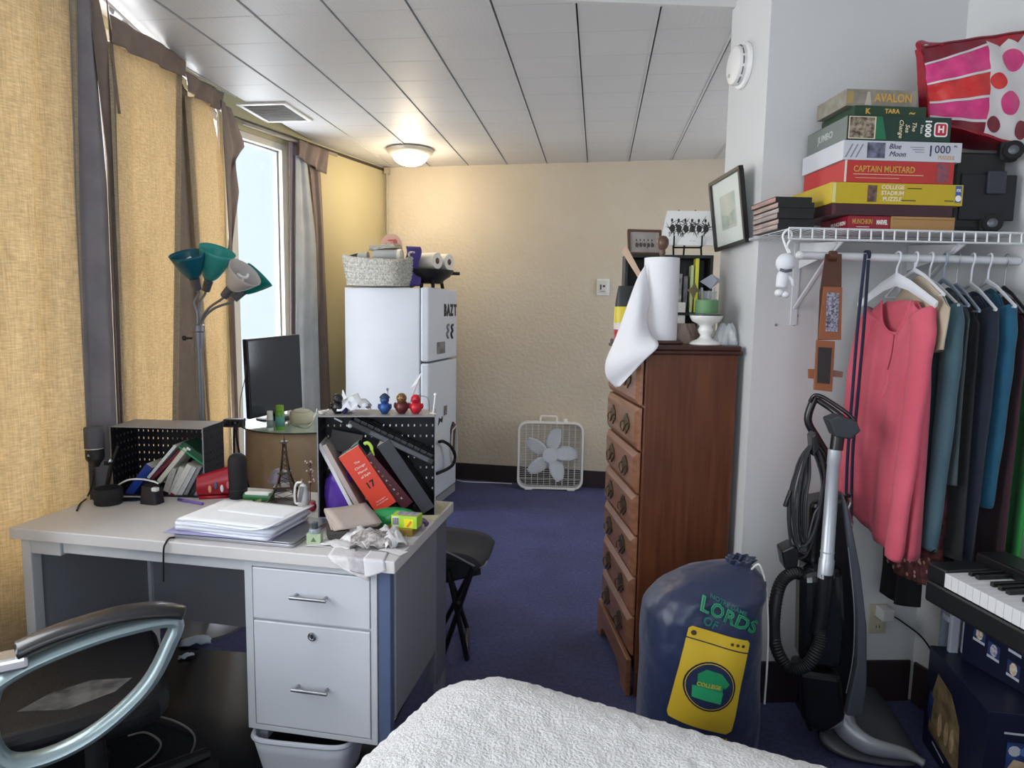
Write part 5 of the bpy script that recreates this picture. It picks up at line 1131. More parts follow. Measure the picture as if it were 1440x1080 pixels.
G().prism(ss, -.010, .010, frame((0, CW_, 0), (1, 0, 0), (0, 0, 1))).mk('side_plinth', cherry, cd, bevel=.003)
rows = [(1.105, 1.285), (.94, 1.098), (.78, .933), (.622, .773), (.465, .615), (.312, .458), (.155, .305)]
for i, (z0, z1) in enumerate(rows):
    y0, y1 = .012, CW_-.012
    # bevelled overlay front: a flat panel with a sloping lip on every edge
    vs = [V((-.004, y0, z0)), V((-.004, y1, z0)), V((-.004, y1, z1)), V((-.004, y0, z1)), V((-.014, y0+.002, z0+.002)), V((-.014, y1-.002, z0+.002)), V((-.014, y1-.002, z1-.002)), V((-.014, y0+.002, z1-.002)),
          V((-.026, y0+.022, z0+.022)), V((-.026, y1-.022, z0+.022)), V((-.026, y1-.022, z1-.022)), V((-.026, y0+.022, z1-.022))]
    fs = [(8, 9, 10, 11), (0, 3, 2, 1)]
    for k in range(4):
        k2 = (k+1) % 4; fs += [(k, k2, 4+k2, 4+k), (4+k, 4+k2, 8+k2, 8+k)]
    d = G().add(vs, fs).mk('drawer', cherryl, cd, bevel=.0015)
    for yy in (.15, CW_-.15):
        zc = (z0+z1)/2; TT = frame((-.0262, yy, zc), (0, -1, 0), (0, 0, 1))@Matrix.Scale(1.3, 4)
        g = G().prism([(-.038, 0), (-.03, .016), (-.014, .022), (-.006, .03), (.006, .03), (.014, .022), (.03, .016), (.038, 0), (.03, -.014), (.014, -.02), (0, -.032), (-.014, -.02), (-.03, -.014)], 0, .003, TT)
        g.tube(smooth_path([TT @ V(q) for q in ((-.026, .004, .003), (-.028, -.002, .011), (-.018, -.018, .013), (0, -.022, .013), (.018, -.018, .013), (.028, -.002, .011), (.026, .004, .003))], 3), .003, 6)
        g.mk('pull', brass, d, smooth=True)
# ---------------------------------------------------------------- things on the chest
ZC = CT+.0008
def onC(px, y, ang=0): q = py_(px, 470, y); return Matrix.Translation(V((q.x, y, ZC))) @ TDR.to_3x3().to_4x4() @ rot(ang, 'Z')
T = onC(927, 2.575); ph = thing('paper_towel_holder', 'dark wooden paper towel holder with a round finial on the chest', 'paper towel holder', T)
wd = M('dark_round_wood', '#4a2b22', .4)
G().lathe([(0, 0), (.085, 0), (.088, .006), (.08, .014), (0, .014)], 32).mk('base', wd, ph, smooth=True)
G().lathe([(0, .014), (.009, .014), (.009, .325), (.012, .332), (.010, .345), (.017, .352), (.0225, .366), (.021, .382), (.012, .394), (0, .397)], 22).mk('post', M('finial_wood', '#5d4334', .35), ph, smooth=True)
TWR = .064
tp = M('towel_paper', '#e6e6ea', .95, bump=(90, .25, .003))
tw = thing('paper_towel_roll', 'white paper towel roll with one long sheet unwinding to the left, on the chest', 'paper towel', T @ tr(0, 0, .0145))
HT = .30
G().lathe([(.02, 0), (TWR, 0), (TWR, HT), (.02, HT), (.02, 0)], 40).mk('roll', tp, tw, smooth=True)
Twi = (T @ tr(0, 0, .0145)).inverted(); Yr = 2.575
top_edge = [py_(908, 372, Yr-.045), py_(896, 392, Yr-.065), py_(882, 430, Yr-.085), py_(866, 474, Yr-.10), py_(852, 508, Yr-.10), py_(853, 530, Yr-.085), py_(866, 545, Yr-.06)]
bot_edge = [py_(914, 425, Yr-.062), py_(911, 440, Yr-.07), py_(911, 455, Yr-.08), py_(916, 470, Yr-.095), py_(926, 486, Yr-.15), py_(905, 508, Yr-.15), py_(872, 543, Yr-.09)]
te, be = smooth_path(top_edge, 5), smooth_path(bot_edge, 5); nn2 = len(te)-1
def sheetf(u, v):
    i = min(int(round(u*nn2)), nn2); p = te[i].lerp(be[i], v); p = p+V((0, -.035*math.sin(PI*v)*math.sin(PI*min(1, u*1.1)), 0)); return Twi @ p
G().grid(sheetf, nn2, 12).mk('loose_sheet', tp, tw, smooth='all', solid=.0015)
# white pedestal with a green candle
T = onC(992, 2.56); cs_ = thing('candle_stand', 'white ceramic candle pedestal on the chest beside the towel roll', 'candle holder', T)
cer = M('white_ceramic', '#e4e3df', .2, coat=.3)
G().lathe([(0, 0), (.056, 0), (.058, .004), (.05, .012), (.03, .02), (.021, .028), (.019, .036), (.026, .046), (.028, .056), (.022, .068), (.03, .076), (.05, .086), (.058, .1), (.06, .112), (.056, .114), (.05, .108), (0, .106)], 36).mk('pedestal', cer, cs_, smooth='all')
G().lathe([(.0605, .1065), (.0615, .110), (.06, .1135)], 36).mk('rim_band', M('dark_green_band', '#3a4a44', .3), cs_, smooth='all')
cn = thing('green_candle', 'short green pillar candle on the white pedestal', 'candle', T @ tr(0, 0, .1147)); 
G().lathe([(0, 0), (.040, 0), (.041, .003), (.041, .047), (.038, .05), (.03, .047), (0, .046)], 32).mk('wax', M('green_wax', '#5f8a5e', .5), cn, smooth=True); G().tube([(0, 0, .046), (.001, 0, .056)], .001, 6).mk('wick', dblack, cn)
clear = M('clear_wrap', '#dfe3e6', .12, spec=.8, alpha=.5)
T = onC(1021, 2.60, 10)
rnd = random.Random(8)
def wrapf(u, v):
    a = 2*PI*u; r = 1+.16*math.sin(5*a+3*v)+.1*math.sin(9*a); return V((.048*r*math.cos(a)*(1-.55*v**2), .035*r*math.sin(a)*(1-.55*v**2), .075*v+.006*math.sin(7*a)*v))
t = thing('plastic_wrap', 'crumpled clear plastic packet at the right end of the chest top', 'plastic bag', T); G().grid(wrapf, 40, 8, True).mk('bag', clear, t, solid=.001); G().box(-.02, .02, -.015, .012, .001, .03).mk('contents', M('grey_contents', '#8f9093', .5), t, bevel=.006); G().box(-.02, .025, -.004, .004, .052, .06).mk('dark_seal', black, t)
t = thing('brown_rag', 'crumpled brown paper bag behind the towel roll on the chest', 'paper bag', onC(962, 2.655, 10))
def ragf(u, v):
    a = 2*PI*u; r = 1+.2*math.sin(3*a+2*v)+.1*math.sin(8*a+v*4); return V((.065*r*math.cos(a)*(1-.5*v), .045*r*math.sin(a)*(1-.5*v), .075*v))
G().grid(ragf, 32, 8, True).mk('bag', M('brown_paper', '#a08c80', .9, var=(12, '#8a766b')), t, solid=.002)
# black cubby shelf at the back of the chest top
yc = 2.83
a_, b_ = py_(876, 470, yc), py_(1000, 470, yc); cub = thing('cubby_shelf', 'black open cubby shelf standing at the back of the chest', 'shelf', frame((a_.x, yc, ZC), (1, .06, 0))); cwid = (b_-a_).length; chh = py_(940, 358, yc).z-ZC; cdp = .13
cb = M('black_wood', '#1b1a1c', .55)
G().box(0, cwid, cdp-.008, cdp, 0, chh).mk('back_board', cb, cub)
for x, nm in ((0, 'side_board'), (cwid-.012, 'side_board')): G().box(x, x+.012, 0, cdp-.008, 0, chh).mk(nm, cb, cub, bevel=.001)
for z in (0, .105, chh-.012): G().box(.012, cwid-.012, 0, cdp-.008, z, z+.012).mk('shelf_board', cb, cub, bevel=.001)
def inC(px, py, dy=.03): return py_(px, py, yc+dy)
def stand(px0, px1, pt, pb, dy, dep, mat, name, lbl, cat, lean=0):
    p, q, r_ = inC(px0, pb, dy), inC(px1, pb, dy), inC(px0, pt, dy); zb = ZC+.1175 if pb < 445 else ZC+.0125
    h = r_.z-zb; return tag(G().box(0, (q-p).length, 0, dep, 0, h).mk(name, mat, T=Matrix.Translation(V((p.x, yc+dy, zb)))@rot(lean, 'Y'), bevel=.001), lbl, cat)
stand(970, 974, 373, 425, .03, .07, M('pale_green_book', '#b6c08a', .5), 'thin_book', 'thin pale green book standing in the black cubby', 'book')
stand(976, 981, 362, 425, .03, .07, M('yellow_book', '#d3cf3f', .5), 'thin_book', 'taller thin yellow book beside the pale green one in the cubby', 'book')
stand(951, 958, 385, 425, .04, .04, M('photo_strip_m', '#b9b7b8', .5, var=(26, '#3a393c')), 'photo_card', 'pale patterned card standing left in the black cubby', 'card')
stand(960, 966, 388, 425, .05, .03, M('dark_card', '#3f3d42', .5, var=(26, '#787578')), 'dark_card', 'dark card next to the patterned card in the cubby', 'card')
stand(950, 963, 425, 456, .02, .08, M('white_box_m', '#d0cdc9', .6), 'white_box', 'white box in the lower bay of the cubby beside the towel roll', 'box')
t = thing('kraft_star', 'brown folded paper ornament leaning before the yellow book', 'ornament', inC(976, 408, -.02)); G().prism([(-.03, 0), (-.008, .012), (0, .035), (.012, .008), (.03, 0), (.008, -.01), (0, -.04), (-.012, -.012)], -.002, .002, frame((0, 0, 0), (1, 0, 0), (0, 0, 1))).mk('paper_star', M('olive_brown', '#6d6344', .7), t); G().tube([(0, .003, 0), (0, .03, ZC+.1175-t.location.z+.001)], .002, 6).mk('stick', wd, t)
gl = thing('glass_jar', 'clear glass jar holding sticks behind the green candle', 'jar', onC(993, 2.70)); gm = M('clear_glass', '#dfe6e6', .05, alpha=.22, spec=.8)
G().lathe([(0, 0), (.034, 0), (.035, .004), (.035, .2), (.033, .2), (.033, .006), (0, .006)], 24).mk('glass', gm, gl, smooth=True)
for i in range(6):
    a = i*1.05; G().tube([(.014*math.cos(a), .014*math.sin(a), .008), (.026*math.cos(a+.3), .026*math.sin(a+.3), .19+.012*(i % 3))], .0045, 7).mk('stick', M('stick%d' % (i % 3), ('#c9b9a0', '#5a4650', '#b7bcc4')[i % 3], .5), gl, smooth=True)
t = thing('crystal_ornament', 'pale grey faceted paper diamond above the glass jar', 'ornament', onC(995, 2.70)@tr(.0, 0, .236)); G().add([(-.04, 0, .0), (0, -.015, .028), (.045, 0, .006), (.0, -.012, -.028), (.0, .015, .0), (.02, -.018, .004)], [(0, 1, 5), (1, 2, 5), (2, 3, 5), (3, 0, 5), (0, 4, 1), (1, 4, 2), (2, 4, 3), (3, 4, 0)]).mk('diamond', M('pale_grey_paper', '#a9adb8', .6), t)
t = thing('wooden_spatula', 'pale wooden spatula leaning against the left side of the cubby', 'spatula', (0, 0, 0)); p0, p1 = py_(878, 349, yc-.04), py_(897, 384, yc-.07); p2 = p1+(p1-p0)*.9; p2.z = max(p2.z, ZC+.05)
t.location = p2; G().prism([(0, -.008), ((p1-p2).length, -.009), ((p0-p2).length-.01, -.016), ((p0-p2).length, -.006), ((p0-p2).length, .012), ((p1-p2).length, .011), (0, .008)], -.004, .004, frame((0, 0, 0), p0-p2, (1, 0, .3))).mk('blade', M('pale_spatula_wood', '#cbb096', .6), t, bevel=.002)
# yellow snack bag at the left end, plain round-eyed print left out
t = thing('yellow_bag', 'yellow and red plastic bag with a black top at the chest\'s left rear', 'bag', (0, 0, 0)); q = py_(884, 470, 2.80); t.location = V((q.x-.012, 2.80, ZC)); t.scale = (.75, .75, .88)
def bagf(u, v):
    a = 2*PI*u; return V((.062*math.cos(a)*(1-.25*v**3)-.012*v*(1-v)*4*.4, .035*math.sin(a)*(1-.8*v**2), .25*v))
bm_ = [M('bag_red', '#b52632', .35), M('bag_yellow', '#e3cf35', .35), M('bag_black', '#1d2424', .4), M('bag_white', '#d8d4d2', .4)]
g = G(); 
for j, (v0, v1, mi) in enumerate(((0, .2, 0), (.2, .32, 3), (.32, .62, 1), (.62, 1, 2))):
    g.mi = mi; g.grid(lambda u, v, v0=v0, v1=v1: bagf(u, v0+(v1-v0)*v), 28, 6, True)
g.mk('bag', bm_, t, smooth='all')
# sketches: rows of ink strokes on paper
def sketch(parent, T, x0, x1, z0, z1, n, mat, seed, name='ink_drawing', thick=.003, dens=1.0):
    rnd = random.Random(seed); g = G()
    for i in range(n):
        cx = x0+(x1-x0)*(i+.5)/n; w = (x1-x0)/n; H_ = (z1-z0)
        g.prism([(cx+a*w*.42, z0+H_*(.45+b*.2)) for a, b in ((-1, .2), (-.5, 1), (.3, .9), (1, .3), (.7, -.8), (-.4, -1), (-.9, -.5))], 0, .0006)        # a body
        g.prism([(cx-w*.1+x*.18*w, z0+H_*.86+y*.1*H_) for x, y in ngon(8, 1)], 0, .0006)
        for k in range(int(7*dens)):
            xa = cx+rnd.uniform(-.5, .5)*w; za = z0+H_*rnd.uniform(.2, .8); an = rnd.uniform(-2.4, -.7) if k % 2 else rnd.uniform(0, 3); l = H_*rnd.uniform(.2, .45)
            dx, dz_ = math.cos(an)*l, math.sin(an)*l; nx, nz = -math.sin(an)*thick/2, math.cos(an)*thick/2
            za2 = min(max(za+dz_, z0), z1+.1*H_)
            g.prism([(xa-nx, za-nz), (xa+dx-nx*.3, za2), (xa+dx+nx*.3, za2+.0005), (xa+nx, za+nz)], 0, .0005)
    o = g.mk(name, mat, parent, T=T); o['kind'] = 'stuff'; return o
def picture(name, lbl, P, n, frame_w, fm, mm, inner=None, yd=.016):
    """P: four px corners (tl,tr,br,bl) on the plane (p,n); builds frame bars, mat and glass"""
    pass
ztop = ZC+chh
# small brown framed drawing on the cubby
a0, a1, a2, a3 = py_(885, 357, yc+.04), py_(927, 357, yc+.04), py_(928, 322, yc+.06), py_(879, 319, yc+.06)
u = (a1-a0).normalized(); w_, h_ = .142, .107; T = frame(V((a0.x-.006, a0.y, ztop+.001)), V((1, .22, 0)), V((-.08, .22, 1)))
t = thing('framed_drawing', 'small brown framed drawing leaning on top of the cubby', 'picture', T); fb_ = M('brown_frame', '#5b3d28', .45)
G().box(0, w_, 0, .009, 0, .012).box(0, w_, h_-.009, h_, 0, .012).box(0, .009, .009, h_-.009, 0, .012).box(w_-.009, w_, .009, h_-.009, 0, .012).mk('frame', fb_, t, bevel=.001)
G().box(.009, w_-.009, .009, h_-.009, .002, .005).mk('mat', M('grey_mat', '#a49d98', .8, var=(20, '#938c88')), t)
sketch(t, tr(0, 0, .0052), .03, w_-.03, .02, .07, 5, M('pencil_grey', '#4f4644', .8), 4, thick=.0016)
# white print on a black easel
e0 = py_(968, 357, yc+.02); et_ = thing('easel', 'black wire easel on top of the cubby holding the white print', 'easel', V((e0.x-.005, yc+.06, ztop+.001)))
for sx in (-.055, .055):
    G().tube([(sx, -.05, 0), (sx, -.02, .05), (sx*.6, .02, .185)], .004, 8).mk('upright', dblack, et_, smooth=True); G().tube([(sx, -.03, .03), (sx, -.05, .032), (sx, -.051, .075)], .0035, 6).mk('hook', dblack, et_, smooth=True)
G().tube([(0, .08, 0), (0, .03, .15)], .004, 8).mk('rear_leg', dblack, et_); G().tube([(-.055, -.03, .03), (.055, -.03, .03)], .0035, 6).mk('crossbar', dblack, et_)
T = Matrix.Translation(et_.location) @ frame((0, -.040, .036), V((1, .0, -.02)), V((0, .32, 1)))
pt = thing('art_print', 'white print with a dark ink drawing of riders on the easel', 'art print', T)
G().prism([(-.112, .0), (.100, .002), (.110, .152), (-.085, .150)], 0, .004).mk('sheet', M('print_paper', '#e2e2e0', .7), pt)
sketch(pt, tr(0, 0, .0042), -.075, .085, .035, .12, 6, M('ink_dark', '#2f2e2d', .8), 9, thick=.004, dens=2)
text('~ ~~', .012, M('ink_grey', '#6a6866', .8), pt, tr(.02, .02, .0044), name='caption_marks')
# ---------------------------------------------------------------- on the pillar: leaning frame, smoke detector
Pn = V((-(KF-K).normalized().y, (KF-K).normalized().x, 0)); Pu = (KF-K).normalized(); Pn = Pn if Pn.x < 0 else -Pn
def pil(px, py, off): return pp(px, py, K+Pn*off, Pn)
bl, br_, tr_, tl = pil(1011, 354, .015), pil(1055, 340, .015), pil(1046, 231, .05), pil(1003, 257, .05)
ux = (br_-bl).normalized(); uy = ((tr_-br_)+(tl-bl)).normalized(); w_ = ((br_-bl).length+(tr_-tl).length)/2; h_ = ((tr_-br_).length+(tl-bl).length)/2
T = frame(bl, ux, uy); t = thing('framed_print', 'black framed pale landscape print hung tilted on the pillar beside the wire shelf', 'picture', T)
fk = M('black_frame', '#1c1b1b', .4)
G().box(0, w_, 0, .014, 0, .018).box(0, w_, h_-.014, h_, 0, .018).box(0, .014, .014, h_-.014, 0, .018).box(w_-.014, w_, .014, h_-.014, 0, .018).mk('frame', fk, t, bevel=.002)
G().box(.014, w_-.014, .014, h_-.014, .002, .008).mk('mat', M('pale_mat', '#d6dcd4', .7), t)
G().box(.075, w_-.075, .07, h_-.07, .008, .0086).mk('print', M('landscape_print', '#c9c2b2', .7, var=(9, '#93aa9e')), t)
G().prism([(.085, .08), (w_-.085, .08), (w_-.085, .12), (.2, .135), (.14, .115), (.085, .125)], .0086, .0090).mk('print_hills', M('sage_print', '#8fa08c', .7, var=(30, '#b3b7a4')), t)
G().box(.014, w_-.014, .014, h_-.014, .0105, .0115).mk('glazing', M('picture_glass', '#e8eeee', .04, alpha=.12, spec=.6), t)
q = pil(1047, 93, 0); T = frame(q+Pn*.0005, -Pu, (0, 0, 1)); 
if (T.to_3x3() @ V((0, 0, 1))).dot(Pn) < 0: T = frame(q+Pn*.0005, Pu, (0, 0, 1))
sd = thing('smoke_detector', 'round white smoke detector high on the pillar', 'smoke detector', T)
G().lathe([(0, 0), (.078, 0), (.08, .004), (.078, .012), (.07, .016), (0, .016)], 36).mk('base', white, sd, smooth=True)
G().lathe([(.066, .016), (.068, .03), (.064, .042), (.055, .047), (0, .048)], 36).mk('cover', M('detector_white', '#dedddc', .45), sd, smooth=True)
g = G()
for i in range(5):
    a0_ = -1.25+i*.52; pts = [(.0685*math.cos(a0_+.38*k/5), .0685*math.sin(a0_+.38*k/5), .030) for k in range(6)]; g = G().tube(pts, .0022, 6); g.mk('vent_slot', M('slot_grey', '#5f5d5c', .7), sd)
G().lathe([(0, .048), (.007, .048), (.006, .051), (0, .0512)], 14, tr(-.02, -.03, 0)).mk('button', M('button_grey', '#b9b8b6', .5), sd, smooth=True)
# ================================================================ LAUNDRY BAG
LBG = V((.342, 2.06, 0)); lb = thing('laundry_bag', 'stuffed navy drawstring laundry bag with a yellow washing machine print beside the chest', 'laundry bag', frame(LBG, (1, .12, 0))@Matrix.Diagonal((.855, .93, 1, 1)))
nav = M('navy_nylon', '#1e2b4e', .38, var=(3, '#18233f'), sheen=.2, bump=(4.5, .6, .05))
prof_ = [(0, .12, .10), (.03, .175, .14), (.12, .205, .165), (.28, .212, .178), (.42, .208, .172), (.54, .200, .160), (.60, .186, .145), (.64, .152, .118), (.668, .09, .075), (.685, .036, .032)]
def bag_ab(z):
    for i in range(len(prof_)-1):
        if z <= prof_[i+1][0]:
            t_ = (z-prof_[i][0])/(prof_[i+1][0]-prof_[i][0]); t_ = t_*t_*(3-2*t_)*.5+t_*.5
            return [prof_[i][k]*(1-t_)+prof_[i+1][k]*t_ for k in (1, 2)]
    return prof_[-1][1:]
def wr(x, y, z): return .006*math.sin(17*x+9*z)*math.sin(11*z+3)+.003*math.sin(21*x-14*z)+.007*max(0, (z-.46)/.16)*math.sin(20*x+9*y)
def bag_pt(a, z):
    A, B = bag_ab(z); x = A*math.copysign(abs(math.cos(a))**.8, math.cos(a)); y = B*math.copysign(abs(math.sin(a))**.8, math.sin(a)); k = 1+wr(x, y, z)/.2
    return V((x*k+.125*max(0, (z-.54)/.145)**1.7, y*k, z))
g = G().grid(lambda u, v: bag_pt(2*PI*u, .685*v), 120, 70, True); g.f.append(tuple(range(120))[::-1]); g.m.append(0)
g.mk('sack', nav, lb, smooth='all', clean=False)
def on_bag(x, z, off=.0015):
    """front surface point above local x,z"""
    sh = .125*max(0, (z-.54)/.145)**1.7; A, B = bag_ab(z); xx = max(-.995, min(.995, (x-sh)/A)); a = -math.acos(math.copysign(abs(xx)**(1/.8), xx))
    p = bag_pt(a, z); q = bag_pt(a+.02, z); q2 = bag_pt(a, min(z+.012, .685)); nrm = (q-p).cross(q2-p).normalized()
    if nrm.y > 0: nrm = -nrm
    if z > .56: off += .004
    return p + nrm*off
BZ0, BX0 = .05, 0.0
RT = math.radians(-10)
def bmap(x, z, off=.0015, ex=0):
    off = off*.6+.0035; c, s = math.cos(RT+ex), math.sin(RT+ex); x *= 1.06; z *= .86; X, Z = x*c-z*s, x*s+z*c; return on_bag(.0+X, .425+Z, off)
def patch(poly, mat, name, off, parent=lb, n=3):
    bm = bmesh.new(); vs = [bm.verts.new((x, z, 0)) for x, z in poly]; bm.faces.new(vs)
    bmesh.ops.triangulate(bm, faces=bm.faces); 
    for ax in (0, 1):
        lo, hi = min(p[ax] for p in poly), max(p[ax] for p in poly); q = lo+.01
        while q < hi:
            no = V((1, 0, 0)) if ax == 0 else V((0, 1, 0))
            bmesh.ops.bisect_plane(bm, geom=bm.verts[:]+bm.edges[:]+bm.faces[:], plane_co=no*q, plane_no=no); q += .01
    me = bpy.data.meshes.new(name)
    for v_ in bm.verts: v_.co = bmap(v_.co.x, v_.co.y, off)
    bm.to_mesh(me); bm.free(); me.materials.append(mat); me.polygons.foreach_set('use_smooth', [True]*len(me.polygons))
    o = bpy.data.objects.new(name, me); COL.objects.link(o); o.parent = parent; return o
yel = M('yellow_print_ink', '#cfae2c', .5); grn = M('green_print_ink', '#1f8f5c', .5); tealp = M('teal_print_ink', '#1c6a62', .55)
wb = patch([(-.105, -.205), (.08, -.215), (.095, -.20), (.10, .0), (.098, .105), (.09, .115), (-.09, .125), (-.10, .115), (-.112, -.19)], yel, 'washer_print', .002)
patch([(-.102, .083), (.099, .070), (.099, .074), (-.102, .087)], M('navy_print_line', '#141b30', .6), 'panel_line', .0028, wb)
patch([(-.003+x, -.06+z) for x, z in ngon(30, .083)], M('navy_print_line', '#141b30', .6), 'drum_outline', .0028, wb)
patch([(-.003+x, -.06+z) for x, z in ngon(30, .0775)], yel, 'drum_ring', .0034, wb); patch([(-.003+x, -.06+z) for x, z in ngon(30, .075)], nav, 'drum', .004, wb)
patch([(-.003+x, -.06+z) for x, z in [(-.045, .035), (-.02, .055), (.01, .052), (.03, .05), (.06, .02), (.048, .0), (.04, .006), (.042, -.05), (-.05, -.045), (-.052, -.01), (-.04, -.0)]], grn, 'shirt_print', .0046, wb)
patch([(-.003+x, -.06+z) for x, z in [(-.05, -.045), (.04, -.05), (.043, -.012), (-.055, -.005)]], M('green_print_light', '#2aa06a', .5), 'shirt_fold', .0052, wb)
patch([(-.082+x, .104+z) for x, z in ngon(12, .009)], M('brown_print', '#4a3a1c', .5), 'knob_print', .0028, wb)
for i in range(3): patch([(.045+.017*i+x, .094+z) for x, z in ngon(10, .0055)], M('brown_print', '#4a3a1c', .5), 'button_print', .0028, wb)
def bag_text(s, size, x, z, mat, name, bold=0, off=.0022, parent=lb, sp=1, tilt=0):
    o = text(s, size, mat, parent, Matrix.Identity(4), name=name, ex=0, bold=bold, spacing=sp)
    c, s_ = math.cos(tilt), math.sin(tilt)
    for v_ in o.data.vertices: v_.co = bmap(x+v_.co.x*c-v_.co.y*s_, z+v_.co.x*s_+v_.co.y*c, off)
    return o
bag_text('NOTRE DAME', .019, .015, .213, tealp, 'printed_words', .0003, tilt=-.22)
bag_text('LORDS', .058, .02, .178, grn, 'printed_words', .002, sp=1.05, tilt=-.22); bag_text('LORDS', .058, .02, .178, nav, 'print_inline', -.0018, .004, sp=1.05, tilt=-.22)
bag_text('OF', .04, -.035, .146, tealp, 'printed_words', .001, tilt=-.22)
bag_text('COLLEGE', .018, -.008, -.057, yel, 'shirt_words', .0004, .0058, wb)
bag_text('wash. fold. repeat.', .026, .0, -.236, yel, 'printed_words', .0003)
# gathered neck and white cord
nk = bag_pt(0, .685); nc = V((.10, 0, .685))
def ruff(u, v): a = 2*PI*u; r = .034+.007*math.sin(9*a)*(.4+v)+.012*v; return V((.125+r*math.cos(a)+.012*v, .8*r*math.sin(a), .678+.022*v))
G().grid(ruff, 72, 5, True).mk('gathered_neck', nav, lb, smooth='all', solid=.003)
wc = M('white_cord_m', '#c9c9c6', .7)
Pb = lambda px, py, y: lb.matrix_world.inverted() @ py_(px, py, y)
G().tube(smooth_path([Pb(1052, 806, 2.05), Pb(1063, 795, 2.03), Pb(1070, 797, 2.02), Pb(1077, 825, 2.03), Pb(1080, 880, 2.0), Pb(1079, 930, 1.99), Pb(1076, 975, 2.0), Pb(1075, 990, 2.0)], 5), .0035, 6).mk('draw_cord', wc, lb, smooth=True)
# ================================================================ CLOSET: SHELF, ROD, THINGS ON THE SHELF
TQ = frame(K, QU); TQi = TQ.inverted(); QB = TQ.to_3x3() @ V((0, 1, 0))
def ql(px, py, y): return TQi @ pp(px, py, TQ @ V((0, y, 0)), QB)       # local closet coordinates on the plane y behind the wall
wire = M('white_wire', '#d2d4d8', .4, .1)
SZ = 1.70; SX0, SX1 = -.035, .742
ws = thing('wire_shelf', 'white wire closet shelf across the closet, carrying games and bags', 'shelf', TQ @ tr(0, 0, SZ))
g = G(); x = SX0
while x < SX1: g.tube([(x, -.305, 0), (x, -.004-max(0, x-.665)*3.9, 0)], .0019, 5); x += .0215
g.mk('wire_deck', wire, ws)['kind'] = 'stuff'
G().tube([(SX0, -.305, .002), (SX1, -.305, .002)], .0036, 7).mk('front_wire', wire, ws); G().tube([(SX0, -.307, -.030), (SX1, -.307, -.030)], .0036, 7).mk('lower_wire', wire, ws)
G().tube([(SX0, -.004, -.003), (.662, -.004, -.003)], .003, 7).mk('rear_wire', wire, ws); G().tube([(SX0, -.16, -.004), (.70, -.16, -.004)], .003, 7).mk('middle_wire', wire, ws)
x = SX0; g = G()
while x < SX1: g.tube([(x, -.306, .002), (x, -.307, -.03)], .0028, 6); x += .0365
g.mk('lip_wires', wire, ws)['kind'] = 'stuff'
RY = -.262; RZ = ql(1125, 359, RY).z; RX0 = ql(1125, 359, RY).x
rd = thing('closet_rod', 'white closet rod under the wire shelf holding the hangers', 'closet rod', TQ @ tr(RX0, RY, RZ))
G().tube([(0, 0, 0), (SX1-.012-RX0, 0, -.004)], .0125, 16).mk('tube', wire, rd, smooth=True); G().sph((0, 0, 0), (.014, .014, .014), 12, 8).mk('end_cap', white, rd, smooth='all')
for x in (.115, .50):
    b = thing('shelf_bracket', ('left' if x < .3 else 'right')+' white diagonal bracket holding the wire shelf and rod', 'bracket', TQ @ tr(x+RX0, 0, 0))
    G().box(-.012, .012, -.004, -.0006, RZ-.22, SZ-.012).mk('wall_plate', wire, b, bevel=.001)
    G().tube([(0, -.01, RZ-.16), (0, -.14, RZ-.06), (0, -.27, SZ-.034)], [(.011, .005)]*3, 8, flat=(1, 0, 0)).mk('brace', wire, b)
    G().prism([(-.30, SZ-.034), (-.02, SZ-.012), (-.02, SZ-.10), (-.25, RZ+.014)], -.002, .002, frame((0, 0, 0), (0, 1, 0), (0, 0, 1))).mk('gusset', wire, b)
SF = -.285
zt = SZ+.0045
def gbox(pxl, pxr, pyt, pyb, z0, dep, y=SF, name='game_box', lbl='', mat=None, cat='box', ang=0, h=None, grp=None, dx=0):
    a, b = ql(pxl, (pyt+pyb)/2, y), ql(pxr, (pyt+pyb)/2, y); w = b.x-a.x
    if h is None: h = ql(pxl, pyt, y).z-ql(pxl, pyb, y).z
    t = thing(name, lbl, cat, TQ @ tr(a.x+dx, y, z0) @ rot(ang, 'Z'), grp)
    G().box(0, w, 0, dep, 0, h).mk('box_body', mat, t, bevel=.0012)
    return t, w, h, z0+h+.0006
FT_ = lambda x, z: frame((x, -.0006, z), (1, 0, 0), (0, 0, 1))
LFT = lambda y, z: frame((-.0006, y, z), (0, -1, 0), (0, 0, 1))
def fr_(t, x0, x1, z0, z1, mat, name, off=.0004): return G().box(x0, x1, -off-.0004, -off+.0002, z0, z1).mk(name, mat, t)
crm = M('cream_ink', '#e6d9b8', .6); wk = M('white_ink2', '#e9e6e2', .6); gk = M('gold_print', '#c79b46', .5); navk = M('navy_ink', '#2a3358', .6); dk_ = M('dark_ink', '#22201f', .6)
# black notebooks
nbm = M('notebook_black', '#141417', .5); z = zt
edges = ['#b9a6a0', '#c2aba3', '#a79a97', '#bdb0ad', '#c3a295', '#c08f84']
for i in range(6):
    x0 = ql(1093, 320, SF+.03).x + [0, .004, -.004, .002, -.002, -.008][i]; th = .0165
    t = thing('notebook', ('bottom', 'second from bottom', 'third from bottom', 'third from top', 'second from top', 'topmost')[i]+' black notebook of the stack at the left end of the wire shelf', 'notebook', TQ @ tr(x0, SF+.03+[0, .004, -.003, .003, 0, .006][i], z), 'black notebooks')
    G().box(0, .115, 0, .19, 0, .0016).box(0, .115, 0, .19, th-.0018, th-.0002).box(-.0002+.001, .115, -.0004, .0012, 0, th-.0002).mk('cover', nbm, t)
    G().box(-.0006+.002, .113, .0015, .188, .0018, th-.002).mk('pages', M('pages%d' % i, edges[i], .9, var=(140, '#8d7f7c', (1, .1, 1))), t); z += th
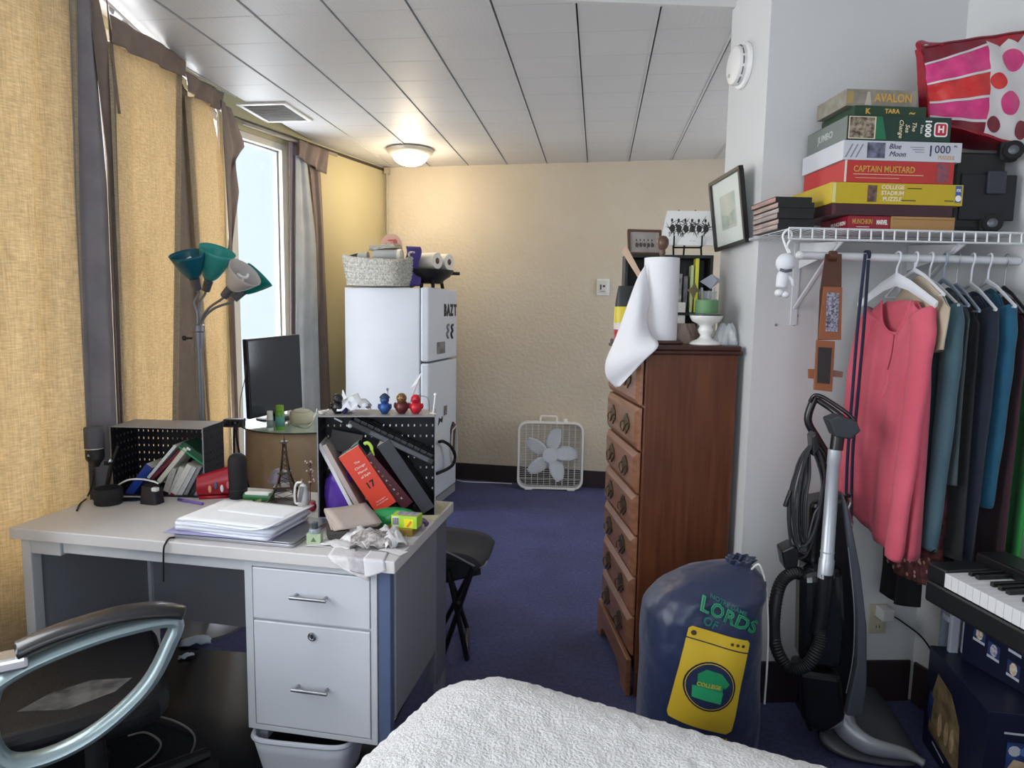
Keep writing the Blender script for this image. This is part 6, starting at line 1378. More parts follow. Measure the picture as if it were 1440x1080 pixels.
# bottom row
t, w, h, z1 = gbox(1193, 1252, 302, 322, zt, .17, y=SF+.005, lbl='red game box at the bottom of the stack, titled Munchkin in gold letters', mat=M('crimson_box', '#8f1c2c', .45))
text('MUNCHKIN', .021, gk, t, FT_(w*.33, h*.58), bold=.0002, sx=.56); text('MARVEL', .019, wk, t, FT_(w*.80, h*.55), bold=.0006, sx=.5); fr_(t, w*.2, w*.5, h*.2, h*.235, wk, 'tagline')
text('MUNCHKIN', .016, wk, t, LFT(.06, h*.5), bold=.0004); top1 = z1
t, w, h, z2 = gbox(1254, 1343, 298, 325, zt, .20, y=SF, lbl='plain tan cardboard box right of the red game box on the shelf', mat=M('tan_card', '#a9814f', .7, var=(6, '#a0784a')), h=top1-zt-.0006)
G().box(.0, w, -.0006, .0, h-.009, h-.0075).mk('lid_line', M('tan_dark', '#7a5a35', .7), t)
t, w, h, z3 = gbox(1170, 1340, 284, 300, top1, .26, lbl='thin dark maroon box lying across the red and tan boxes', mat=M('dark_maroon_box', '#3a1822', .45)); fr_(t, .001, .012, .003, h-.003, M('maroon_edge', '#5a2833', .5), 'edge_strip')
z = z3
t, w, h, z = gbox(1170, 1355, 252, 282, z, .27, lbl='yellow jigsaw box with a small dark picture, third box down from white puzzle', mat=M('yellow_box', '#bfa41c', .45))
t['label'] = 'long yellow jigsaw puzzle box in the middle of the stack on the shelf'
fr_(t, w*.27, w*.34, h*.1, h*.88, M('dark_thumbnail', '#4a342e', .5, var=(60, '#7a5c50')), 'thumbnail'); fr_(t, .002, w*.03, h*.04, h*.96, M('pale_yellow', '#d8cf8b', .5), 'pale_end')
for i, s_ in enumerate(('COLLEGE', 'STADIUM', 'PUZZLE')): text(s_, .017, crm, t, FT_(w*.46, h*(.80-.28*i)), bold=.0004)
fr_(t, w*.57, w*.68, h*.75, h*.79, dk_, 'print_line'); fr_(t, w*.52, w*.64, h*.18, h*.22, dk_, 'print_line'); fr_(t, w*.86, w*.93, h*.2, h*.24, dk_, 'print_line')
fr_(t, w*.94, w*.985, h*.15, h*.95, M('puzzle_blue', '#3c5a9a', .5), 'emblem_panel'); o = G().prism([(w*.9625+.006*x, h*.35+.006*y) for x, y in ngon(14, 1.6)], 0, .0005, frame((0, -.0013, 0), (1, 0, 0), (0, 0, 1))).mk('emblem', wk, t)
text('FX', .012, wk, t, FT_(w*.9625, h*.72) @ tr(0, 0, .0008), bold=.0004)
t, w, h, z = gbox(1188, 1342, 221, 252, z, .26, lbl='bright red game box reading Captain Mustard above the yellow box', mat=M('bright_red_box', '#b52f2c', .45))
text('CAPTAIN MUSTARD', .026, gk, t, FT_(w*.36, h*.6), bold=.0003, sx=.82); fr_(t, w*.08, w*.72, h*.36, h*.38, crm, 'print_line'); fr_(t, w*.1, w*.5, h*.2, h*.215, crm, 'print_line')
fr_(t, w*.84, w*.95, h*.08, h*.92, M('purple_art', '#5c4a68', .5, var=(70, '#a2493e')), 'side_art'); fr_(t, -.0002, .006, 0, h, M('worn_white', '#d9cfc4', .7), 'worn_corner')
t, w, h, z = gbox(1186, 1353, 195, 223, z, .26, lbl='white jigsaw box reading Blue Moon and 1000 on the red box', mat=M('white_puzzle_box', '#c3c4cb', .45))
fr_(t, w*.2, w*.35, h*.12, h*.9, M('dark_photo2', '#2d2b38', .45, var=(35, '#777a92')), 'thumbnail'); text('Blue', .022, navk, t, FT_(w*.43, h*.72), shear=.3); text('Moon', .022, navk, t, FT_(w*.455, h*.34), shear=.3)
text('1', .046, navk, t, FT_(w*.735, h*.52)); text('000', .034, navk, t, FT_(w*.835, h*.62)); text('PC', .009, navk, t, FT_(w*.945, h*.8)); text('PUZZLE', .015, gk, t, FT_(w*.87, h*.22))
for k in range(3): fr_(t, w*(.56+.02*k), w*.68, h*(.7-.12*k), h*(.73-.12*k), M('grey_ink', '#7d7f8d', .6), 'print_line')
for k in range(3): G().prism([(.006+.016*k, h*.12), (.01+.016*k, h*.12), (.03+.016*k, h*.8), (.026+.016*k, h*.8)], 0, .0004, frame((0, -.0003, 0), (1, 0, 0), (0, 0, 1))).mk('script_stroke', M('grey_ink', '#7d7f8d', .6), t)
gz = z
t, w, h, z = gbox(1192, 1338, 158, 193, z, .25, y=SF+.0, lbl='dark green jigsaw box with a sepia picture and sideways 1000', mat=M('dark_green_box', '#143428', .45))
fr_(t, .004, w*.27, h*.05, h*.95, crm, 'picture_border'); fr_(t, .006, w*.258, h*.08, h*.92, M('sepia_group', '#3b2b26', .5, var=(70, '#a89984')), 'picture', .0012)
G().prism([(w*.27, h*.04), (w*.38, h*.04), (w*.33, h*.96), (w*.27, h*.96)], 0, .0004, frame((0, -.0002, 0), (1, 0, 0), (0, 0, 1))).mk('green_band', M('mid_green', '#1c6b48', .5), t)
text('The', .018, crm, t, FT_(w*.64, h*.6)@rot(-90, 'Z'), shear=.25); text('Sea', .018, crm, t, FT_(w*.575, h*.52)@rot(-90, 'Z'), shear=.25); text('Change', .018, crm, t, FT_(w*.515, h*.5)@rot(-90, 'Z'), shear=.25)
text('1000', .026, wk, t, FT_(w*.775, h*.55)@rot(-90, 'Z'), bold=.001); text('Piece', .012, wk, t, FT_(w*.715, h*.5)@rot(-90, 'Z'))
e = G().prism([(w*.90+x, h*.5+z_) for x, z_ in rrect(.042, .042, .008)], 0, .0006, frame((0, -.0004, 0), (1, 0, 0), (0, 0, 1))).mk('logo_border', wk, t); G().prism([(w*.90+x, h*.5+z_) for x, z_ in rrect(.034, .034, .006)], 0, .0006, frame((0, -.001, 0), (1, 0, 0), (0, 0, 1))).mk('logo_red', M('logo_red_m', '#b5283a', .5), e); text('H', .028, wk, e, FT_(w*.90, h*.5)@tr(0, 0, .0012), bold=.001, name='logo_mark')
G().box(-.0006, .0002, .002, .248, .002, h-.002).mk('side_panel', M('grey_green_box', '#6d7571', .5), t); text('JUMBO', .03, M('pale_side_print', '#a9b0ac', .6), t, LFT(.13, h*.5)@tr(0, 0, .0004), bold=.0006)
t, w, h, z = gbox(1202, 1303, 149, 164, z, .20, y=SF+.01, lbl='slim dark green box with gold marks under the grey Avalon box', mat=M('forest_box', '#1d3b26', .45)); text('K', .022, gk, t, FT_(w*.18, h*.45), bold=.001); text('TARA', .018, gk, t, FT_(w*.52, h*.5), bold=.0006); text('~', .03, gk, t, FT_(w*.8, h*.4), bold=.001)
t, w, h, z = gbox(1190, 1290, 128, 152, z, .18, y=SF+.02, lbl='grey box titled Avalon on top of the game stack', mat=M('stone_grey_box', '#7b7569', .5, var=(40, '#8f897b'))); text('AVALON', .034, gk, t, FT_(w*.66, h*.5), bold=.0008, sx=.85); fr_(t, .004, w*.1, h*.15, h*.85, M('ochre_spots', '#a08a55', .6), 'side_marks')
G().prism([(w*.26, 0.003), (w*.36, .003), (w*.34, h*.5), (w*.33, h*.85), (w*.29, h*.85), (w*.28, h*.5)], 0, .0005, frame((0, -.0003, 0), (1, 0, 0), (0, 0, 1))).mk('pale_figure', M('pale_fig', '#b4ab9c', .6), t)
# black suitcase lying on the shelf, wheels forward
sx0 = ql(1347, 300, SF).x; suit = M('suitcase_black', '#0d0f13', .55); stop = ql(1400, 205, SF).z
sc_ = thing('suitcase', 'black wheeled suitcase lying at the right end of the wire shelf', 'suitcase', TQ @ tr(sx0, SF+.03, zt))
G().box(.0, .672-sx0, 0, .25, 0, stop-zt-.01).mk('shell', suit, sc_, bevel=.02, bseg=3); G().box(.02, .2, -.006, .002, .04, .18).mk('front_pocket', M('suitcase_navy', '#11141e', .6), sc_, bevel=.004); G().box(.10, .16, -.014, -.004, .12, .19).mk('buckle', M('buckle_grey', '#2b2f3a', .4), sc_, bevel=.004)
for (px, py) in ((1396, 316), (1426, 211)):
    q = sc_.matrix_world.inverted() @ pp(px, py, TQ @ V((0, SF+.01, 0)), QB)
    if q.z < .035: q.z = .030
    w_ = G().tube([(q.x-.02, -.016, q.z), (q.x+.02, -.016, q.z)], .001, 4); w_ = G().lathe([(0, -.012), (.026, -.012), (.029, -.006), (.029, .006), (.026, .012), (0, .012)], 22, tr(q.x, -.016, q.z)@rot(60, 'Z')@rot(90, 'Y')).mk('wheel', dblack, sc_, smooth=True)
    G().lathe([(0, -.0135), (.012, -.0135), (.014, -.012)], 16, tr(q.x, -.016, q.z)@rot(60, 'Z')@rot(90, 'Y')).mk('hub', M('hub_grey', '#5a5c60', .4, .5), w_, smooth=True); G().box(q.x-.028, q.x+.028, -.008, .02, q.z-.03, q.z+.03).mk('wheel_housing', suit, sc_, bevel=.008)
# big polka dot bag resting on the suitcase
by = SF+.045
def bl_(px, py): return ql(px, py, by)
c_ = [bl_(1304, 170), bl_(1345, 207), bl_(1462, 208), bl_(1470, 30), bl_(1394, 60), bl_(1293, 67)]
bt = thing('polka_dot_bag', 'large pink and red shopping bag with stripes and polka dots on the suitcase', 'bag', TQ @ tr(c_[1].x, by, stop+.004-.0)); o0 = V((c_[1].x, by, stop+.004))
# face as a grid: lower edge to upper edge, bulging; stripes on the left third and dots to the right as flat inked patches on the same surface
Lb, Lt, Rb, Rt = V((c_[0].x, by, max(c_[0].z, stop+.004)))-o0, c_[5]-o0, V((SX1-.012, by, stop+.008))-o0, V((SX1-.012, by, bl_(1440, 42).z))-o0
Lb.z += 0; 
def face(u, v, off=0):
    a, b = Lb.lerp(Rb, u), Lt.lerp(Rt, u); 
    if u < .35: a = a + V((0, 0, 0))
    p = a.lerp(b, v); p.y = -.035*math.sin(PI*min(1, max(0, v*.9+.05)))*math.sin(PI*min(1, max(.05, u*.8+.1))) - .003*math.sin(23*u+9*v) - .002*math.sin(31*v-11*u)-off; return p
bred = M('bag_red_plastic', '#8f1428', .3, var=(20, '#a51c2c')); bpink = M('bag_pink_plastic', '#c42a72', .3, var=(25, '#d2427f')); bscar = M('bag_scarlet_plastic', '#c01c22', .3, var=(25, '#d03a36')); bwh = M('bag_white_plastic', '#d0cbcc', .35); bdk = M('bag_dark_red', '#6b1022', .3, var=(18, '#7d1a2c'))
def bback(u, v): p = face(u, v); p.y = max(p.y+.012, .005)+.13*math.sin(PI*min(.93, max(.03, u)))**.6*(1-.6*v); return p
g = G(); g.grid(face, 50, 30); g.grid(bback, 12, 30)
for uu in (0, 1): g.grid(lambda a, v, uu=uu: face(uu, v).lerp(bback(uu, v), a), 4, 30)
g.grid(lambda u, a: face(u, 0).lerp(bback(u, 0), a), 50, 4); fb = g.mk('bag_body', bred, bt, smooth='all', clean=False)
def facepatch(poly, mat, name, off, parent=None):
    bm = bmesh.new(); bm.faces.new([bm.verts.new((x, y, 0)) for x, y in poly])
    for ax in (0, 1):
        lo, hi = min(p[ax] for p in poly), max(p[ax] for p in poly); q = math.floor(lo/.04)*.04+.04
        while q < hi:
            no = V((1, 0, 0)) if ax == 0 else V((0, 1, 0)); bmesh.ops.bisect_plane(bm, geom=bm.verts[:]+bm.edges[:]+bm.faces[:], plane_co=no*q, plane_no=no); q += .04
    bmesh.ops.triangulate(bm, faces=bm.faces)
    for v_ in bm.verts: v_.co = face(v_.co.x, v_.co.y, off)
    me = bpy.data.meshes.new(name); bm.to_mesh(me); bm.free(); me.materials.append(mat); me.polygons.foreach_set('use_smooth', [True]*len(me.polygons))
    o = bpy.data.objects.new(name, me); COL.objects.link(o); o.parent = parent or bt; return o
um = .55
stripes = [(.0, .22, .0, .16, bdk), (.22, .46, .16, .36, bpink), (.48, .68, .38, .58, bscar), (.70, .88, .60, .80, bpink)]
for (l0, l1, r0, r1, m_) in [(.02, .05, .02, .12, bdk), (.06, .22, .15, .36, bpink), (.25, .47, .39, .62, bscar), (.50, .74, .65, .90, bpink), (.77, .98, .93, .985, bdk)]:
    facepatch([(.01, l0), (um, r0), (um, r1), (.01, l1)], m_, 'stripe', .0015)
for l0, r0 in ((.055, .135), (.235, .375), (.485, .635), (.755, .915)):
    facepatch([(.01, l0-.012), (um, r0-.012), (um, r0+.014), (.01, l0+.014)], bwh, 'stripe_line', .0022)
wp = facepatch([(um, .02), (.995, .02), (.995, .98), (.9, .985), (.82, .9), (.74, .95), (.66, .88), (um, .96)], bwh, 'white_panel', .0018)
asp = (Rb-Lb).length/((Lt-Lb).length+(Rt-Rb).length)*2
for (cx, cy, r, m_) in ((.77, .74, .1, bpink), (.625, .53, .075, bscar), (.94, .55, .052, bscar), (.765, .34, .1, bpink), (.63, .12, .072, bdk), (.92, .13, .075, bdk), (.95, .9, .044, bdk)):
    if r: facepatch([(min(cx+r*math.cos(2*PI*i/22), .992), min(max(cy+r*asp*.95*math.sin(2*PI*i/22), .022), .985)) for i in range(22)], m_, 'dot', .0026, wp)
G().tube(smooth_path([face(.01, .96), face(0, 1)+V((-.002, 0, .006)), face(.05, 1)+V((0, .01, .018)), face(.13, 1)+V((0, .02, .012)), face(.2, .99)], 5), [(.012, .003)]*21, 8).mk('handle', bred, bt, smooth=True)
G().tube([face(i/20, 1)+V((0, -.001, 0)) for i in range(21)], .004, 6).mk('top_hem', bdk, bt, smooth=True)
# ================================================================ HANGING THINGS
# white figure key fob on a wire hook
q = TQ @ ql(1108, 325, -.300); kf = thing('figure_fob', 'small white hanging figure on a carabiner at the left end of the shelf', 'toy', q)
fw_ = M('soft_white', '#d6d7dc', .6); k_ = 2.19/950
G().tube(smooth_path([(0, 0, .004), (-.014, 0, -.012), (-.008, 0, -.035), (.003, 0, -.06), (.006, 0, -.066), (.009, 0, -.06), (.0, 0, -.045), (.012, 0, -.012)], 4, True), .0032, 6, closed=True).mk('carabiner', white, kf, smooth=True)
G().sph((-.001, 0, -.095), (.029, .026, .03), 18, 12).mk('head', fw_, kf, smooth='all'); G().tube(smooth_path([(-.004, 0, -.12), (-.008, 0, -.15), (-.01, 0, -.17)], 4), [.013, .017, .019, .019, .018, .018, .017, .017, .013], 10).mk('body', fw_, kf, smooth='all')
G().tube([(.0, -.005, -.13), (.018, -.008, -.145), (.024, -.008, -.165)], .007, 8).mk('arm', fw_, kf, smooth='all'); G().sph((-.016, -.004, -.185), (.014, .014, .012), 12, 8).sph((.002, -.006, -.19), (.013, .014, .011), 12, 8).mk('feet', fw_, kf, smooth='all'); G().tube([(-.019, -.014, -.116), (-.006, -.024, -.121), (.012, -.02, -.118)], .0045, 8).mk('scarf', M('grey_scarf', '#5b5c66', .7), kf, smooth='all')
# leather strap with woven panels
sy = RY-.020
lea = M('brown_leather', '#5f3626', .5, var=(9, '#4c2a1d')); leo = M('tan_leather', '#8f5636', .5); pat = M('woven_pattern', '#3c3a4a', .7, var=(160, '#a9a8b8', (1, 1, 1)))
def Q(px, py, y=None): return TQ @ ql(px, py, sy if y is None else y)
def quad(pts, t_, y, mat, name, parent, off=0):
    ls = [ql(a, b, y) for a, b in pts]; org = parent.matrix_world.inverted() @ TQ
    vs = [org @ V((p.x, y+off, p.z)) for p in ls]+[org @ V((p.x, y+off+t_, p.z)) for p in ls]; n = len(ls)
    return G().add(vs, [tuple(range(n)), tuple(range(n, 2*n))[::-1]]+[(i, n+i, n+(i+1) % n, (i+1) % n) for i in range(n)]).mk(name, mat, parent, bevel=.0008)
gs = thing('leather_strap', 'brown leather strap with woven panels draped over the closet rod', 'strap', Q(1166, 360))
quad([(1161, 357), (1184, 357), (1183, 478), (1150, 478), (1153, 410)], .003, sy, lea, 'upper_strap', gs)
G().tube([(-.026*0, 0, 0), (.02, 0, 0)], .016, 14).mk('rod_fold', lea, gs)
quad([(1157, 403), (1184, 404), (1182, 478), (1150, 477)], .003, sy, leo, 'upper_pad', gs, -.0032); quad([(1162, 411), (1179, 412), (1177, 467), (1160, 466)], .002, sy, pat, 'woven_panel', gs, -.0052)
quad([(1148, 478), (1174, 480), (1170, 551), (1144, 548)], .005, sy, leo, 'lower_pad', gs, -.002); quad([(1150, 488), (1169, 489), (1166, 540), (1148, 538)], .002, sy, M('dark_pad', '#2e2b2c', .7), 'dark_panel', gs, -.0042)
quad([(1137, 519), (1147, 519), (1146, 533), (1137, 532)], .004, sy, leo, 'left_tab', gs, .001); quad([(1171, 520), (1186, 523), (1185, 531), (1171, 530)], .004, sy, M('dull_tab', '#7a5a50', .6), 'right_tab', gs, .001)
# navy leash
lsm = M('navy_webbing', '#1f2740', .7); ls_ = thing('leash', 'long navy webbing leash with a metal clip hanging from the closet rod', 'leash', Q(1215, 360)); li = ls_.matrix_world.inverted()
def web(pts, y, name, w=.0055, mat=lsm): G().tube(smooth_path([li @ Q(a, b, y+.004*i*0) for i, (a, b) in enumerate(pts)], 5), [(w, .0014)]*(5*(len(pts)-1)+1), 8, flat=tuple(QU)).mk(name, mat, ls_, smooth=True)
web([(1217, 357), (1207, 450), (1198, 560), (1192, 640), (1190, 695)], sy-.004, 'front_strand'); web([(1222, 357), (1214, 470), (1204, 580), (1199, 640), (1197, 730), (1196, 760)], sy+.012, 'rear_strand')
G().lathe([(0, 0), (.016, 0), (.016, .010), (0, .010)], 14, li @ TQ @ tr(*ql(1219, 359, RY-.0))@rot(90, 'Y')@tr(0, 0, -.005)).mk('rod_loop', lsm, ls_, smooth=True)
G().tube(smooth_path([li @ Q(a, b, sy-.004) for a, b in ((1193, 692), (1196, 705), (1193, 718), (1198, 735), (1194, 742))], 4), .005, 8).mk('metal_clip', steel, ls_, smooth=True); G().sph(li @ Q(1193, 697, sy-.004), (.008, .007, .008), 10, 8).mk('clip_collar', dblack, ls_, smooth='all')
web([(1194, 742), (1190, 760), (1198, 790), (1199, 808), (1194, 812), (1186, 770), (1184, 740), (1190, 728)], sy-.006, 'hand_loop', .005, M('dark_webbing', '#191b22', .7))
# ---------------------------------------------------------------- clothes on hangers
def cloth_mat(name, c, c2): return M(name, c, .85, var=(6, c2), sheen=.1)
hw = M('hanger_white', '#d5d8de', .4); hb_ = M('hanger_black', '#1b1b1e', .45); hs = M('hanger_wire', '#a8acb2', .3, .8); hbl = M('hanger_blue_grey', '#8d99aa', .45)
def hanger(B, Fp, zc, m, wide, label, thin=False):
    """B back end, Fp front end in plan; zc: height of the body top"""
    ctr = (B+Fp)/2; u = (Fp-B); hl = min(u.length/2, .20); 
    # hook sits over the rod: slide along u to where the rod is
    ul = TQi.to_3x3() @ u; cl = TQi @ ctr; k = (RY-cl.y)/ul.y; hk = ctr + u*k; T = frame((hk.x, hk.y, 0), u)
    t = thing('clothes_hanger', label, 'hanger', T, 'clothes hangers on the rod'); r = .0035 if not thin else .0018
    dz_ = RZ
    G().tube(smooth_path([(.0, 0, zc-.005), (.001, 0, zc+.02), (.004, 0, dz_-.028), (.016, 0, dz_-.006), (.0145, 0, dz_+.012), (.002, 0, dz_+.0165), (-.012, 0, dz_+.010), (-.017, 0, dz_-.006)], 4), r*.9, 8).mk('hook', m if not thin else hs, t, smooth=True)
    hw_ = .016 if wide else .006
    for s in (-1, 1):
        e = (s*hl, 0, zc-.085); G().tube([(0, 0, zc-.005), (s*hl*.35, 0, zc-.026), e], [(hw_*1.3, .005), (hw_, .004), (hw_*.7, .004)], 8, flat=(0, 0, 1)).mk('arm', m, t, smooth=True)
    if not wide: G().tube([(-hl, 0, zc-.087), (hl, 0, zc-.087)], .0035, 8).mk('bar', m, t, smooth=True)
    return t
def garment(B, Fp, zt_, zb, mat, label, name='shirt', cat='shirt', thick=.028, sleeve=None, neck=.3, nd=.0, hem=.0, seed=0, fold=.006, so=.25, slope=.095, width_bot=1.0, smat=None):
    u = Fp-B; hwid = u.length/2; T = frame((B+Fp)/2 + V((0, 0, 0)), u); t = thing(name, label, cat, T)
    bw = hwid*(.80 if sleeve else .97)
    def fn(uu, v):
        a = 2*PI*uu; s = math.cos(a); sd = math.sin(a)
        W = bw*(1+(width_bot-1)*v + .03*math.sin(3*v+seed)); x = W*math.copysign(abs(s)**.85, s)
        zt2 = zt_-slope*abs(s)**1.3
        nk = max(0, 1-(abs(s)/neck)**2) if abs(s) < neck else 0
        zt2 -= (nd if sd < 0 else nd*.2)*nk
        zb2 = zb + hem*(s) - .03*math.sin(PI*(s*.5+.5))*.6
        z = zt2+(zb2-zt2)*v
        th = thick*(.35+.65*min(1, v*3.5))*(1+.35*v)
        y = th*math.copysign(abs(sd)**.8, sd) + (fold*(.3+v)*math.sin(7*s+seed+1.5*v)+fold*.5*math.sin(15*s+2*seed))*(1 if abs(sd) > .05 else .5)
        return V((x, y, z))
    g = G().grid(fn, 64, 30, True); g.mk('body', mat, t, smooth='all', clean=False, solid=.002)
    if sleeve:
        for s in (-1, 1):
            zs = zt_-slope*1.05; x0 = s*bw*.90; zl = zs-sleeve
            pts = smooth_path([(x0*.84, 0, zs+.03), (x0*1.03, -.012*so, zs-.03), (x0*1.11, -.026*so, zs-.25*sleeve), (x0*1.08, -.036*so, zs-.6*sleeve), (x0*.98, -.042*so, zl+.02), (x0*.96, -.042*so, zl)], 5); n = len(pts)
            g = G().tube(pts, [(.046-.018*i/n+.003*math.sin(i*1.3+seed), .026-.008*i/n) for i in range(n)], 16, flat=(1, 0, 0)); g.mk('sleeve', smat or mat, t, smooth='all')
    return t, fn, bw
def plan(px, y, z=1.2): q = py_(px, 500, y); return V((q.x, y, 0))
HL = 0
# pink henley
B, Fp = plan(1207, 2.44), plan(1318, 2.06)
pink = cloth_mat('pink_knit', '#c24f62', '#cd5a6c'); hz = RZ-.075
hanger(B, Fp, hz+.012, hw, True, 'wide white plastic hanger holding the pink henley shirt')
t, fn, bw = garment(B, Fp, hz-.03, .765, pink, 'long sleeved pink henley shirt on a white hanger, frontmost of the clothes', sleeve=.70, nd=.13, neck=.40, hem=-.05, seed=1, fold=.008, width_bot=1.1, so=1)
pk_d = M('pink_dark_knit', '#7d2c3c', .9)
pl = [(.0, .04), (.003, .10), (-.004, .16), (-.012, .22)]
def onshirt(s, z, off=.003):
    a = -math.acos(max(-1, min(1, s))); uu = (a/(2*PI)) % 1; z0 = fn(uu, 0).z; z1 = fn(uu, 1).z; v = min(1, max(0, (z-z0)/(z1-z0))); p = fn(uu, v); p.y -= off; return p
zk = hz-.03-.135
G().tube(smooth_path([onshirt(.02, zk), onshirt(.04, zk-.06), onshirt(.0, zk-.11), onshirt(.03, zk-.15), onshirt(-.04, zk-.195)], 5), [(.009, .002)]*21, 8).mk('placket', pink, t, smooth=True)
G().tube(smooth_path([onshirt(.035, zk-.0, .005), onshirt(.055, zk-.06, .005), onshirt(.015, zk-.11, .005)], 5), .0018, 6).mk('placket_gap', pk_d, t, smooth=True)
nkp = [fn((-math.acos(s)/(2*PI)) % 1, 0)+V((0, -.001, 0)) for s in [-.40+.80*i/16 for i in range(17)]]
G().tube(nkp, .004, 6).mk('neck_trim', pink, t, smooth=True)
specs = [
 (1246, 1330, .03, 'cream_knit', '#a79a86', '#b8ab97', 'cream knitted top just behind the pink shirt', 'top', None, 1.35, hw, .0, .45),
 (1266, 1350, .0, 'slate_teal_knit', '#3a5560', '#415d68', 'slate teal long sleeved sweater behind the pink shirt', 'sweater', .68, .85, hw, .02, .3),
 (1289, 1362, .0, 'grey_green_cloth', '#39444a', '#434d52', 'dark grey shirt behind the slate teal sweater', 'shirt', None, .95, hbl, .02, .3),
 (1308, 1376, -.015, 'black_cloth_a', '#121418', '#181a1f', 'black blouse with a narrow shoulder, left of the navy fleece', 'blouse', None, .72, hbl, .02, .3),
 (1325, 1398, -.01, 'navy_fleece', '#121a2a', '#182236', 'dark navy fleece with a small white chest mark', 'fleece', .78, .66, hw, .02, .25),
 (1345, 1424, .0, 'petrol_blue_knit', '#15506b', '#1a5a76', 'petrol blue long sleeved sweater near the right of the rod', 'sweater', .56, .92, hw, .02, .3),
 (1372, 1441, -.02, 'maroon_cloth', '#35141f', '#401a27', 'dark maroon dress hanging right of the petrol blue sweater', 'dress', None, .60, hb_, .02, .3),
 (1400, 1466, -.03, 'green_cloth', '#23853b', '#2b9345', 'bright green shirt with black shoulders at the right edge of the photo', 'shirt', None, .66, hb_, .02, .3)]
for i, (pb, pf, dzz, mn, c, c2, lb_, kind, slv, zb, hm, nd, nk_) in enumerate(specs):
    B, Fp = plan(pb, 2.43+.012*i, 0), plan(pf, 2.06+.015*i, 0); m = cloth_mat(mn, c, c2)
    hanger(B, Fp, hz+dzz+.012, hm, False, ('white plastic', 'white plastic', 'blue grey', 'blue grey', 'white plastic', 'white plastic', 'black', 'black')[i]+' hanger holding the '+lb_.split(' with')[0].split(' just')[0].split(' behind')[0].split(' near')[0].split(' hanging')[0].split(' at')[0].split(', left')[0], thin=i in (3, 6, 7))
    t, fn, bw = garment(B, Fp, hz+dzz-.012, zb, m, lb_, name=kind, cat=kind, sleeve=slv, nd=nd, neck=nk_, seed=2+i, thick=.011, fold=.004, slope=.10)
    if i == 4: G().sph(onshirt(.55, hz-.20, .003), (.008, .002, .008), 10, 6).mk('chest_mark', wk, t, smooth='all')
    if i == 7:
        g = G().grid(lambda u, v: (lambda p: V((p.x*1.03, p.y*1.15, p.z+.004)))(fn(u, v*.16)), 64, 8, True); g.mk('black_yoke', M('yoke_black', '#17181a', .8), t, smooth='all', clean=False)
# patterned skirt and black trousers hem lower down behind the sweaters
B, Fp = plan(1278, 2.40, 0), plan(1350, 2.16, 0); psk = M('paisley_cloth', '#2a1216', .85, var=(55, '#6f3a38'))
t, fn, bw = garment(B, Fp, .98, .615, psk, 'dark red patterned scarf hem showing below the slate teal sweater', name='patterned_scarf', cat='scarf', thick=.03, slope=.02, seed=4)
g = G(); rnd = random.Random(2)
for i in range(26):
    s = rnd.uniform(-.9, .95); z = rnd.uniform(.60, .70); p = onshirt(s, z, .0035); g.lathe([(.003, 0), (.0055, 0), (.0055, .0008), (.003, .0008), (.003, 0)], 10, Matrix.Translation(p)@rot(90, 'X'))
o = g.mk('paisley_rings', M('paisley_pale', '#b98d80', .8), t); o['kind'] = 'stuff'
lab(t, 'dark red patterned scarf hem showing below the slate teal sweater')
B, Fp = plan(1268, 2.46, 0), plan(1316, 2.26, 0); t, fn, bw = garment(B, Fp, .86, .50, M('black_cloth_b', '#0f1013', '.9' and .9), 'black trouser leg hanging lowest below the patterned scarf', name='trousers', cat='trousers', thick=.022, slope=.01, seed=6)
# ================================================================ VACUUM CLEANER
vy = 2.24
vb = M('vacuum_black', '#15161a', .35, coat=.2); vg = M('vacuum_grey', '#4d5058', .4, .2); vs_ = M('vacuum_silver', '#b3b8bf', .36, .35); vtr = M('smoked_plastic', '#1c2024', .12, spec=.7)
VO = V((py_(1165, 900, vy).x, vy, 0)); vc = thing('vacuum_cleaner', 'upright black and silver vacuum cleaner with hose and cord against the closet wall', 'vacuum cleaner', VO); vi = Matrix.Translation(-VO)
def vp(px, py, dy=0): return vi @ py_(px, py, vy+dy)
def vt(pts, r, name, mat, dy=0, k=5, n=10, par=None, flat=None, closed=False):
    P_ = [vp(a[0], a[1], a[2] if len(a) > 2 else dy) for a in pts]; sp = smooth_path(P_, k, closed)
    if isinstance(r, list): rr = [r[min(len(r)-1, int(i*len(r)/len(sp)))] for i in range(len(sp))]
    else: rr = r
    return G().tube(sp, rr, n, flat=flat, closed=closed).mk(name, mat, par or vc, smooth=True)
# body column: back housing, dirt tank, motor cover, side fin
def hull(cols, name, mat, d0, d1, bev=.02):
    poly = [vp(a, b, (d0+d1)/2) for a, b in cols]; vs = [V((p.x, d0, p.z)) for p in poly]+[V((p.x, d1, p.z)) for p in poly]; n = len(poly)
    return G().add(vs, [tuple(range(n)), tuple(range(n, 2*n))[::-1]]+[(i, n+i, n+(i+1) % n, (i+1) % n) for i in range(n)]).mk(name, mat, vc, bevel=bev, bseg=3)
hull([(1134, 700), (1186, 690), (1196, 780), (1206, 900), (1198, 985), (1150, 1000), (1130, 930), (1128, 800)], 'back_housing', vb, -.02, .09)
hull([(1122, 800), (1180, 790), (1184, 880), (1178, 935), (1120, 925)], 'dirt_tank', vtr, -.10, .0, .03)
hull([(1116, 930), (1176, 938), (1182, 1000), (1150, 1020), (1122, 1000)], 'motor_cover', vb, -.09, .03, .02)
hull([(1183, 690), (1192, 715), (1208, 800), (1217, 880), (1217, 960), (1212, 1005), (1188, 1003), (1203, 930), (1203, 860), (1195, 790)], 'side_fin', vg, -.13, -.10, .008)
vt([(1193, 770), (1201, 850), (1200, 920), (1190, 975)], .0016, 'fin_line', M('pale_line', '#8d929a', .3, .5), -.135)
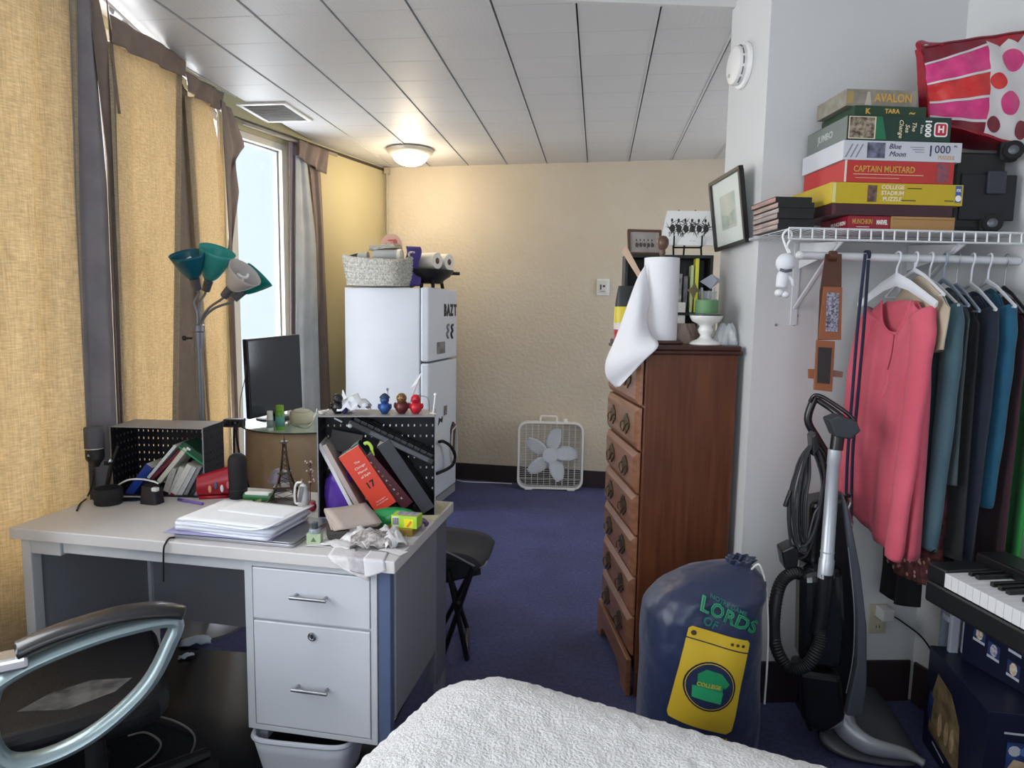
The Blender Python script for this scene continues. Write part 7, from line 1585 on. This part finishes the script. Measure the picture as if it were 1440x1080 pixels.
vt([(1139, 565, -.02), (1146, 556, -.03), (1160, 560, -.04), (1190, 580, -.07), (1200, 590, -.08)], .0065, 'handle_loop', vb, n=10)
vt([(1146, 558, .02), (1136, 590, .02), (1150, 618, .02), (1165, 648, .02), (1166, 700, .02)], .0125, 'handle', vb, n=12)
vt([(1149, 562, .02), (1170, 576, 0), (1193, 594, -.04)], .0095, 'handle_grip', vb, n=12)
w0, w1, w2, w3 = vp(1174, 632, -.10), vp(1168, 700, -.105), vp(1163, 785, -.11), vp(1160, 812, -.11)
wn = G().tube([w0, w0.lerp(w1, .3), w0.lerp(w1, .32), w2, w2+(w3-w2)*.05, w3], [.0195, .0195, .018, .020, .0225, .0225], 20).mk('wand', vs_, vc, smooth=True)
G().tube([w2+(w1-w2)*.12, w2+(w1-w2)*.10], .0212, 20).mk('wand_ring', M('pale_ring', '#c9ccd2', .3, .5), wn, smooth=True)
vt([(1161, 806), (1158, 840), (1154, 870), (1150, 890)], .023, 'hose_cuff', vb, -.11, n=16)
ft = G(); a0 = vp(1176, 632, -.10); ft.tube([a0, vp(1179, 608, -.10)], .019, 16).mk('tool_neck', vb, vc, smooth=True)
hull([(1160, 588), (1176, 582), (1200, 590), (1206, 604), (1192, 616), (1170, 612)], 'floor_tool', M('tool_grey', '#33363c', .45), -.13, -.07, .006)
hp = [(1153, 880, -.11), (1152, 905, -.13), (1135, 935, -.14), (1108, 938, -.13), (1090, 905, -.11), (1089, 860, -.10), (1098, 820, -.08), (1118, 805, -.06), (1134, 815, -.03)]
sp = smooth_path([vp(*a) for a in hp], 18); G().tube(sp, [.0205 if i % 2 else .0185 for i in range(len(sp))], 14).mk('hose', M('hose_black', '#191a1d', .5), vc, smooth=True)
sp = smooth_path([vp(*a) for a in ((1131, 955, -.05), (1128, 985, -.06), (1136, 1010, -.05), (1142, 1025, -.04))], 14); G().tube(sp, [.013 if i % 2 else .0115 for i in range(len(sp))], 12).mk('lower_hose', M('hose_black', '#191a1d', .5), vc, smooth=True)
# cord bundle looped over two hooks
rnd = random.Random(12); cdm = M('cord_grey', '#2b2d33', .5)
for i in range(9):
    a = rnd.uniform(-4, 4); b = rnd.uniform(-5, 5); d = -.03-.008*(i % 5)
    vt([(1143+a, 624+abs(a), d), (1118+i*2.6, 662+b*2, d), (1108+i*3.2, 720+a*4, d-.01), (1116+i*2.4, 776+b*2-i*3, d-.01), (1136+i*1.2, 778+a*2-i*6, d-.012), (1152+b, 722-i*2, d-.01), (1164-i*1.2, 662+b*2, d-.005)], .0038, 'cord_loop', cdm, closed=True, k=5, n=6)
vt([(1112, 690, -.05), (1106, 706, -.055), (1104, 712, -.055)], .007, 'plug', vb, n=8); vt([(1110, 700, -.055), (1110, 740, -.06), (1114, 790, -.05)], .0036, 'cord_tail', cdm, n=6)
hull([(1138, 612), (1144, 606), (1150, 628), (1140, 640)], 'upper_cord_hook', vb, -.075, -.02, .004); hull([(1095, 770), (1112, 762), (1120, 770), (1118, 792), (1100, 796)], 'lower_cord_hook', vb, -.07, -.0, .006)
G().tube([vp(1120, 780, -.02), vp(1140, 790, .0)], .012, 8).mk('hook_arm', vb, vc)
# floor head pointing right
HZ = .0; hd = thing.__name__ and None
def flp(px, py, z): q = pz(px, py, z); return V((q.x-VO.x, q.y-VO.y, z))
hn = [flp(1147, 1010, .10), flp(1175, 1000, .115), flp(1205, 985, .075), flp(1216, 930, .06), flp(1262, 1000, .055), flp(1300, 1062, .03), flp(1302, 1078, .02), flp(1235, 1075, .02), flp(1180, 1060, .03), flp(1152, 1035, .06)]
ctr = sum(hn, V())/len(hn)
def headf(i, lev): p = hn[i]; return V((p.x, p.y, p.z*lev+.004*(1-lev)))
n = len(hn); vs = [headf(i, 0) for i in range(n)]+[headf(i, 1) for i in range(n)]+[V((ctr.x, ctr.y, .075)), V((ctr.x, ctr.y, .004))]
fs = [(i, (i+1) % n, n+(i+1) % n, n+i) for i in range(n)]+[(n+i, n+(i+1) % n, 2*n) for i in range(n)]+[((i+1) % n, i, 2*n+1) for i in range(n)]
G().add(vs, fs).mk('floor_head', M('head_grey', '#5a5d64', .35, .3), vc, smooth='all', sub=2)
sil_ = [flp(1150, 1012, .108), flp(1164, 1002, .118), flp(1182, 1004, .112), flp(1192, 1024, .085), flp(1222, 1045, .065), flp(1275, 1058, .045), flp(1298, 1070, .03)]
sp = smooth_path([p+V((-.004, -.012, .0)) for p in sil_], 5); m_ = len(sp)
G().tube(sp, [(.012+.026*math.sin(PI*min(1, (i+4)/m_*.98)), .016+.038*math.exp(-((i-6)/9)**2)) for i in range(m_)], 14, flat=(0, 0, 1)).mk('silver_fender', vs_, vc, smooth='all')
for px in (1158, 1205): 
    q = flp(px, 1040 if px < 1200 else 1000, .0); G().lathe([(0, -.012), (.035, -.012), (.04, -.006), (.04, .006), (.035, .012), (0, .012)], 22, tr(q.x, q.y+.03, .041)@rot(75, 'Z')@rot(90, 'X')).mk('wheel', vb, vc, smooth=True)
# ================================================================ OUTLET, SMALL WALL THINGS
q = ql(1233, 869, 0); ot = thing('wall_outlet', 'beige wall outlet on the closet wall', 'outlet', TQ @ tr(q.x, -.0006, q.z)); ivo = M('ivory_plastic', '#b7b09a', .5)
G().box(-.035, .035, -.006, 0, -.057, .057).mk('plate', ivo, ot, bevel=.003); G().box(-.017, .017, -.009, -.006, -.045, -.012).box(-.017, .017, -.009, -.006, .012, .045).mk('socket', ivo, ot, bevel=.002)
for x in (-.006, .006): G().box(x-.0012, x+.0012, -.0096, -.009, -.034, -.024).mk('slot', dblack, ot)
ad = thing('power_adapter', 'white power adapter plugged into the upper socket of the beige outlet', 'adapter', TQ @ tr(q.x+.005, -.0098, q.z+.012)); G().box(-.02, .024, -.05, 0, .0, .044).mk('body', M('adapter_white', '#c9c6c4', .45), ad, bevel=.004)
p0 = TQ @ V((q.x+.03, -.05, q.z+.03)); 
cable('adapter_cord', [p0, p0+V((.03, -.02, -.015)), p0+V((.10, -.02, -.07)), p0+V((.15, -.03, -.16)), p0+V((.17, -.03, -.28)), p0+V((.18, -.02, -.36))], .0032, 'thin black cord from the white adapter running down to the right')
for i, (px, py) in enumerate(((1117, 456), (1121, 444), (1091, 457))):
    q = ql(px, py, 0); t = thing('wall_screw', ('dark screw hole in the closet wall left of the leather strap', 'grey wall anchor just above the dark screw hole', 'small dent in the closet wall left of the screw hole')[i], 'screw', TQ @ tr(q.x, -.0005, q.z)); G().lathe([(0, 0), (.005, 0), (.0045, .0015), (0, .002)], 12, rot(90, 'X')).mk('head', dblack if i == 0 else steel, t, smooth=True)
q = ql(1404, 778, 0); t = thing('wall_jack', 'small ivory wall jack above the piano keys', 'wall jack', TQ @ tr(q.x, -.0006, q.z)); G().box(-.025, .025, -.02, 0, -.018, .018).mk('cover', ivo, t, bevel=.003); G().box(-.006, .006, -.0206, -.02, -.005, .005).mk('port', dblack, t)
# ================================================================ DIGITAL PIANO
a, b = pz(1330, 806, .76), pz(1440, 862, .76); pu = (a-b); pu.z = 0; plen = .95; pu.normalize(); org = a - pu*plen
TP = frame((org.x, org.y, 0), pu); PY = -1   # keys extend to +X side: local -y
dp = thing('digital_piano', 'black digital piano with white and black keys at the right edge of the photo', 'piano', TP)
lp = TP.to_3x3().inverted() @ V((1, 0, 0)); sgn = -1 if lp.y < 0 else 1
def py2(a, b): return tuple(sorted((sgn*a, sgn*b)))
G().box(-.1, plen+.07, *py2(.0, .24), .655, .718).mk('body', M('piano_black', '#17181b', .4), dp, bevel=.008)
G().box(-.1, plen+.07, *py2(.148, .24), .718, .79).mk('control_panel', M('piano_panel', '#131417', .35), dp, bevel=.006)
G().box(plen+.002, plen+.07, *py2(.002, .148), .718, .765).mk('end_block', M('piano_black', '#17181b', .4), dp, bevel=.005)
kw = .0235; nk = int(plen/kw)
keym = M('white_key', '#d5d5d8', .3); bkm = M('black_key', '#141416', .3)
for i in range(nk): G().box(plen-(i+1)*kw+.0005, plen-i*kw-.0005, *py2(-.002, .148), .722, .760).mk('white_key', keym, dp, bevel=.001)
for i in range(nk):
    if i % 7 in (0, 1, 3, 4, 5): x = plen-(i+1)*kw; G().box(x-.006, x+.006, *py2(.05, .148), .760, .772).mk('black_key', bkm, dp, bevel=.0015)
G().box(plen-.36, plen-.12, *py2(.155, .185), .79, .7906).mk('panel_strip', M('pale_panel_line', '#85878c', .4), dp)
for x in (.1, .45):
    G().box(x-.02, x+.02, *py2(.08, .12), .02, .655).mk('stand_post', black, dp, bevel=.003)
    G().box(x-.022, x+.022, *py2(.02, .24), .0, .02).mk('stand_foot', black, dp, bevel=.003)
# ================================================================ BOXES UNDER THE PIANO
navyb = M('navy_carton', '#161b33', .4, var=(4, '#12162b'))
f0, f1 = pz(1308, 907, .345), pz(1390, 1000, .345); fu_ = (f1-f0); fu_.z = 0; fl_n = fu_.length; fu_.normalize(); TF = frame((f0.x, f0.y, 0), fu_)      # x: towards the camera along the left face, y: right (z cross)
fy = TF.to_3x3().inverted() @ V((1, 0, 0)); s_ = 1 if fy.y > 0 else -1
fb1 = thing('figure_box', 'large navy printed cardboard box on the floor under the piano', 'box', TF)
G().box(0, fl_n, *sorted((0, s_*.235)), 0.0005, .345).mk('carton', navyb, fb1, bevel=.0015)
SFm = frame((0, -s_*.0006, 0), (1, 0, 0), (0, 0, 1)) if s_ > 0 else frame((0, .0006, 0), (-1, 0, 0), (0, 0, 1))
rk = M('rock_photo', '#5c4c38', .6, var=(22, '#8d7a55')); blu = M('blue_glow_print', '#2c4a8a', .6, var=(18, '#1b2750')); wpr = M('white_print', '#b9bcc4', .6); skn = M('tan_print', '#a8855f', .6, var=(40, '#c9b08f'))
def sp_(poly, mat, name, par, off): 
    T = frame((0, -s_*(.0002+off), 0), (s_, 0, 0), (0, 0, 1)); return G().prism([(s_*x, z) for x, z in poly], 0, .0004, T).mk(name, mat, par)
L_ = fl_n
sp_([(L_*.10, .07), (L_*.66, .05), (L_*.62, .2), (L_*.45, .27), (L_*.2, .285), (L_*.12, .2)], rk, 'cave_picture', fb1, .0003); sp_([(L_*.06, .12), (L_*.14, .10), (L_*.16, .19), (L_*.08, .2)], blu, 'blue_print', fb1, .0005)
for x in (.3, .42, .52): sp_([(L_*x+a_, .13+b_) for a_, b_ in ngon(10, .014, .04)], skn, 'pale_shape', fb1, .0007)
sp_([(L_*.2, .045), (L_*.42, .03), (L_*.42, .036), (L_*.2, .051)], wpr, 'print_line', fb1, .0007)
# front face of the large box
FF = frame((L_+.0004, 0, 0), (0, s_, 0), (0, 0, 1))
def ff(poly, mat, name, par, off): return G().prism(poly, off, off+.0004, FF).mk(name, mat, par)
ff(rect(.045, .16, .283, .289), wpr, 'print_line', fb1, 0); ff(rect(.055, .18, .18, .26), blu, 'picture', fb1, 0)
ff([(.075+a_, .235+b_) for a_, b_ in ngon(10, .016)], wpr, 'pale_shape', fb1, .0005); ff([(.06, .182), (.12, .182), (.10, .205), (.075, .21)], skn, 'tan_shape', fb1, .0005); ff([(.10+a_, .235+b_) for a_, b_ in ngon(10, .013)], M('blue_shape_m', '#4f6fb0', .6), 'blue_shape', fb1, .0005); ff(rect(.01, .2, .155, .158), M('teal_line', '#2f4a63', .6), 'print_line', fb1, 0)
# smaller box leaning on top
c0, c1 = pz(1350, 948, .349), pz(1412, 1010, .349); TU = frame((f0.x+.055, f0.y-.085, .3462), V((.12, -.30, 0)))
fy = TU.to_3x3().inverted() @ V((1, 0, 0)); s2 = 1 if fy.y > 0 else -1
fb2 = thing('figure_box', 'smaller navy box with five little pictures standing on the large navy box', 'box', TU)
G().box(0, .26, *sorted((0, s2*.16)), 0, .195).mk('carton', navyb, fb2, bevel=.0015)
def sp2(poly, mat, name, off): 
    T = frame((0, -s2*(.0002+off), 0), (s2, 0, 0), (0, 0, 1)); return G().prism([(s2*x, z) for x, z in poly], 0, .0004, T).mk(name, mat, fb2)
cols = ['#8d7a62', '#a89878', '#5f63a8', '#7f90a8', '#c0a888']
for i, (x, z) in enumerate(((.035, .085), (.085, .135), (.085, .055), (.15, .105), (.15, .03))):
    sp2([(x, z), (x+.04, z-.004), (x+.04, z+.045), (x, z+.05)], M('panel_blue%d' % (i % 2), ('#26365f', '#2f3f78')[i % 2], .5), 'picture', .0003); sp2([(x+.02+a_, z+.026+b_) for a_, b_ in ngon(9, .012, .02)], M('pic%d' % i, cols[i], .6, var=(90, '#d6cdbf')), 'picture_shape', .0008); sp2([(x, z), (x+.04, z-.004), (x+.04, z+.004), (x, z+.008)], wpr, 'caption_bar', .0012)
sp2([(.10, .186), (.20, .182), (.20, .187), (.10, .191)], wpr, 'print_line', .0003)
# white slatted crate behind the boxes
q = py_(1336, 870, 2.29); TS = frame((q.x, 2.285, 0), (1, .04, 0)); cr_ = thing('slatted_crate', 'white slatted plastic crate behind the navy boxes by the closet wall', 'crate', TS); crm_ = M('crate_white', '#aeb4c0', .5)
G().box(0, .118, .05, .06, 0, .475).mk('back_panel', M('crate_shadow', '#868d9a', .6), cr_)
for i in range(3): G().box(.001+i*.04, .031+i*.04, -.005, .012, 0.001, .47).mk('slat', crm_, cr_, bevel=.004)
for z in (.05, .25, .44): G().box(0, .118, .012, .05, z, z+.018).mk('rail', crm_, cr_, bevel=.002)
